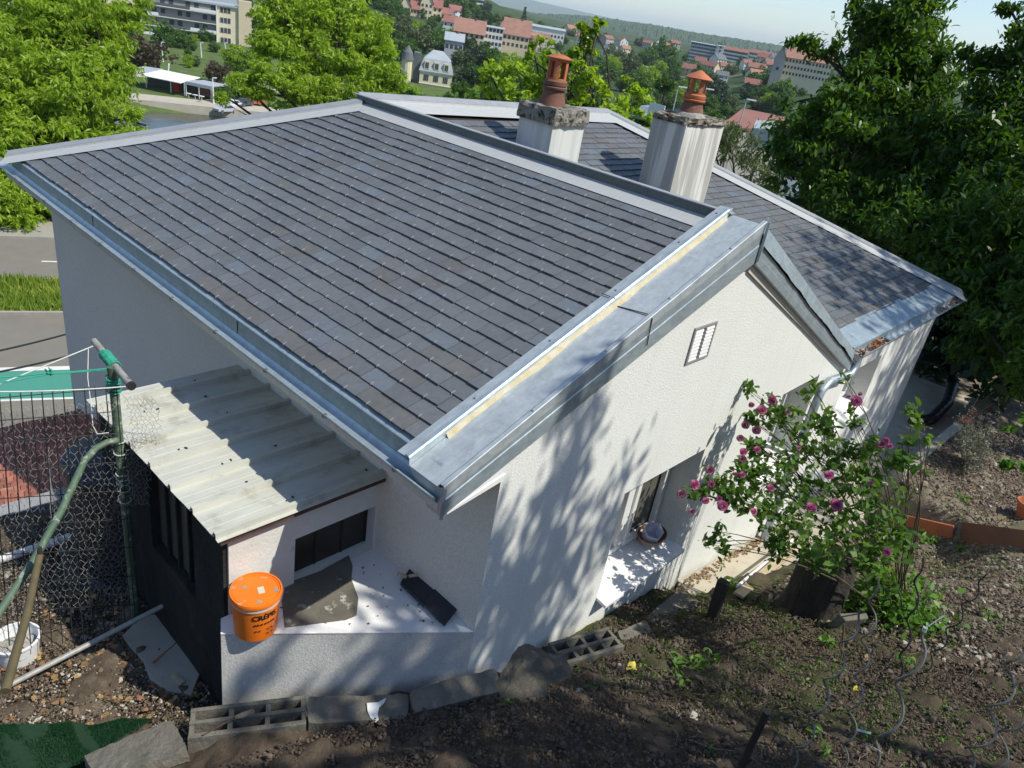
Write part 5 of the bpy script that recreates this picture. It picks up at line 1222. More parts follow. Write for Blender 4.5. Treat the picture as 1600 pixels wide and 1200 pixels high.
def limb(mb, a, b, r0, r1, bend=.12, n=6, seg=6):
    a, b = V3(a), V3(b); L = np.linalg.norm(b - a); o = RNG.normal(0, bend * L, 3); pts = []
    for i in range(n + 1): u = i / n; pts.append(a * (1 - u) + b * u + o * sin(pi * u) + (RNG.normal(0, .012 * L, 3) if 0 < i < n else 0))
    mb.tube(pts, [r0 * (1 - i / n) + r1 * i / n for i in range(n + 1)], seg, caps=False); return pts
def make_tree(name, label, cat, base, clumps, dens, nleaf, leaf, mat, group=None, tr=.25, style='leaf', sub=.34, fork=None, twigs=.35, flat=.75, shell=.55, droop=.4, aspect=.45, lo=0, hi=1):
    t = thing(name, label, cat, base, group)
    C, subs = crown_points(clumps, dens, nleaf, sub, flat, shell)
    if style == 'leaf': q = leaves(C, leaf, aspect, droop); npv = 6
    elif style == 'fan': q = fans(C, 5, leaf, aspect, droop); npv = 4
    else: q = quads(C, leaf, aspect, droop); npv = 4
    n = len(q); base_t = np.repeat(RNG.random(len(C)), n // len(C)); tint = np.clip(lo + (hi - lo) * (.55 * base_t + .45 * vnoise(q[:, 0, 0] * 1.3, q[:, 0, 1] * 1.3 + q[:, 0, 2])), 0, 1)
    fast_mesh('crown', q.reshape(-1, 3), npv, mat, t, tint=tint)
    mb = MB(); top = V3(fork) if fork is not None else np.mean([c for c, r in clumps], 0)
    tp = limb(mb, V3(base) - [0, 0, .5], top, tr, tr * .45, .04, 8, 10)
    for c, sc in subs:
        st_ = tp[RNG.integers(4, 9)]; bp = limb(mb, st_, c, tr * .38, tr * .14, .08, 5)
        for s_ in sc[RNG.random(len(sc)) < twigs]: limb(mb, bp[RNG.integers(2, 6)], s_, tr * .10, tr * .03, .1, 3, 4)
    mb.build('trunk', MT['bark'], t, smooth=True)
    return t
def pxc(L): return [(at_d(px, py, d), r * d / FPX) for px, py, r, d in L]

# big light green trees on the left, beyond the road
make_tree('robinia_tree', 'big bright green feathery tree filling the top left corner', 'tree', (22, 46, -13), pxc([(40, 40, 62, 50), (110, 60, 60, 49), (155, 50, 32, 50), (20, 140, 62, 48), (100, 150, 66, 47), (170, 120, 34, 49), (30, 230, 55, 46), (110, 235, 58, 46), (190, 215, 34, 46), (60, 282, 45, 45), (150, 10, 50, 50), (228, 196, 14, 46), (212, 172, 9, 46), (172, 85, 18, 49), (-20, 90, 60, 48), (-20, 280, 60, 45), (10, 320, 36, 44), (205, 5, 22, 50)]),
          13, 36, .31, MT['lf_bright'], tr=.38, style='fan', sub=.50, fork=at_d(60, 200, 47), droop=.6, aspect=.26, twigs=.5, shell=.3, flat=.5)
make_tree('robinia_tree', 'bright green tree rising behind the far roof edge, left of the turreted villa', 'tree', (29, 42, -13), pxc([(442, 30, 42, 52), (480, 20, 48, 52), (540, 30, 45, 52), (580, 55, 38, 51), (450, 90, 42, 50), (510, 85, 46, 50), (570, 105, 40, 50), (425, 70, 24, 50), (620, 130, 26, 49), (415, 122, 22, 48), (440, 140, 30, 48), (500, 140, 34, 48), (555, 145, 30, 48), (600, 90, 22, 50), (392, 140, 16, 48), (375, 118, 9, 48), (350, 150, 7, 48), (600, 150, 22, 48), (650, 148, 13, 48)]),
          13, 34, .31, MT['lf_bright'], tr=.34, style='fan', sub=.48, fork=at_d(500, 110, 50), droop=.6, aspect=.26, twigs=.5, shell=.3, flat=.5)
make_tree('maple_tree', 'light green tree with tall sprouts showing behind the left chimney pot', 'tree', (32, 24, -13), pxc([(770, 125, 24, 40), (790, 108, 20, 40), (815, 110, 24, 40), (835, 125, 24, 39), (850, 150, 28, 38), (800, 150, 22, 38), (905, 78, 11, 38), (898, 92, 13, 38), (912, 64, 8, 38), (926, 62, 8, 38), (930, 48, 6, 38), (936, 34, 5, 38), (922, 76, 9, 38), (912, 48, 5, 38), (909, 38, 4, 38), (885, 108, 18, 38), (872, 96, 12, 38), (920, 112, 20, 37), (925, 135, 22, 37), (965, 155, 24, 37), (948, 130, 14, 38), (985, 135, 16, 38), (1003, 150, 16, 38), (950, 188, 24, 36), (990, 185, 20, 36), (900, 160, 24, 37), (1012, 190, 15, 36), (858, 82, 10, 38), (842, 62, 7, 39), (850, 92, 10, 39), (832, 72, 6, 39), (866, 68, 6, 39), (1000, 212, 12, 35), (880, 130, 18, 37), (830, 92, 10, 39)]),
          20, 26, .26, MT['lf_bright'], tr=.22, style='leaf', sub=.34, fork=at_d(900, 190, 37), droop=.3, aspect=.62, twigs=.5, shell=.3)
make_tree('maple_tree', 'small light green bush like tree behind the far edge, right of the villa wall', 'tree', (29, 30, -13), pxc([(700, 158, 10, 44), (730, 150, 14, 44), (760, 158, 12, 44), (665, 152, 10, 44), (790, 160, 16, 43), (640, 152, 8, 44)]), 14, 24, .30, MT['lf_mid'], tr=.15, sub=.40, fork=at_d(730, 175, 44), aspect=.6)

# big dark trees on the right
make_tree('chestnut_tree', 'tall dark leafy tree with the highest crown on the right, trunk showing in the middle', 'tree', (19, 4.2, -6), pxc([(1400, 20, 55, 19), (1440, 60, 45, 19), (1370, 60, 34, 19), (1350, 20, 26, 19), (1460, 110, 40, 18.5), (1400, 120, 60, 18.5), (1335, 112, 26, 18), (1272, 74, 15, 18), (1245, 68, 10, 18), (1300, 78, 16, 18), (1360, 170, 60, 18), (1440, 190, 55, 18), (1305, 168, 36, 17.5), (1248, 158, 18, 18), (1320, 230, 60, 17), (1250, 210, 40, 17.5), (1400, 260, 60, 17), (1470, 270, 50, 17), (1240, 265, 38, 17), (1300, 300, 44, 16.5), (1490, 190, 30, 17.5), (1205, 235, 16, 17.5), (1430, 0, 36, 19)]),
          48, 72, .140, MT['lf_dark'], tr=.16, style='leaf', sub=.34, fork=at_d(1435, 150, 18.4), droop=.45, aspect=.42, twigs=.30, shell=.15, lo=.22)  # raised leaf tint paints in the sunlight on this upper crown
make_tree('chestnut_tree', 'dark tree in the top right corner with sky glinting through its edge', 'tree', (20, .2, -6), pxc([(1590, 60, 34, 17), (1560, 90, 30, 17), (1530, 100, 15, 17), (1600, 130, 48, 16.5), (1550, 160, 42, 16.5), (1535, 210, 40, 16), (1600, 220, 50, 16), (1560, 280, 50, 15.5), (1630, 300, 60, 15.5), (1640, 60, 50, 17), (1575, 10, 12, 17), (1510, 85, 9, 17)]),
          50, 72, .130, MT['lf_dark'], tr=.15, style='leaf', sub=.34, fork=at_d(1590, 230, 16.2), droop=.45, aspect=.42, twigs=.3, shell=.15)
make_tree('chestnut_tree', 'low dark mass of leaves beyond the right corner of the roof', 'tree', (15.5, 2.6, -5.5), pxc([(1350, 330, 52, 16), (1420, 350, 56, 15), (1490, 370, 56, 14.5), (1560, 360, 60, 14), (1620, 400, 60, 13.5), (1480, 440, 44, 14), (1540, 450, 56, 13.5), (1600, 500, 60, 12.5), (1545, 530, 44, 13), (1600, 590, 34, 12), (1450, 300, 50, 16), (1530, 310, 50, 15), (1300, 285, 34, 17), (1640, 560, 50, 12)]),
          72, 72, .115, MT['lf_dark'], tr=.12, style='leaf', sub=.32, fork=at_d(1500, 420, 14.6), droop=.5, aspect=.40, twigs=.25, shell=.1)
make_tree('laurel_thicket', 'black green thicket filling the shade behind the right corner of the house', 'thicket', (19, 5, -6), pxc([(1300, 250, 60, 21), (1380, 300, 70, 20), (1460, 330, 70, 19), (1540, 330, 80, 18), (1290, 320, 40, 21), (1360, 380, 60, 19), (1440, 420, 60, 17), (1520, 440, 70, 16), (1600, 440, 80, 15.5), (1490, 500, 50, 15.5), (1550, 540, 60, 15), (1620, 560, 70, 14), (1470, 560, 36, 15.5), (1250, 240, 36, 22), (1430, 230, 60, 20), (1330, 200, 50, 21), (1500, 250, 60, 19), (1420, 140, 50, 21), (1380, 60, 40, 21), (1600, 320, 80, 17), (1580, 200, 50, 18)]),
          30, 60, .22, MT['lf_deep'], tr=.1, style='quad', sub=.5, fork=at_d(1450, 420, 18), droop=.4, aspect=.5, twigs=.1, shell=.1)
make_tree('willow_bush', 'grey green bush beyond the back slope, below the dark trees', 'bush', (26, 13.2, -12), pxc([(1140, 215, 26, 30), (1165, 235, 28, 29), (1125, 250, 20, 29), (1180, 265, 26, 28), (1200, 290, 22, 27), (1215, 300, 14, 27), (1110, 215, 14, 30), (1160, 285, 18, 28)]), 26, 42, .26, MT['lf_olive'], tr=.14, style='quad', sub=.4, fork=at_d(1170, 290, 28), aspect=.16, droop=.9, shell=.2)
# near twig at the right edge
make_tree('overhanging_branch', 'two leafy twigs hanging into view at the right edge', 'branch', at_d(1690, 655, 5.3) + [0, 0, .5], pxc([(1588, 672, 10, 5.2), (1602, 660, 12, 5.2), (1578, 728, 9, 5.1), (1600, 740, 13, 5.1)]), 900, 9, .072, MT['lf_weed'], tr=.004, sub=.10, fork=at_d(1625, 695, 5.2), aspect=.5, droop=.3, twigs=.8, shell=.2)
# trees beside and behind the photographer, whose shade falls on the wall and the soil
make_tree('walnut_tree', 'tall garden tree standing uphill behind the photographer, right hand side', 'tree', (5.6, -4.6, -1.2), [((4.9, -2.3, 2.6), .85), ((5.3, -2.7, 3.2), .55), ((4.0, -2.7, 2.3), .75), ((3.3, -3.0, 1.9), .7), ((5.8, -3.6, 2.7), .35), ((4.6, -3.6, 2.9), .6), ((2.5, -2.9, 2.3), .5), ((3.6, -1.75, 2.4), .42), ((3.0, -1.9, 2.0), .4), ((4.2, -1.95, 2.3), .4), ((2.3, -2.2, 1.6), .4), ((3.9, -3.6, 2.1), .6), ((5.0, -4.4, 2.2), .35), ((4.5, -2.0, 2.9), .5), ((5.2, -2.3, 2.5), .5), ((3.9, -2.2, 1.8), .5), ((2.9, -2.5, 1.6), .5), ((4.9, -1.9, 3.6), .4)], 46, 30, .125, MT['lf_mid'], tr=.12, sub=.24, fork=(4.9, -3.2, 2.3), aspect=.42, shell=.2)
make_tree('walnut_tree', 'garden tree standing outside the picture right of the raised bed', 'tree', (13.5, -4.8, -2), [((11.9, -3.4, 4.4), 1.3), ((13.2, -3.6, 4.8), 1.4), ((12.3, -2.4, 5.4), 1.1), ((13.8, -2.2, 4.8), 1.3), ((14.4, -3.6, 3.6), 1.2), ((15.2, -1.9, 5.2), 1.5), ((11.0, -4.3, 4.2), .8), ((16, -3, 3), 1.3), ((15, -2.4, 1.2), 1.2), ((17, -1.4, 3.5), 1.5), ((14.4, -1.0, 5.6), .9), ((13.0, -3.4, 3.2), 1.0), ((15.5, -3.5, 4.4), 1.4), ((17, -3.4, 5.6), 1.6), ((16.5, -1.6, 1.9), 1.2), ((18.5, -2.4, 2.6), 1.6), ((14.2, -1.2, 2.6), .7), ((14.6, -3.0, 3.4), 1.2), ((13.7, -2.3, 2.4), .9), ((15.8, -2.6, 2.4), 1.3)], 20, 28, .16, MT['lf_mid'], tr=.14, sub=.34, fork=(13.4, -3.4, 3.6), aspect=.42, shell=.2)

# hedge beyond the road
hd = thing('hedge', 'dense green hedge along the far pavement', 'hedge', (2, 46, -13))
n = 26000; a = RNG.uniform(-30, 26, n); side = RNG.random(n); p = np.where(side < .55, 42.5 + np.abs(RNG.normal(0, .15, n)), RNG.uniform(42.5, 44.3, n)); z = np.where(side < .55, RNG.uniform(-13, -10.9, n), -10.95 + RNG.normal(0, .12, n)) + .3 * (vnoise(a * .5, a * 0 + 2) - .5)
C = RD[None] * a[:, None] + RN[None] * p[:, None]; C[:, 2] = z
fast_mesh('foliage', quads(C, .30, .7).reshape(-1, 3), 4, MT['lf_mid'], hd, tint=RNG.random(n) * .75)
mb = MB(); mb.prism([RD * -30 + RN * 42.8 + [0, 0, -13.2], RD * 26 + RN * 42.8 + [0, 0, -13.2], RD * 26 + RN * 44.1 + [0, 0, -13.2], RD * -30 + RN * 44.1 + [0, 0, -13.2]], (0, 0, 1.9)); mb.build('hedge_core', MT['bark'], hd)

# ---- far tree stock: one of each kind, then copies
def stock(name, mat, n, size, shape, lo=0, hi=1):
    t = bpy.data.objects.new(name, None); COL.objects.link(t); ROOT[t.name] = np.zeros(3)
    C = []
    if shape == 'cone':
        k = 70; h = RNG.random(k); r = (1 - h) * .42; a = RNG.uniform(0, 2 * pi, k); cen = np.stack([r * np.cos(a), r * np.sin(a), -1 + 2.1 * h], -1); sr = .13
    elif shape == 'tall':
        k = 60; v = unit(k) * (RNG.random(k) ** .4)[:, None]; cen = v * np.array([.5, .5, 1.05]); sr = .17
    else:
        k = 62; v = unit(k) * (RNG.random(k) ** .35)[:, None] * .86; cen = v * np.array([1, 1, .82]) + RNG.normal(0, .06, (k, 3)); sr = .20
    C = np.repeat(cen, n // k, 0) + RNG.normal(0, sr * .55, (n // k * k, 3)) * np.array([1, 1, .7])
    tint = np.clip(lo + (hi - lo) * (.5 * np.repeat(RNG.random(k), n // k) + .5 * RNG.random(len(C))), 0, 1)
    fast_mesh('crown', quads(C, size, .75, .1).reshape(-1, 3), 4, mat, t, tint=tint)
    mb = MB(); limb(mb, (0, 0, -3.2), (0, 0, 0), .09, .05, .01, 4, 8)
    for q in cen[::6]: limb(mb, (0, 0, -.6), q, .035, .012, .05, 2, 4)
    mb.build('trunk', MT['bark'], t, smooth=True); return t
ST = {'mid': stock('broadleaf_tree', MT['lf_mid'], 3400, .12, 'round'), 'bright': stock('broadleaf_tree', MT['lf_bright'], 3400, .12, 'round', 0, .6), 'dark': stock('broadleaf_tree', MT['lf_dark'], 3400, .12, 'round'),
      'deep': stock('yew_tree', MT['lf_deep'], 3400, .11, 'round'), 'olive': stock('willow_tree', MT['lf_olive'], 3400, .12, 'round'), 'copper': stock('copper_beech', MT['lf_purple'], 3600, .11, 'round'),
      'cone': stock('conifer_tree', MT['lf_deep'], 2400, .09, 'cone'), 'tall': stock('poplar_tree', MT['lf_mid'], 2800, .10, 'tall')}
STL = {'mid': ('mid green broadleaf tree in the valley beyond the roof', 'tree'), 'bright': ('light green broadleaf tree in the valley beyond the roof', 'tree'), 'dark': ('dark green broadleaf tree in the valley beyond the roof', 'tree'), 'deep': ('very dark evergreen tree in the valley beyond the roof', 'tree'),
       'olive': ('grey green willow like tree in the valley beyond the roof', 'tree'), 'copper': ('brown purple copper beech in the park by the river', 'tree'), 'cone': ('narrow dark conifer among the town houses', 'tree'), 'tall': ('slim upright green tree in the valley', 'tree')}
first = {}
def put_tree(kind, px, py, rpx, label=None, d=None, sq=1.0):
    """crown centre on the sight line px,py; stands on the ground met a little below it"""
    g = gp(px, py + rpx * .9) if d is None else at_d(px, py, d)
    dist = np.linalg.norm(g) if d is None else d
    c = at_d(px, py, dist); r = rpx * dist / FPX
    if kind not in first: o = ST[kind]; first[kind] = 1
    else: o = copy_tree(ST[kind])
    o.location = c; o.scale = (r, r, r * sq); o.rotation_euler = (0, 0, RNG.uniform(0, 6.28))
    lb, ct = STL[kind]; near = ['tiny', 'small', 'smallish', 'middling', 'fair sized', 'large', 'very large'][min(6, int(max(0, rpx - 3) // 3))]
    place = ('by the river park, below the apartment block' if px < 420 else 'on the wooded hillside above the villa' if px < 650 and py < 60 else 'left of the turreted villa' if px < 650 else 'on the hill behind the pale hillside houses' if py < 28 and px < 760 else 'around the grey roofs just above the villa' if px < 720 and py < 90
             else 'right beside the turreted villa' if px < 765 and py > 60 else 'in the town left of the first chimney pot' if px < 870 and py < 80 else 'behind the first chimney, below the town' if px < 900 else 'between the two chimney pots, near the skyline' if px < 1070 and py < 100 else 'between the two chimneys, low in the valley' if px < 1070
             else 'at the foot of the skyline flats' if py < 115 else 'right of the conical chimney pot, around the brown hall')
    lb = near + ' ' + lb.split(' in the valley')[0].split(' in the park')[0].split(' among the town')[0] + ' ' + place
    tag(o, label or lb, ct, None if label else 'background trees, ' + kind); return o
TREES = [('copper', 225, 84, 34, 'large brown copper beech left of the river pavilion, among green trees'), ('copper', 340, 112, 20, 'smaller brown purple tree right of the river pavilion'), ('bright', 372, 92, 22), ('mid', 258, 52, 20), ('mid', 200, 44, 20), ('mid', 285, 62, 15), ('mid', 322, 55, 12), ('mid', 300, 72, 8), ('mid', 350, 60, 9), ('bright', 372, 135, 22), ('mid', 350, 148, 16), ('bright', 402, 95, 16),
         ('deep', 600, 95, 24), ('dark', 618, 70, 26), ('olive', 632, 50, 20), ('olive', 655, 62, 22), ('olive', 622, 40, 16), ('dark', 640, 75, 16), ('mid', 676, 60, 16), ('deep', 605, 40, 16), ('mid', 700, 62, 12), ('dark', 690, 72, 14), ('deep', 730, 66, 14, 'dark cedar in front of the orange roofs'), ('olive', 718, 118, 17), ('deep', 733, 125, 20), ('deep', 745, 90, 20), ('dark', 763, 82, 18), ('olive', 722, 92, 14),
         ('mid', 775, 130, 26), ('bright', 800, 105, 24), ('mid', 745, 135, 10), ('bright', 835, 105, 20), ('dark', 770, 95, 20), ('mid', 812, 135, 22), ('mid', 850, 120, 20), ('olive', 785, 145, 16),
         ('mid', 1037, 82, 24, 'big rounded tree standing left of the grey tower block'), ('mid', 1012, 88, 16), ('dark', 1048, 102, 16), ('olive', 985, 100, 19), ('olive', 960, 88, 17), ('mid', 950, 112, 19), ('bright', 1015, 122, 20), ('mid', 1000, 130, 18), ('dark', 975, 130, 16), ('mid', 1060, 140, 16), ('mid', 1035, 150, 18), ('dark', 1052, 160, 14), ('mid', 920, 100, 16), ('olive', 935, 130, 16), ('bright', 1010, 160, 16),
         ('deep', 1118, 136, 18), ('deep', 1130, 155, 16), ('dark', 1108, 160, 15), ('olive', 1140, 160, 14), ('mid', 1135, 172, 12), ('olive', 1183, 162, 11, 'yellow green willow above the brown hall roof'), ('deep', 1168, 145, 12), ('dark', 1200, 150, 16), ('mid', 1205, 128, 15), ('dark', 1215, 160, 17), ('deep', 1222, 172, 14), ('mid', 1192, 122, 12), ('mid', 1225, 140, 18), ('deep', 1185, 140, 10), ('mid', 1150, 200, 14), ('bright', 1145, 196, 10), ('mid', 1180, 212, 12), ('dark', 1205, 205, 14), ('olive', 1150, 178, 10),
         ('mid', 1128, 103, 6), ('mid', 1140, 106, 7), ('dark', 1158, 105, 6), ('dark', 1172, 107, 7), ('mid', 1150, 109, 6), ('olive', 1190, 110, 8), ('mid', 1132, 97, 6),
         ('mid', 1125, 72, 7), ('cone', 1196, 80, 5), ('dark', 1213, 88, 6), ('dark', 1232, 88, 7), ('cone', 1248, 84, 8), ('cone', 1255, 82, 9), ('cone', 1262, 86, 8), ('dark', 1270, 92, 7), ('dark', 1290, 95, 8), ('dark', 1240, 92, 6), ('mid', 1180, 88, 4), ('dark', 1222, 90, 6),
         ('cone', 722, 32, 14), ('cone', 745, 30, 11), ('cone', 755, 33, 11), ('cone', 819, 25, 10, 'lone dark spire like conifer on the ridge, against the blue hills'), ('copper', 795, 32, 10), ('dark', 775, 28, 8), ('dark', 735, 45, 8), ('cone', 765, 38, 8), ('mid', 780, 42, 7), ('dark', 810, 35, 7), ('dark', 845, 38, 6), ('olive', 790, 45, 7),
         ('dark', 700, 8, 16), ('dark', 670, 0, 14), ('mid', 640, 5, 14), ('mid', 615, 10, 14), ('dark', 720, 12, 14), ('dark', 600, 0, 16), ('mid', 655, -12, 16), ('dark', 690, -10, 18), ('dark', 628, -14, 16), ('deep', 712, -4, 14), ('dark', 735, 8, 12), ('mid', 745, 18, 9), ('dark', 580, -10, 20),
         ('dark', 395, 15, 14), ('dark', 350, 2, 10), ('dark', 335, -6, 10), ('mid', 372, -4, 12), ('dark', 385, 40, 8), ('deep', 420, 40, 14), ('deep', 440, 30, 12), ('dark', 410, 12, 12)]
for r in TREES: put_tree(*r[:4], label=r[4] if len(r) > 4 else None)
for k in range(120):
    px = RNG.uniform(600, 1300); py = -115 + .165 * px + 14 + abs(RNG.normal(0, 26)); put_tree(RNG.choice(['mid', 'dark', 'deep', 'olive', 'mid', 'dark', 'tall']), px, py, RNG.uniform(4.0, 8.5))
for k in range(80):
    px = RNG.uniform(560, 770); py = -115 + .165 * px + RNG.uniform(-10, 34); put_tree(RNG.choice(['mid', 'dark', 'deep', 'dark']), px, py, RNG.uniform(4, 8))

for px, py, r, d, kd in [(720, 140, 16, 95, 'mid'), (745, 150, 18, 85, 'bright'), (772, 148, 22, 80, 'mid'), (735, 118, 14, 130, 'deep'), (700, 152, 10, 75, 'mid'), (668, 156, 8, 70, 'bright'), (805, 150, 20, 75, 'mid'), (760, 118, 18, 120, 'dark'), (835, 148, 18, 80, 'bright'), (935, 165, 20, 85, 'mid'), (965, 178, 20, 80, 'bright'), (990, 165, 18, 95, 'mid'), (1005, 195, 16, 75, 'mid'), (1000, 140, 18, 120, 'dark'), (1040, 130, 18, 130, 'mid'), (1145, 205, 16, 60, 'mid'), (1135, 225, 18, 50, 'olive'), (1120, 185, 14, 90, 'dark')]:
    put_tree(kd, px, py, r, d=d)
for k in range(150):
    px = RNG.uniform(610, 1240); py = -115 + .165 * px + RNG.uniform(40, 135)
    if 630 < px < 712 and 60 < py < 150 or 1130 < px < 1240 and py > 160: continue
    put_tree(RNG.choice(['mid', 'dark', 'deep', 'olive', 'mid', 'bright', 'tall']), px, py, RNG.uniform(8, 15))
for k in range(16): put_tree(RNG.choice(['mid', 'bright', 'olive']), RNG.uniform(215, 400), RNG.uniform(58, 112), RNG.uniform(5, 10))
# ---------------------------------------------------------------- rose bush
rb = gp(1395, 962); rose = thing('rose_bush', 'large arching rose bush with pink blooms in front of the white wall', 'rose bush', rb)
RCL = [(1205, 640, 26, 6.6), (1235, 660, 30, 6.6), (1180, 700, 18, 6.4), (1215, 715, 34, 6.5), (1262, 700, 34, 6.6), (1160, 735, 26, 6.3), (1200, 755, 36, 6.3), (1250, 750, 40, 6.4), (1300, 720, 40, 6.5), (1120, 760, 22, 6.2), (1090, 772, 13, 6.1), (1150, 780, 24, 6.2), (1200, 800, 30, 6.1), (1250, 800, 40, 6.2), (1300, 780, 42, 6.3), (1350, 745, 36, 6.4), (1340, 790, 40, 6.2), (1380, 780, 34, 6.2), (1340, 700, 22, 6.5), (1375, 830, 40, 6.0), (1320, 840, 36, 6.0), (1260, 845, 34, 5.95), (1215, 850, 26, 5.95), (1350, 880, 34, 5.8), (1285, 870, 26, 5.8), (1290, 660, 20, 6.6), (1335, 660, 9, 6.5), (1332, 640, 5, 6.5), (1170, 610, 9, 6.6), (1168, 655, 9, 6.6), (1425, 640, 9, 6.4), (1432, 660, 7, 6.4), (1418, 690, 8, 6.3), (1450, 690, 8, 6.3), (1420, 725, 8, 6.2), (1400, 720, 16, 6.3), (1365, 690, 10, 6.4), (1120, 830, 10, 6.0), (1108, 848, 8, 6.0), (1135, 858, 9, 6.0), (1270, 600, 8, 6.7), (1262, 620, 7, 6.7), (1320, 590, 4, 6.7), (1400, 850, 26, 5.9), (1375, 910, 22, 5.7)]
cl = pxc([(a, b2, r, d * .94) for a, b2, r, d in RCL]); out = []; sub_ = []
for (c, r) in cl:
    k = max(4, int(120 * r * r / .03)); k = min(k, 31); q = V3(c) + unit(k) * (RNG.random(k) ** .5)[:, None] * r * np.array([1, 1, .95]); sub_.append((V3(c), q))
    for s_ in q: out.append(s_ + RNG.normal(0, .022, (RNG.integers(3, 6), 3)))
C = np.concatenate(out); q = leaves(C, .055, .60, .25, .3); fast_mesh('foliage', q.reshape(-1, 3), 6, MT['lf_rose'], rose, tint=np.clip(RNG.random(len(q)) * .6 + .4 * vnoise(C[:, 0] * 4, C[:, 2] * 4), 0, 1))
mb = MB()
for ci, (c, q) in enumerate(sub_):
    b0 = rb + RNG.normal(0, .05, 3) * [1, 1, 0]; mid = (b0 + c) / 2 + [0, 0, .30] + RNG.normal(0, .10, 3); n_ = 10; pts = [b0 * (1 - u) ** 2 + mid * 2 * u * (1 - u) + c * u * u for u in np.linspace(0, 1, n_)]
    (mb.tube(pts, [.008 * (1 - .75 * i / n_) for i in range(n_)], 5, caps=False) if ci % 2 == 0 or len(q) < 14 else None)
    for s_ in q[::3]: limb(mb, pts[RNG.integers(6, 10)], s_, .0032, .0016, .06, 3, 4)
mb.build('canes', pm('rose_cane', (.10, .09, .04), (.06, .045, .028), 10, .8), rose, smooth=True)
def bloom_mesh(mat, s=1.0, full=True):
    mb = MB(); 
    for ring_, (n, r, tilt, sz) in enumerate(((3, .004, 1.35, .018), (5, .009, 1.1, .022), (6, .014, .8, .026), (7, .02, .45, .03), (7, .024, .15, .03))[: 5 if full else 3]):
        for k in range(n):
            a = 2 * pi * (k + ring_ * .4) / n + RNG.normal(0, .12); d = np.array([cos(a), sin(a), 0]); w = np.array([-sin(a), cos(a), 0]); o = d * r * .5
            up = d * cos(tilt) + np.array([0, 0, 1]) * sin(tilt); L = sz * RNG.uniform(.85, 1.15); mb.tv = RNG.random()
            inn = -d * .006 + np.array([0, 0, .004])
            mb.raw([o - w * L * .25, o + w * L * .25, o + up * L * .55 + w * L * .62, o + up * L * .95 + w * L * .38 + inn, o + up * L * 1.02 + inn, o + up * L * .95 - w * L * .38 + inn, o + up * L * .55 - w * L * .62], [(0, 1, 2, 3, 4, 5, 6)])
    mb.v = [(x * s * 1.25, y * s * 1.25, z * s * 1.25) for x, y, z in mb.v]; return mb
BL = [(1208, 625, 6.5, 1.15), (1190, 641, 6.5, 1.15), (1174, 632, 6.5, .7), (1165, 664, 6.4, .95), (1182, 672, 6.4, 1.0), (1156, 685, 6.35, .85), (1161, 706, 6.3, .9), (1183, 703, 6.3, .85), (1160, 718, 6.3, .9), (1109, 735, 6.1, 1.0), (1085, 757, 6.0, 1.1), (1065, 772, 6.0, 1.0), (1149, 742, 6.15, .8), (1112, 756, 6.05, .8), (1103, 783, 6.0, .85), (1129, 790, 6.0, 1.15), (1123, 779, 6.05, .7), (1081, 800, 6.0, .75), (1295, 743, 6.1, 1.0), (1267, 793, 5.9, 1.0), (1307, 789, 5.85, 1.2), (1338, 627, 6.3, 1.2), (1177, 800, 5.95, .8), (1204, 763, 6.0, .8), (1378, 695, 6.1, 1.0), (1385, 688, 6.1, .7), (1386, 862, 5.6, .8), (1160, 742, 6.15, .7), (1391, 697, 6.1, .6), (1326, 620, 6.3, .45), (1344, 616, 6.3, .45), (1230, 644, 6.5, .6), (1248, 700, 6.3, .5), (1360, 755, 6.0, .6)]
bm1 = bloom_mesh(MT['petal']); b0_ = None; b1_ = None
for i, (px, py, d, s_) in enumerate(BL):
    c = at_d(px, py, d * .94 - .10) - rb; old = i in (3, 4, 5, 8, 9, 11, 17, 24, 31, 33, 16, 12)
    if old and b1_ is None: b1_ = o = bloom_mesh(MT['petal_old']).build('rose_bloom', MT['petal_old'], rose, tint=True)
    elif not old and b0_ is None: b0_ = o = bm1.build('rose_bloom', MT['petal'], rose, tint=True)
    else: o = (b1_ if old else b0_).copy(); COL.objects.link(o); o.parent = rose
    if i < 1 or o.data == b1_.data if b1_ else i < 1: pass
    o.location = c; o.scale = (s_ * .74,) * 3
    dv = Vector((-ray(px, py)) + RNG.normal(0, .35, 3) + np.array([0, 0, .4])); o.rotation_euler = dv.to_track_quat('Z', 'Y').to_euler()
for o in (b0_, b1_):   # first blooms were built round the bush origin: bring them back to their own origin
    for v in o.data.vertices: v.co = v.co + Vector(rb)

# ---------------------------------------------------------------- garden plants
def plant(name, label, cat, px, py, r, n, leaf, mat, h=.1, aspect=.5, group=None, up=.0, droop=-.2):
    g = gp(px, py); t = thing(name, label, cat, g, group); C = g + RNG.normal(0, r * .5, (n, 3)) * np.array([1, 1, .0]); C[:, 2] = g[2] + up + RNG.random(n) * h
    q = leaves(C, leaf, aspect, droop, .3); fast_mesh('leaves', q.reshape(-1, 3), 6, mat, t, tint=RNG.random(len(q)))
    mb = MB(); 
    for k in range(min(10, n // 6)): limb(mb, g + RNG.normal(0, r * .15, 3) * [1, 1, 0], C[k * 5], .003, .0012, .1, 3, 4)
    mb.build('stems', MT['lf_weed'] if False else MT['twig'], t); return t
plant('leafy_undergrowth', 'bright leafy plants growing thick at the foot of the rose bush', 'plant', 1385, 965, .34, 700, .055, MT['lf_weed'], .38, .6, up=.02)
plant('leafy_undergrowth', 'lower green plants spilling right of the rose foot', 'plant', 1425, 985, .24, 340, .045, MT['lf_weed'], .16, .6)
plant('leafy_undergrowth', 'dark green plants between the stump and the rose foot', 'plant', 1335, 950, .20, 260, .055, MT['lf_rose'], .24, .6)
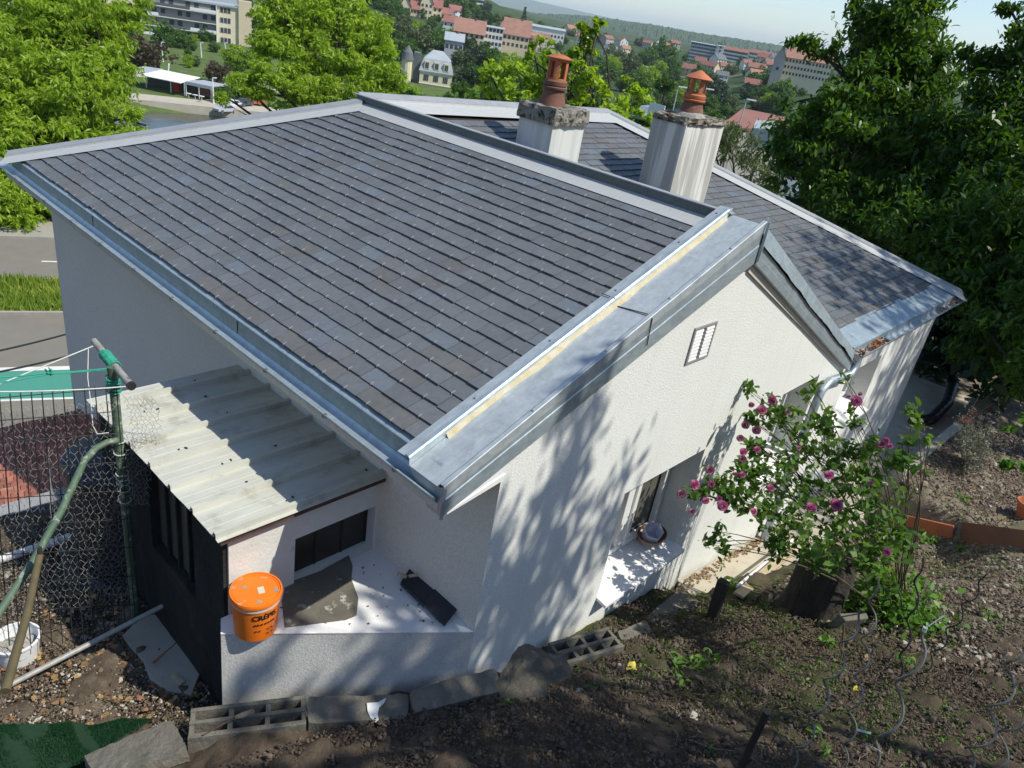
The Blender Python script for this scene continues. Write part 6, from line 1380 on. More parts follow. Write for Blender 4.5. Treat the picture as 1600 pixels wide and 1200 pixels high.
for k, (px, py, r, n, lf_, lb) in enumerate([(1070, 1045, .10, 46, .055, 'bright green seedling clump right of the hollow block, largest on the soil'), (1105, 1035, .07, 26, .045, 'small green seedling right of the largest clump'), (1060, 1070, .06, 22, .04, 'low green seedling just below the largest clump'), (1180, 1020, .06, 20, .04, 'green sprout on the mossy soil below the stump'), (875, 1065, .04, 12, .05, 'green sprout growing against the broken block'), (790, 1098, .05, 14, .04, 'green sprout beside the tilted border slab'), (1108, 1178, .03, 10, .03, 'tiny green rosette low on the bare soil'), (1267, 1150, .04, 16, .04, 'small plant at the foot of the leftmost spiral stake'), (1290, 1190, .06, 24, .04, 'green weed at the bottom edge between two spiral stakes'), (1350, 1155, .04, 16, .04, 'little weed behind the spiral stake with the plastic tag'), (1135, 920, .09, 60, .05, 'bright green weed beside the dark pointed stake'), (1450, 850, .10, 70, .05, 'bright weed patch below the clay edging board'), (1500, 865, .04, 40, .05, 'tuft of grass in the gap of the clay edging'), (1500, 785, .10, 70, .04, 'green weed clump in the raised bed near its panel'), (1410, 1045, .08, 46, .04, 'weed clump among the spiral stakes'), (1540, 970, .07, 40, .035, 'grassy weed tuft on the dry soil, right'), (1290, 1010, .07, 36, .05, 'green sprouts in front of the grey stone'), (1445, 745, .10, 60, .035, 'grassy weeds on the raised bed kerb')]):
    plant('weed', lb, 'weed', px, py, r, n, lf_, MT['lf_weed'], .06 + r * .5, .45)
n = 13000; L = []
while len(L) < n:
    x, y = RNG.uniform(3.2, 9.5), RNG.uniform(-.9, 2.0)
    dn = vnoise(x * 1.6 + 3, y * 1.6 + 8) * vnoise(x * 5, y * 5) * 2.2 * sm(3.0, 4.6, x + y * .3)
    if y > 1.45 and x > 5.2: continue
    if RNG.random() < dn - .25: L.append((x, y, gz(x, y) + .022 + RNG.random() * .02))
C = np.array(L); q = leaves(C, .019, .5, -.2, .4); tag(fast_mesh('ground_weeds', q.reshape(-1, 3), 6, MT['lf_weed'], tint=RNG.random(n) * .8), kind='stuff')
# lavender
lv = gp(1518, 730); t = thing('lavender_bush', 'dried grey lavender bush on the raised bed', 'bush', lv)
C = []; mb = MB()
for k in range(110):
    tip = at_d(1524 + RNG.normal(0, 17), 688 + RNG.normal(0, 22), np.linalg.norm(lv) * RNG.uniform(.93, 1.0)); pts = limb(mb, lv + RNG.normal(0, .05, 3) * [1, 1, 0], tip, .004, .0015, .06, 5, 4)
    for p_ in pts[3:]: C.append(p_ + RNG.normal(0, .022, (11, 3)))
C.append(at_d(1532, 652, np.linalg.norm(lv) * .97) + RNG.normal(0, .02, (60, 3)))
C = np.concatenate(C); fast_mesh('foliage', quads(C, .026, .4, -.3).reshape(-1, 3), 4, MT['lf_grey'], t, tint=RNG.random(len(C))); mb.build('stems', MT['twig'], t)

# ---------------------------------------------------------------- spiral stakes
def spiral(label, b, top, amp, turns, r=.0054, mat='galv_spiral', ph=0, cap=False, tagc=None):
    b = gp(*b); tp = upright(b, *top); t = thing('spiral_stake', label, 'plant stake', b, 'tomato spiral stakes'); ax = tp - b; L = np.linalg.norm(ax); ax = ax / L; u = nrm(np.cross(ax, (0.3, 1, 0))); w = np.cross(ax, u)
    n = int(turns * 16) + 10; pts = [b - ax * .12]
    for i in range(n + 1):
        f = i / n; e = min(1, f * 8) * min(1, (1 - f) * 7 + .05); pts.append(b + ax * L * f + (u * cos(2 * pi * turns * f + ph) + w * sin(2 * pi * turns * f + ph)) * amp * e)
    mb = MB(); mb.tube(pts, r, 7); mb.build('spiral_rod', MT[mat], t, smooth=True)
    return t, pts, ax
spiral('leftmost spiral stake, rising from the bottom edge left of the others', (1236, 1206), (1346, 952), .030, 4.6, ph=1.0)
spiral('second spiral stake from the left, standing just left of the tagged one', (1318, 1206), (1372, 902), .026, 5.4, .0048, ph=.4)
t, pts, ax = spiral('thick shiny spiral stake with a plastic tag and a string at its top', (1366, 1200), (1446, 982), .040, 2.4, .0078, ph=2.2)
mb = MB(); q = pts[-1]; mb.tube([q - ax * .02, q + ax * .005], .011, 8); mb.build('top_tie', MT['rope_white'], t)
mb = MB(); mb.tube([q, q + at_d(1470, 965, np.linalg.norm(q) * 1.0) - at_d(1440, 985, np.linalg.norm(q))], .0028, 5); mb.build('string', MT['rope_white'], t)
q = at_d(1350, 1143, np.linalg.norm(pts[20]) * 1.0); A_ = np.array(cam.matrix_world.to_3x3()) @ np.array(Matrix.Rotation(-.25, 3, 'Z')); mb = MB(); mb.box(q, (.075, .012, .002), A_); mb.build('plastic_tag', pm('faded_green_tag', (.45, .62, .55), (.60, .68, .66), 14, .5), t)
mb = MB(); mb.tube([at_d(1366, 1168, 3.9 * 0 + np.linalg.norm(pts[20])), at_d(1380, 1177, np.linalg.norm(pts[20]))], .002, 5); mb.tube([at_d(1366, 1168, np.linalg.norm(pts[20])), at_d(1348, 1162, np.linalg.norm(pts[20]))], .002, 5); mb.build('string_end', MT['rope_white'], t)
spiral('dark spiral stake standing right in front of the rose foot', (1404, 1064), (1442, 872), .022, 3.3, .0058, 'wire_dark', ph=.8)
spiral('slim dark spiral stake right of the rose, leaning to the raised bed', (1422, 1082), (1542, 896), .022, 5.0, .0044, 'wire_dark', ph=.5)
spiral('spiral stake at the right edge with the widest coils', (1515, 1206), (1602, 1000), .042, 3.1, .0062, ph=1.9)
spiral('outermost spiral stake, cut by the right edge of the photo', (1550, 1206), (1640, 1010), .046, 2.6, .0062, ph=.2)
b = gp(1317, 1036); t = thing('brown_cane', 'straight thin brown cane beside the rose foot', 'cane', b); mb = MB(); mb.tube([b - [0, 0, .05], upright(b, 1319, 975)], .007, 6); mb.build('cane_body', MT['olive'], t)
for k, (px0, py0, px1, py1, lb) in enumerate([(1235, 1093, 1303, 1050, 'thick brown stick lying left of the spiral stakes'), (950, 1066, 1002, 1062, 'pale twig lying below the hollow block'), (1003, 1066, 1042, 1078, 'curved pale twig right of the yellow leaf'), (1050, 1185, 1058, 1150, 'forked dry twig on the bare soil'), (1065, 1000, 1105, 990, 'pale dry stem above the seedling clump'), (1440, 1085, 1500, 1070, 'dry bent stem between the spiral stakes, right'), (1075, 1158, 1150, 1178, 'long pale twig near the steel pipe stake')]):
    a, b2 = gp(px0, py0) + [0, 0, .012], gp(px1, py1) + [0, 0, .02]; t = thing('twig', lb, 'twig', a); mb = MB(); limb(mb, a, b2, .006 if k else .012, .0025 if k else .009, .06, 5, 6); mb.build('stick', MT['twig'] if k else MT['olive'], t)
def leaf_obj(name, label, px, py, s_, mat, cat='leaf'):
    g = gp(px, py) + [0, 0, .03]; mb = MB(); pts = [g + [s_ * (1 + .25 * sin(5 * a)) * cos(a), s_ * .8 * (1 + .2 * cos(5 * a)) * sin(a), .012 * sin(2 * a)] for a in np.linspace(0, 2 * pi, 16)[:-1]]
    mb.prism(pts, (0, 0, .002)); tag(mb.build(name, mat), label, cat)
yl = pm('yellow_leaf', (.55, .48, .06), (.45, .40, .05), 5, .7)
leaf_obj('fallen_leaf', 'yellow fallen leaf lying below the hollow block', 986, 1047, .042, yl); leaf_obj('fallen_leaf', 'pale dry leaf lying between the spiral stakes', 1354, 1034, .035, MT['leaf_dry']); leaf_obj('fallen_leaf', 'small tan leaf on the soil at the bottom, left of centre', 857, 1184, .018, MT['leaf_dry']); leaf_obj('fallen_leaf', 'dry yellowish leaf beside the second spiral stake', 1335, 1082, .022, yl)
def rock(name, label, px, py, sx, sy, sz, mat, rot=0):
    g = gp(px, py); t = MB(); v = unit(60); pts = [g + np.array(Matrix.Rotation(rot, 3, 'Z')) @ (np.array([sx, sy, sz]) * a * RNG.uniform(.86, 1.05)) for a in v]
    import bmesh as bme
    bm = bme.new(); [bm.verts.new(p) for p in pts]; bme.ops.convex_hull(bm, input=bm.verts); me = bpy.data.meshes.new(name); bm.to_mesh(me); bm.free(); me.materials.append(mat); o = bpy.data.objects.new(name, me); COL.objects.link(o); tag(o, label, 'stone')
for a in [('angular flat stone on the bare soil below the seedlings', 1084, 1119, .06, .035, .018, .3), ('small chalky stone left of the flat one', 1060, 1117, .03, .016, .015, 1), ('split pale wood chip like stone below the hollow block', 968, 1042, .05, .018, .015, .9), ('larger grey stone at the foot of the broken block', 905, 1085, .055, .035, .03, .5), ('grey stone right of the one at the broken block', 925, 1098, .035, .03, .022, 0), ('white lump left of the stone by the ring stained slab', 1050, 985, .03, .02, .02, 0), ('grey boulder among the spiral stakes', 1470, 1015, .06, .05, .04, 0), ('yellowish stone lying by the ring stained slab', 1025, 1015, .025, .02, .014, 0)]:
    rock('stone', a[0], *a[1:6], MT['stone'], a[6])
for a in [('cream crumpled paper like stone in the rubble behind the pole', 160, 978, .045, .03, .025, .2), ('second pale stone right of the crumpled one', 178, 975, .035, .025, .02, .9), ('pale angular stone left of the pole, beside a hole', 130, 1000, .05, .03, .03, .4), ('white lump lying near the green mat', 148, 1098, .045, .022, .016, .2), ('round tan stone near the green mat', 100, 1113, .024, .02, .02, 0), ('long flat stone left of the white lump', 60, 1122, .06, .022, .014, .5), ('grey white stone lying on the mat edge', 160, 1138, .02, .016, .014, 0)]:
    rock('stone', a[0], *a[1:6], MT['stone'], a[6])
g = gp(176, 1015) + [0, 0, .03]; mb = MB(); mb.box(g, (.035, .085, .014), np.array(Matrix.Rotation(.5, 3, 'Z')), jit=.004); tag(mb.build('brick_shard', MT['brick_red']), 'reddish pointed tile shard right under the lying pole', 'shard')
g = gp(277, 1070) + [0, 0, .05]; mb = MB(); mb.box(g, (.035, .10, .012), np.array(Matrix.Rotation(.3, 3, 'Z')), jit=.003); tag(mb.build('wood_chip', MT['plank']), 'oval tan wood chip lying on the cement fragment', 'wood chip')
# rubble, leaf litter and clods
OCT = np.array([(1, 0, 0), (-1, 0, 0), (0, 1, 0), (0, -1, 0), (0, 0, 1), (0, 0, -1)], float); OF = np.array([(0, 2, 4), (2, 1, 4), (1, 3, 4), (3, 0, 4), (2, 0, 5), (1, 2, 5), (3, 1, 5), (0, 3, 5)])
gph = (1 + 5 ** .5) / 2; ICO = np.array([(-1, gph, 0), (1, gph, 0), (-1, -gph, 0), (1, -gph, 0), (0, -1, gph), (0, 1, gph), (0, -1, -gph), (0, 1, -gph), (gph, 0, -1), (gph, 0, 1), (-gph, 0, -1), (-gph, 0, 1)], float) / 1.9
IF_ = np.array([(0, 11, 5), (0, 5, 1), (0, 1, 7), (0, 7, 10), (0, 10, 11), (1, 5, 9), (5, 11, 4), (11, 10, 2), (10, 7, 6), (7, 1, 8), (3, 9, 4), (3, 4, 2), (3, 2, 6), (3, 6, 8), (3, 8, 9), (4, 9, 5), (2, 4, 11), (6, 2, 10), (8, 6, 7), (9, 8, 1)])
def scatter(name, n, region, size, mats, zoff=0, elong=1.4, flat=.7, base=None):
    """n small irregular lumps lying on the soil, as one uncountable layer"""
    xy = region(n); z = H0(xy[:, 0], xy[:, 1]); s_ = size * RNG.lognormal(0, .38, n).clip(.4, 2.1)
    B, F_ = (ICO, IF_) if size > .010 else (OCT, OF)
    v = B[None] * RNG.uniform(.72, 1.15, (n, len(B), 1)) * np.array([elong, 1, flat]) + RNG.normal(0, .10, (n, len(B), 3)); v *= s_[:, None, None]
    a = RNG.uniform(0, 6.28, n); t = RNG.normal(0, .5, n); ca, sa, ct, st_ = np.cos(a), np.sin(a), np.cos(t), np.sin(t)
    x1, z1 = v[:, :, 0] * ct[:, None] - v[:, :, 2] * st_[:, None], v[:, :, 0] * st_[:, None] + v[:, :, 2] * ct[:, None]
    X = x1 * ca[:, None] - v[:, :, 1] * sa[:, None] + xy[:, 0, None]; Y = x1 * sa[:, None] + v[:, :, 1] * ca[:, None] + xy[:, 1, None]; Z = z1 + (z + zoff + s_ * .3 + .016 + .02 * RNG.random(n))[:, None]
    tri = np.stack([X, Y, Z], -1)[:, F_].reshape(-1, 3); o = fast_mesh(name, tri, 3, mats, tint=np.repeat(RNG.random(n), len(F_)))
    if len(mats) > 1: o.data.polygons.foreach_set('material_index', np.repeat(RNG.integers(0, len(mats), n), len(F_)).astype(np.int32))
    return tag(o, kind='stuff')
def pick(box, ok):
    def f(n):
        out = np.zeros((0, 2))
        while len(out) < n:
            q = np.column_stack([RNG.uniform(box[0], box[1], n * 2), RNG.uniform(box[2], box[3], n * 2)])
            for pl in KEEP_OFF: q = q[~pip(q[:, 0], q[:, 1], pl)]
            out = np.concatenate([out, q[ok(q[:, 0], q[:, 1])]])
        return out[:n]
    return f
reg_pit = pick((.1, 1.52, 2.5, 5.5), lambda x, y: y > 2.78 - .35 * (x - 1))
reg_soil = pick((.5, 7.0, -.9, 2.6), lambda x, y: (y < np.where(x < 3, 2.52 - .30 * (x - 1), 2.05)) & ~((y > 1.42) & (x > 5.0)))
reg_dry = pick((5.3, 12.5, -.9, 1.38), lambda x, y: x > 5.3)
MT['dirt'] = pm('pale_dirt', (.20, .15, .10), (.11, .08, .055), 14, 1, bs=.6)
scatter('rubble', 26000, reg_pit, .0052, [MT['stone'], MT['dirt'], MT['dirt'], MT['soil_dark'], MT['dirt'], MT['soil_dark'], MT['dirt']], elong=1.4)
scatter('rubble', 480, reg_pit, .0110, [MT['stone'], MT['dirt'], MT['dirt'], MT['concrete'], MT['dirt'], MT['brick_red']], elong=1.5, flat=.5)
n = 230; q = pick((.4, 1.5, 2.9, 4.6), lambda x, y: (y > 2.95) & (vnoise(x * 4, y * 4) > .4))(n); C = np.column_stack([q, H0(q[:, 0], q[:, 1]) + .03]); d = unit(n); d[:, 2] *= .25; up = unit(n) * .35; up[:, 2] = 1; w = np.cross(d, up); w /= np.linalg.norm(w, axis=1, keepdims=True); d /= np.linalg.norm(d, axis=1, keepdims=True); s__ = RNG.uniform(.012, .032, n)[:, None]
nn_ = np.cross(w, d); tag(fast_mesh('dry_leaves', np.stack([C - d * s__, C - d * s__ * .3 + w * s__ * .7 + nn_ * s__ * .3, C + d * s__ * .5 + w * s__ * .55 + nn_ * s__ * .2, C + d * s__, C + d * s__ * .4 - w * s__ * .6 + nn_ * s__ * .3, C - d * s__ * .4 - w * s__ * .6 + nn_ * s__ * .1], 1).reshape(-1, 3), 6, leaf_mat('dry_brown_leaf', (.20, .10, .045), (.32, .18, .07), (.44, .30, .13), .15, .8), tint=RNG.random(n)), kind='stuff')
md = pm('soil_clod', (.130, .099, .073), (.086, .066, .049), 12, 1, bs=.8, bscale=90, tintvar=.35); md2 = pm('dry_clod', (.24, .195, .148), (.15, .12, .092), 9, 1, bs=.8, bscale=90, tintvar=.3)
scatter('soil_clods', 60000, reg_soil, .0062, [md], elong=1.15, flat=.8)
scatter('soil_clods', 4500, reg_soil, .0115, [md], elong=1.15, flat=.8)
scatter('dry_clods', 26000, reg_dry, .0080, [md2, md2, md, md2, MT['leaf_dry']], elong=1.2)
scatter('dry_clods', 9000, reg_dry, .0135, [md2, md2, md, md2, md2, md2, md, md2, md2, md2, md, md2, md2, MT['stone']], elong=1.25)
def reg_lit():
    while True:
        x, y = RNG.uniform(3.0, 8), RNG.uniform(-.9, 2.0)
        if not (y > 1.4 and x > 5.2): return x, y
vs = []
n = 900; pts = np.array([reg_lit() for _ in range(n)]); z = H0(pts[:, 0], pts[:, 1]) + .03; C = np.column_stack([pts, z]); a = RNG.uniform(0, 6.3, n); d = np.stack([np.cos(a), np.sin(a), RNG.normal(0, .2, n)], -1); w = np.stack([-np.sin(a), np.cos(a), 0 * a], -1); L_ = RNG.uniform(.01, .05, n)[:, None]
tag(fast_mesh('straw_litter', np.stack([C - d * L_ - w * .0012, C + d * L_ - w * .0012, C + d * L_ + w * .0012, C - d * L_ + w * .0012], 1).reshape(-1, 3), 4, pm('straw', (.34, .28, .18), (.22, .17, .11), 20, .9)), kind='stuff')

# ---------------------------------------------------------------- hills and ridges
def ridge(name, d, px0, px1, tops, depth, mat, bumpy, nn=420, base=-30, seed=0):
    """long hill: crest heights given in metres along the span, with a rounded cross section"""
    w0, w1 = ray(px0, -115 + .165 * px0), ray(px1, -115 + .165 * px1); a0, a1 = math.atan2(w0[1], w0[0]), math.atan2(w1[1], w1[0]); m_ = 40; vs = []
    A = np.linspace(a0, a1, nn); U = np.linspace(-1, 1, m_); hs_ = np.interp(np.linspace(0, 1, nn), np.linspace(0, 1, len(tops)), tops)
    AA, UU = np.meshgrid(A, U, indexing='ij'); R_ = d + UU * depth; HH = base + (hs_[:, None] - base) * np.cos(UU * pi / 2) ** .8
    HH = HH + bumpy * (vnoise(AA * 900 + seed, UU * 14 + seed) - .5) + bumpy * .6 * (vnoise(AA * 2500 + seed, UU * 40) - .5)
    vs = np.stack([R_ * np.cos(AA), R_ * np.sin(AA), HH], -1).reshape(-1, 3); mb = MB(); fs = [(i * m_ + j, (i + 1) * m_ + j, (i + 1) * m_ + j + 1, i * m_ + j + 1) for i in range(nn - 1) for j in range(m_ - 1)]
    mb.raw(vs, fs); return tag(mb.build(name, mat, smooth=bumpy < 6), kind='structure')
fm_ = pm('forest_cover', (.022, .05, .018), (.045, .085, .028), .03, 1, detail=8)
ridge('hills', 3300, 840, 1420, [-6, 14, 22, 26, 24, 28, 30, 22, 34, 40], 700, fm_, 9, seed=4)
ridge('hills', 12500, 600, 1100, [150, 150, 175, 150, 120, 90, 55, 10], 900, fm_, 12, seed=9)
ridge('hills', 14500, 560, 900, [260, 270, 260, 210, 120, 40], 900, fm_, 12, seed=19)

# ---------------------------------------------------------------- far buildings
def hc(name, c, c2=None, **k): return pm(name, c, c2 or tuple(x * .88 for x in c), .4, .85, **k)
BM = {'cream': hc('cream_render', (.70, .62, .44)), 'white': hc('white_render', (.76, .74, .70)), 'ochre': hc('ochre_render', (.62, .52, .36)), 'grey': hc('grey_render', (.46, .47, .48)), 'dirty': hc('greyed_render', (.42, .40, .37)),
      'orange': hc('orange_tiles', (.34, .18, .13), (.27, .14, .105)), 'brown': hc('brown_tiles', (.27, .12, .09), (.22, .10, .08)), 'redr': hc('red_tiles', (.29, .12, .10), (.24, .10, .08)), 'slate': hc('slate_covering', (.14, .155, .17), (.11, .12, .135)), 'zinc': hc('zinc_covering', (.36, .40, .43)),
      'win': hc('dark_window_glass', (.05, .06, .075), (.035, .04, .05)), 'bal': hc('balcony_panel', (.72, .73, .74)), 'rail': hc('dark_railing', (.10, .10, .105)), 'shut': hc('pale_shutter', (.60, .62, .62)), 'recess': hc('loggia_back', (.28, .27, .27)), 'canvas': hc('white_canvas', (.78, .80, .80)), 'red': hc('red_counter', (.50, .05, .03)), 'steel': hc('painted_steel', (.45, .47, .48))}
def frame_from(base, width_dir):
    w = nrm([width_dir[0], width_dir[1], 0]); b = np.array([-w[1], w[0], 0])
    if b @ V3([base[0], base[1], 0]) < 0: b = -b          # depth points away from the viewer
    return w, b
def obox(mb, o, w, b, x0, x1, y0, y1, z0, z1):
    P = lambda x, y, z: o + w * x + b * y + np.array([0, 0, z])
    mb.raw([P(x0, y0, z0), P(x1, y0, z0), P(x1, y1, z0), P(x0, y1, z0), P(x0, y0, z1), P(x1, y0, z1), P(x1, y1, z1), P(x0, y1, z1)], [(3, 2, 1, 0), (4, 5, 6, 7), (0, 1, 5, 4), (1, 2, 6, 5), (2, 3, 7, 6), (3, 0, 4, 7)])
def gable_house(name, label, cat, o, w, b, W_, Dp, Hh, Rh, wall, roof, floors=2, cols=3, ridge='w', hip=0.0, group=None, chim=True, wz=1.3, winw=1.0, shift=.0):
    t = thing(name, label, cat, o, group); mb = MB(); obox(mb, o, w, b, 0, W_, 0, Dp, -6, Hh)
    P = lambda x, y, z: o + w * x + b * y + np.array([0, 0, z])
    if ridge != 'w':
        mb.raw([P(0, 0, Hh), P(W_, 0, Hh), P(W_ / 2, 0, Hh + Rh), P(0, Dp, Hh), P(W_, Dp, Hh), P(W_ / 2, Dp, Hh + Rh)], [(0, 1, 2), (4, 3, 5)])
    elif hip == 0: mb.raw([P(0, 0, Hh), P(0, Dp, Hh), P(0, Dp / 2, Hh + Rh), P(W_, 0, Hh), P(W_, Dp, Hh), P(W_, Dp / 2, Hh + Rh)], [(0, 1, 2), (4, 3, 5)])
    mb.build('wall', BM[wall], t)
    e = .5; mb = MB()
    if ridge == 'w':
        A = [P(-e, -e, Hh - .25), P(W_ + e, -e, Hh - .25), P(W_ + e - hip, Dp / 2, Hh + Rh), P(-e + hip, Dp / 2, Hh + Rh), P(-e, Dp + e, Hh - .25), P(W_ + e, Dp + e, Hh - .25)]
        mb.raw([q for q in A] + [q + [0, 0, .22] for q in A], [(0, 1, 2, 3), (3, 2, 5, 4), (6, 7, 8, 9), (9, 8, 11, 10), (0, 1, 7, 6), (4, 5, 11, 10), (0, 3, 9, 6), (3, 4, 10, 9), (1, 2, 8, 7), (2, 5, 11, 8)] + ([(0, 3, 4), (1, 2, 5)] if hip else []))
    else:
        A = [P(-e, -e, Hh - .25), P(-e, Dp + e, Hh - .25), P(W_ / 2, Dp + e, Hh + Rh), P(W_ / 2, -e, Hh + Rh), P(W_ + e, -e, Hh - .25), P(W_ + e, Dp + e, Hh - .25)]
        mb.raw([q for q in A] + [q + [0, 0, .22] for q in A], [(0, 1, 2, 3), (3, 2, 5, 4), (6, 7, 8, 9), (9, 8, 11, 10), (0, 1, 7, 6), (4, 5, 11, 10), (0, 3, 9, 6), (3, 4, 10, 9), (1, 2, 8, 7), (2, 5, 11, 8)])
    r_ = mb.build('roof', BM[roof], t)
    if chim: mb = MB(); obox(mb, o, w, b, W_ * .3, W_ * .3 + .7, Dp * .45, Dp * .45 + .7, Hh + Rh * .6, Hh + Rh + .8); mb.build('chimney', BM['brown'], r_)
    fh = Hh / floors
    for f in range(floors):
        for c in range(cols):
            x = W_ * (c + .5) / cols; mb = MB(); obox(mb, o, w, b, x - winw / 2, x + winw / 2, -.05, .02, f * fh + fh * .32, f * fh + fh * .32 + wz); mb.build('window', BM['win'], t)
    return t
# town houses: a few kinds, then copies
KH = []
for k, (wl, rf, fl, co, W_, Dp, Hh, Rh, rg) in enumerate([('cream', 'orange', 2, 3, 11, 9, 6, 3.4, 'w'), ('white', 'redr', 3, 3, 10, 10, 9, 3.5, 'w'), ('ochre', 'brown', 2, 4, 14, 9, 6, 3.6, 'w'), ('white', 'orange', 2, 2, 9, 11, 6, 4, 'd'), ('dirty', 'brown', 3, 4, 13, 10, 8.5, 3.2, 'w'), ('white', 'slate', 2, 3, 11, 9, 6.5, 3.6, 'w')]):
    lb = ['cream town house with orange tiled roof, in the town beyond the trees', 'white three storey town house with red roof, in the town beyond the trees', 'ochre town house with long brown roof, in the town beyond the trees', 'white town house showing its gable end under orange tiles, in the town', 'greyish town house with brown roof, in the town beyond the trees', 'white town house with dark slate roof, in the town beyond the trees'][k]
    KH.append(gable_house('town_house', lb, 'house', np.zeros(3), np.array([1.0, 0, 0]), np.array([0, 1.0, 0]), W_, Dp, Hh, Rh, wl, rf, fl, co, rg, group='town houses, kind ' + str(k + 1)))
used_ = set()
HP = ['orange tiles', 'red roof and white walls', 'long brown roof', 'white gable end', 'brown roof', 'dark slate roof']
def put_house(k, px, py, s=1.0, rot=0):
    g = gp(px, py); o = KH[k] if k not in used_ else copy_tree(KH[k]); used_.add(k)
    a = math.atan2(g[1], g[0]) - pi / 2 + rot; o.location = g; o.rotation_euler = (0, 0, a); o.scale = (s, s, s)
    place = ('half hidden behind the bright tree, top left' if px < 600 else 'on the slope near the pale hillside houses' if py < 50 and px < 760 else 'in the orange roofed quarter above the villa' if px < 765 else 'in the town left of the first chimney pot' if px < 870 else 'behind the tall sprouts of the light green tree' if px < 950
             else 'between the two chimney pots' if px < 1060 else 'below the skyline tower block' if px < 1125 else 'right of the conical chimney pot' if px < 1200 else 'near the long cream barrack building')
    o['label'] = 'house with ' + HP[k] + ', ' + place
HL = [(0, 715, 62), (0, 728, 70), (3, 738, 62), (2, 745, 72), (1, 752, 78), (0, 790, 62), (0, 800, 70), (2, 812, 74), (0, 818, 66), (0, 826, 70), (4, 700, 50), (1, 690, 58), (1, 702, 34), (5, 707, 42), (0, 712, 36), (0, 780, 56), (3, 805, 60), (5, 775, 66), (4, 840, 72), (1, 850, 66), (0, 860, 74), (5, 830, 60), (4, 870, 70), (0, 880, 66), (1, 900, 70),
      (0, 1150, 126), (0, 1158, 134), (4, 1165, 122), (2, 1148, 116), (4, 1140, 120), (0, 1172, 130), (0, 1180, 126), (2, 1175, 118), (1, 1160, 112), (4, 1130, 118), (5, 1146, 140), (2, 1160, 142), (0, 1170, 146), (4, 1153, 150), (2, 1125, 112), (5, 1110, 122), (4, 1098, 118), (2, 1092, 112), (0, 1084, 118), (3, 1075, 120), (1, 1080, 110), (5, 1068, 130), (4, 1072, 138), (2, 1062, 118), (0, 1100, 110), (4, 1190, 134), (5, 1117, 128),
      (0, 980, 78), (1, 990, 82), (0, 972, 84), (0, 1000, 92), (4, 965, 76), (1, 1020, 100), (0, 1185, 102), (1, 1200, 108), (5, 1205, 100), (2, 1195, 114), (0, 1210, 112), (1, 1330, 130), (0, 1340, 140), (1, 410, 22), (0, 402, 60), (4, 415, 78), (0, 430, 8), (1, 395, 30)]
for i, (k, px, py) in enumerate(HL):
    if i % 3 == 0 or i < 12 or i > 60: put_house(k, px, py, RNG.uniform(.6, .9), RNG.uniform(-.6, .6))
for k in range(14):
    px = RNG.uniform(780, 1200); py = -115 + .165 * px + 18 + abs(RNG.normal(0, 14)); put_house(int(RNG.integers(0, 6)), px, py, RNG.uniform(.7, 1.0), RNG.uniform(-.9, .9))

# apartment block across the river
g = at_d(372, 76, 285); g = V3([g[0], g[1], float(H0(g[0], g[1]))]); zb_ = at_d(372, 76, np.linalg.norm(at_d(372, 76, 285)))[2]
ab = thing('apartment_block', 'long five storey cream and white apartment block with dark window bands, top left', 'apartment block', g)
w_, b_ = frame_from(g, nrm([-g[1], g[0], 0])); O = V3([g[0], g[1], zb_ - 2.6])
if ray(300, 60) @ w_ < ray(372, 76) @ w_: pass
w_ = w_ if (ray(200, 40) @ w_) > (ray(372, 76) @ w_) else -w_
FH = 2.95; NF = 5; mb = MB(); obox(mb, O, w_, b_, 0, 84, 0, 11, -8, NF * FH - .2); mb.build('wall', BM['cream'], ab)
mb = MB(); obox(mb, O, w_, b_, -.5, 84.5, -.6, 11.5, NF * FH - .2, NF * FH + .35); rr_ = mb.build('roof', BM['zinc'], ab)
mb = MB(); obox(mb, O, w_, b_, 0, 84, 11.5, 14, NF * FH - .2, NF * FH + 1.6); mb.build('roof_rear', BM['zinc'], rr_)
x = 1.2; seq = [('y', 5.2), ('b', 22), ('y', 4.6), ('y', 4.6), ('b', 17), ('y', 4.6), ('y', 4.6), ('b', 18)]
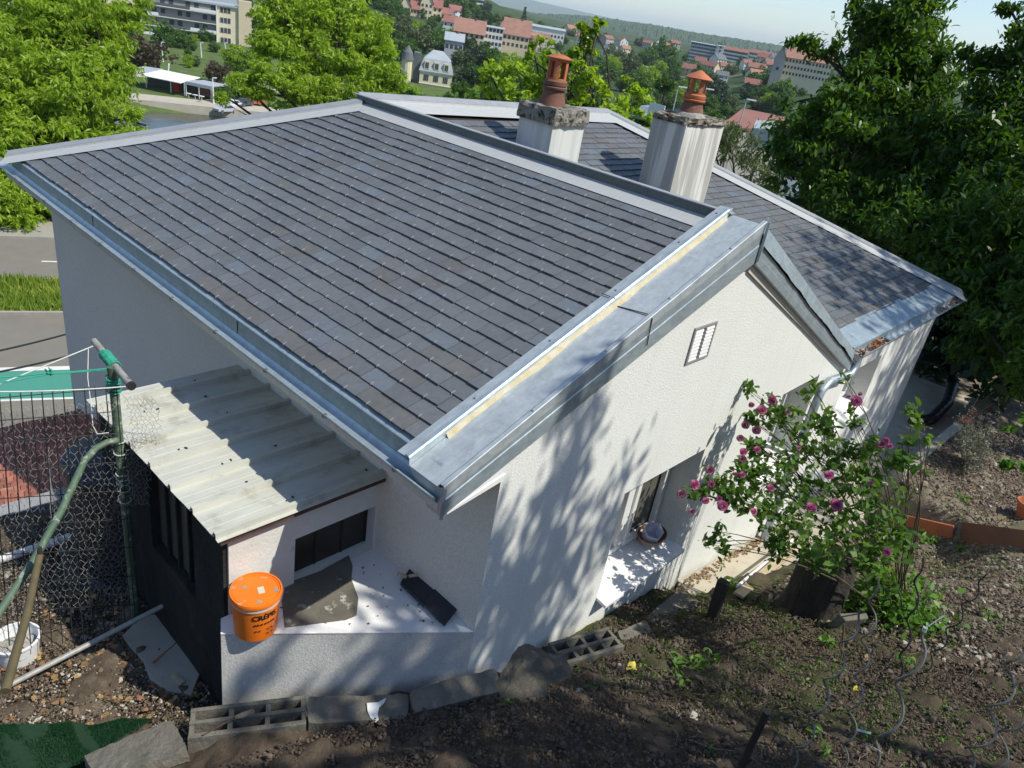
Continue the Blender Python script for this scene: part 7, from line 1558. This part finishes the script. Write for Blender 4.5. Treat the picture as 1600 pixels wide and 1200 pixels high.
for kind, wd in seq:
    for f in range(NF):
        z0 = f * FH
        if kind == 'y':
            mb = MB(); obox(mb, O, w_, b_, x + .9, x + wd - .9, -.06, .05, z0 + .85, z0 + 2.35); wn_ = mb.build('window', BM['win'], ab)
            mb = MB(); 
            for q in (0, .33, .66, 1): obox(mb, O, w_, b_, x + .9 + (wd - 1.96) * q, x + .9 + (wd - 1.96) * q + .14, -.12, -.05, z0 + .85, z0 + 2.35)
            mb.build('frame', BM['shut'], wn_)
        else:
            mb = MB(); obox(mb, O, w_, b_, x + .1, x + wd - .1, -.05, .05, z0 + .25, z0 + 2.75); wn_ = mb.build('balcony', BM['recess'], ab)
            mb = MB(); n_ = int(wd / 2.3)
            for q in range(n_):
                if (q + f) % 3 != 2: obox(mb, O, w_, b_, x + .4 + q * wd / n_, x + .4 + q * wd / n_ + 1.3, -.12, -.05, z0 + .5, z0 + 2.45)
            mb.build('glazing', BM['win'], wn_)
            cut = 5 if f % 2 else 8
            mb = MB(); obox(mb, O, w_, b_, x + .1, x + wd - .1, -1.2, -.05, z0 + .02, z0 + .28); obox(mb, O, w_, b_, x + (wd - cut) * (f % 2), x + (wd - cut) * (f % 2) + cut - .2, -1.25, -1.15, z0 + .28, z0 + 1.15); mb.build('balcony_slab', BM['bal'], wn_)
            mb = MB(); xa_ = x + .2 if f % 2 else x + cut; obox(mb, O, w_, b_, xa_, xa_ + wd - cut - .4, -1.22, -1.17, z0 + .28, z0 + 1.1); mb.build('railing', BM['rail'], wn_)
    if kind == 'b':
        mb = MB(); obox(mb, O, w_, b_, x - .12, x + .12, -1.3, 0, -.2, NF * FH - .3); obox(mb, O, w_, b_, x + wd - .12, x + wd + .12, -1.3, 0, -.2, NF * FH - .3); mb.build('fin_wall', BM['bal'], ab)
    x += wd
mb = MB(); obox(mb, O, w_, b_, -4.2, -.2, -.8, 5, -8, NF * FH + 2.2); mb.build('stair_tower', BM['ochre'], ab)
mb = MB()
for f in range(NF + 1): obox(mb, O, w_, b_, -9, -4.3, 1, 9, f * FH - .15, f * FH + .25)
obox(mb, O, w_, b_, -9, -8.6, 1, 9, -6, NF * FH); mb.build('end_balconies', BM['bal'], ab)
mb = MB(); obox(mb, O, w_, b_, -8.4, -4.3, 4, 9, -6, NF * FH - .3); mb.build('end_glazing', BM['win'], ab)
mb = MB(); obox(mb, O, w_, b_, -16, -9.2, 4, 12, -8, 7.5); mb.build('annexe', BM['white'], ab)

# river pavilion with canopies
g = at_z(331, 158, -24.85); g2 = at_z(268, 145, -24.85); w_ = nrm((g2 - g) * [1, 1, 0]); _, b_ = frame_from(g, w_)
pv = thing('river_pavilion', 'white and grey canopy pavilion standing on the quay by the river', 'pavilion', g)
L_ = np.linalg.norm(g2 - g); s_ = L_ / 8.0
mb = MB(); obox(mb, g, w_, b_, 0, L_ * .62, 0, 5.5, 2.5, 2.7); obox(mb, g, w_, b_, 0, L_ * .62, -.1, 0, 2.1, 2.65); mb.build('grey_canopy', BM['zinc'], pv)
mb = MB(); P = lambda x, y, z: g + w_ * x + b_ * y + np.array([0, 0, z]); mb.prism([P(L_ * .65, -1.5, 2.3), P(L_ * 1.65, -1.5, 2.3), P(L_ * 1.6, 4.5, 3.1), P(L_ * .62, 4.5, 3.1)], (0, 0, .12)); mb.build('white_canopy', BM['canvas'], pv)
mb = MB(); mb.prism([P(L_ * 1.65, -1.2, 2.5), P(L_ * 2.1, -1.2, 2.4), P(L_ * 2.1, 5, 3.0), P(L_ * 1.6, 5, 3.2)], (0, 0, .12)); mb.build('rear_canopy', BM['zinc'], pv)
mb = MB(); obox(mb, g, w_, b_, 0, L_ * 2.0, 4.6, 5.4, 0, 2.2); mb.build('back_wall', BM['rail'], pv)
mb = MB(); obox(mb, g, w_, b_, L_ * .1, L_ * .55, 2.6, 3.2, .2, 2.4); mb.build('bar_front', BM['brown'], pv)
mb = MB(); obox(mb, g, w_, b_, L_ * .98, L_ * 1.12, 2, 2.6, 0, 2.2); mb.build('red_counter', BM['red'], pv)
for q in (0, .3, .62, .66, 1.0, 1.62): mb = MB(); obox(mb, g, w_, b_, L_ * q, L_ * q + .14, -.1, .05, 0, 2.35); mb.build('post', BM['bal'], pv)
for q in (.12, .28, .44): mb = MB(); obox(mb, g, w_, b_, L_ * q, L_ * q + .9, -1.4, -.7, .65, .75); obox(mb, g, w_, b_, L_ * q + .35, L_ * q + .5, -1.1, -1.0, 0, .65); tag(mb.build('cafe_table', BM['bal']), 'small white cafe table in front of the river pavilion', 'table', 'cafe tables by the pavilion')
# lamp posts
for px0, py0, px1, py1, lb in [(255, 97, 252, 66, 'pale street lamp beside the copper beech'), (315, 90, 313, 67, 'pale street lamp on the far lawn, under the apartment block'), (334, 165, 332, 122, 'pale street lamp at the right end of the river pavilion'), (353, 80, 351, 67, 'short pale lamp below the apartment block end'), (371, 100, 370, 74, 'street lamp near the car park right of the lawn')]:
    g = gp(px0, py0); tp = upright(g, px1, py1); t = thing('street_lamp', lb, 'street lamp', g); mb = MB(); mb.tube([g, tp], [.16, .10], 6); mb.build('pole', BM['bal'], t); mb = MB(); mb.bar(tp, tp + [.9, .3, .05], .35, .14); mb.build('lamp_head', BM['steel'], t)
for px0, py0, px1, py1, lb in [(1093, 185, 1101, 138, 'thin street lamp just right of the conical chimney pot'), (1152, 195, 1167, 155, 'thin street lamp in front of the brown hall roof'), (1053, 172, 1060, 135, 'thin mast left of the conical chimney pot')]:
    tp = at_d(px1, py1, 95); g = upright(tp, px0, py0); t = thing('street_lamp', lb, 'street lamp', [g[0], g[1], -13.5]); mb = MB(); mb.tube([[g[0], g[1], -16], tp], [.11, .07], 6); mb.build('pole', BM['steel'], t); mb = MB(); mb.bar(tp, tp + nrm([1, -.9, 0]) * 1.1, .3, .12); mb.build('lamp_head', BM['bal'], t)
g = gp(263, 112); t = thing('park_sign', 'white upright sign panel standing in the park by the river', 'sign', g); tp = upright(g, 264, 100); mb = MB(); mb.bar(g, tp, 1.7, .3); mb.build('panel', BM['canvas'], t)
# parked cars near the park
def car(name, label, px, py, col, rot, L=4.2, d=None):
    g = gp(px, py) if d is None else d; t = thing(name, label, 'car', g); a = rot; w = np.array([cos(a), sin(a), 0]); b = np.array([-sin(a), cos(a), 0]); P = lambda x, y, z: g + w * x + b * y + np.array([0, 0, z])
    cm, cn, cb = new_mat(name + '_paint'); cb.inputs['Base Color'].default_value = (*col, 1); cb.inputs['Roughness'].default_value = .3
    prof = [(-2.1, .35), (-2.1, .75), (-1.3, .92), (-.6, 1.4), (.9, 1.42), (1.6, .95), (2.1, .85), (2.1, .35)]
    mb = MB(); mb.prism([P(x, -.85, z) for x, z in prof], b * 1.7); mb.build('body', cm, t)
    mb = MB(); mb.prism([P(x, -.87, z) for x, z in [(-1.1, .95), (-.55, 1.34), (.8, 1.34), (1.35, .95)]], b * 1.74); mb.build('window', BM['win'], t)
    for x in (-1.35, 1.35):
        for y in (-.86, .86): mb = MB(); mb.tube([P(x, y - .1, .33), P(x, y + .1, .33)], .33, 10); mb.build('wheel', BM['rail'], t)
car('parked_car', 'white car parked right of the river park, below the apartment block', 373, 101, (.7, .7, .7), .3)
car('parked_car', 'silver car parked behind the roof edge, left of the bright green tree', 352, 176, (.45, .47, .5), .2)
car('parked_car', 'dark silver car showing between the two chimneys', 1013, 190, (.25, .28, .32), .1, d=at_d(1014, 192, 75))
for px, py, cl, nm in ((362, 168, (.6, .6, .62), 'pale grey car on the quay, behind the left end of the ridge edge'), (381, 166, (.05, .06, .09), 'dark blue car on the quay, left of the bright green tree'), (397, 164, (.5, .08, .05), 'red car on the quay beside the bright green tree'), (390, 96, (.65, .65, .65), 'white van like car parked near the apartment block end')): car('parked_car', nm, px, py, cl, .4 + RNG.uniform(-.2, .2))
g = at_d(1025, 174, 70); t = thing('road_sign', 'small grey white road sign between the chimneys', 'sign', g - [0, 0, 3]); mb = MB(); mb.bar(g - [0, .8, 0], g + [0, .8, 0], .06, 1.2); mb.build('panel', BM['canvas'], t); mb = MB(); mb.tube([g - [0, 0, 6], g], .06, 6); mb.build('pole', BM['steel'], t)

# turreted villa
d_ = 250; g = at_d(704, 141, d_); gl = at_d(654, 135, d_); w_ = nrm((gl - g) * [1, 1, 0]); _, b_ = frame_from(g, w_); W_ = np.linalg.norm((gl - g)[:2]); He = at_d(654, 109, d_)[2] - gl[2]
vl = thing('turreted_villa', 'cream stone villa with slate mansard roof and pointed turret', 'villa', g); O = V3([g[0], g[1], gl[2]])
mb = MB(); obox(mb, O, w_, b_, 0, W_, 0, 10, -8, He); mb.build('wall', BM['cream'], vl)
P = lambda x, y, z: O + w_ * x + b_ * y + np.array([0, 0, z]); mh = 3.6
mb = MB(); A = [P(-.4, -.4, He), P(W_ + .4, -.4, He), P(W_ + .4, 10.4, He), P(-.4, 10.4, He), P(.8, .9, He + mh), P(W_ - .8, .9, He + mh), P(W_ - .8, 9.1, He + mh), P(.8, 9.1, He + mh), P(3.4, 4.6, He + mh + 2.4), P(W_ - 3.4, 4.6, He + mh + 2.4)]
mb.raw(A, [(0, 1, 5, 4), (1, 2, 6, 5), (2, 3, 7, 6), (3, 0, 4, 7), (4, 5, 9, 8), (6, 7, 8, 9), (5, 6, 9), (7, 4, 8)]); rf = mb.build('mansard_roof', BM['zinc'], vl)
for q in (.2, .5, .8):
    mb = MB(); obox(mb, O, w_, b_, W_ * q - .8, W_ * q + .8, -.3, 1.0, He + .6, He + 2.9); dm = mb.build('dormer', BM['cream'], rf)
    mb = MB(); obox(mb, O, w_, b_, W_ * q - .5, W_ * q - .06, -.36, -.28, He + .9, He + 2.5); obox(mb, O, w_, b_, W_ * q + .06, W_ * q + .5, -.36, -.28, He + .9, He + 2.5); mb.build('dormer_window', BM['win'], rf)
    mb = MB()
    for s_ in (-.75, -.22, .31): obox(mb, O, w_, b_, W_ * q + s_, W_ * q + s_ + .42, -.06, .02, He * .42, He * .80)
    mb.build('window', BM['win'], vl)
mb = MB(); obox(mb, O, w_, b_, -.1, W_ + .1, -.25, 0, He - .35, He - .05); obox(mb, O, w_, b_, -.1, W_ + .1, -.2, 0, He * .22, He * .26); mb.build('cornice', BM['white'], vl)
tc = at_d(636, 100, d_); tt = at_d(640, 70, d_); te = at_d(638, 94, d_)
mb = MB(); mb.lathe([tc[0], tc[1], 0], [(1.55, -34), (1.55, te[2]), (1.8, te[2] + .3)], 12); tw_ = mb.build('turret', BM['cream'], vl); mb = MB(); mb.lathe([tc[0], tc[1], 0], [(1.95, te[2] + .2), (1.5, te[2] + 2.2), (.9, tt[2] - 1.2), (.02, tt[2])], 12); mb.build('turret_roof', BM['slate'], tw_)
mb = MB(); obox(mb, O, w_, b_, W_ + .2, W_ + 2.2, 2, 8, -6, He + 4.6); mb.build('stair_wing', BM['slate'], vl)
a, b2 = at_d(655, 147, 236), at_d(812, 168, 236); t = thing('garden_wall', 'long pale wall below the turreted villa', 'wall', a); mb = MB(); mb.prism([a, b2, b2 - [0, 0, 2.6], a - [0, 0, 2.6]], (.5, .5, 0)); mb.build('wall_face', BM['bal'], t)
# hillside mansion row above the trees
def big(name, label, px0, py0, px1, py1, d, Hh, Rh, wl, rf, fl, co, ridge='w', Dp=12, winw=1.2, wz=1.5, hip=0, cat='house'):
    g0, g1 = at_d(px0, py0, d), at_d(px1, py1, d); z = min(g0[2], g1[2]); o = V3([g1[0], g1[1], z]); w = nrm((g0 - g1) * [1, 1, 0]); _, b = frame_from(o, w); return gable_house(name, label, cat, o, w, b, np.linalg.norm((g0 - g1)[:2]), Dp, Hh, Rh, wl, rf, fl, co, ridge, hip, wz=wz, winw=winw)
big('hillside_house', 'tall white house with steep red gable on the wooded hillside', 655, 31, 674, 35, 480, 9.5, 6.5, 'cream', 'redr', 3, 3, 'd')
big('hillside_house', 'cream house with small red roof just right of the steep gabled one', 674, 37, 688, 40, 485, 9, 4, 'cream', 'redr', 3, 2)
big('hillside_house', 'low white building right of the hillside houses', 688, 41, 706, 44, 490, 7, 3, 'white', 'redr', 2, 4)
big('hillside_house', 'cream house with twin reddish roofs at the left end of the hillside row', 624, 30, 640, 33, 475, 7.5, 5, 'cream', 'brown', 2, 3, 'd')
big('hillside_house', 'smaller cream house with dark red roof, second from the left on the hillside', 640, 32, 654, 35, 478, 6.5, 4, 'ochre', 'redr', 2, 3)
big('hillside_house', 'grey roofed pavilion house below the hillside row', 697, 44, 714, 47, 420, 3.5, 4, 'dirty', 'slate', 1, 3, hip=3)
big('flat_block', 'white modern terraced block on the hill top, left of the blue hills', 728, 17, 753, 21, 700, 10, .3, 'white', 'zinc', 3, 6, cat='apartment block', Dp=14, winw=2.6)
big('long_shop_roof', 'long orange roofed row house in the town, left of the white block', 708, 66, 755, 72, 380, 5, 5.5, 'ochre', 'orange', 2, 6)
big('white_block', 'plain white flat topped block between the orange roofs', 755, 72, 783, 76, 385, 8.5, .3, 'white', 'zinc', 3, 5, cat='building')
big('orange_hall', 'wide bright orange roofed building right of the white block', 783, 73, 824, 80, 400, 6, 7, 'ochre', 'orange', 2, 6)
big('grey_shed', 'low building with pale grey zinc roof above the villa', 694, 80, 722, 85, 330, 4.5, 2.5, 'grey', 'zinc', 1, 4)
big('grey_school', 'grey windowed flat roofed building behind the orange roofs', 800, 56, 826, 60, 520, 9, .3, 'grey', 'slate', 3, 8, cat='building', winw=1.6)
big('white_hall', 'long white low hall left of the tall sprouting tree', 826, 58, 880, 66, 540, 7, 1.0, 'white', 'zinc', 1, 10, cat='building')
big('tower_block', 'grey blue gridded tower block with many windows on the skyline', 1073, 98, 1110, 108, 700, 18, .3, 'grey', 'zinc', 7, 12, cat='apartment block', Dp=16, winw=1.3, wz=1.4)
big('tower_end_block', 'bright white end slab of the skyline tower block with a column of windows', 1111, 109.5, 1123, 110, 695, 19, .3, 'white', 'zinc', 7, 1, cat='apartment block', Dp=16, winw=1.6, wz=1.4)
big('long_flats', 'long white blue flats under a brown roof right of the tower block', 1126, 98, 1163, 104, 760, 11.5, 2.5, 'white', 'brown', 4, 12, cat='apartment block', winw=1.6)
big('long_flats', 'second long white flats on the skyline, nearer the dark tree', 1166, 103, 1207, 109, 780, 12, 2.5, 'white', 'brown', 4, 12, cat='apartment block', winw=1.6)
big('barracks', 'long cream barrack building with bright red roof and row of small dormers', 1220, 118, 1292, 130, 420, 8.5, 4.5, 'cream', 'orange', 3, 14, cat='building', Dp=14, winw=.9, wz=1.3)
big('barracks_wing', 'grey gabled wing at the left end of the cream barrack building', 1203, 117, 1220, 119, 415, 8, 5, 'dirty', 'brown', 1, 1, 'd', cat='building', Dp=14)
# brown roofed hall near the trees
hz = at_d(1125, 196, 120); hp = [at_d(1124, 197, 110), at_d(1232, 205, 118), at_d(1232, 184, 128), at_d(1161, 169, 126)]
t = thing('brown_hall', 'wide low hall with reddish brown roof among the trees on the right', 'hall', hp[0]); mb = MB(); mb.prism(hp, (0, 0, -.4)); mb.build('roof', BM['brown'], t); mb = MB(); mb.prism([q - [0, 0, .6] for q in hp], (0, 0, -12)); mb.build('wall', BM['dirty'], t)
q = [at_d(1176, 200, 104), at_d(1196, 201, 104), at_d(1222, 204, 104), at_d(1214, 190, 107), at_d(1182, 187, 107)]; t = thing('skylight_box', 'grey zinc roof box in front of the brown hall roof', 'roof', q[0]); mb = MB(); mb.prism(q, (0, 0, -2.5)); mb.build('box_body', BM['zinc'], t)

# ---------------------------------------------------------------- haze
hm, hnt, hb = new_mat('thin_air'); hnt.nodes.remove(hb)
pv_ = hnt.nodes.new('ShaderNodeVolumePrincipled'); pv_.inputs['Color'].default_value = (.82, .94, 1.0, 1); pv_.inputs['Density'].default_value = 0.9e-4; pv_.inputs['Anisotropy'].default_value = .0
hnt.links.new(pv_.outputs[0], hnt.nodes['Material Output'].inputs['Volume'])
mb = MB(); mb.box((2000, 3000, 130), (36000, 36000, 350)); hz_ = mb.build('haze', hm); tag(hz_, kind='stuff')
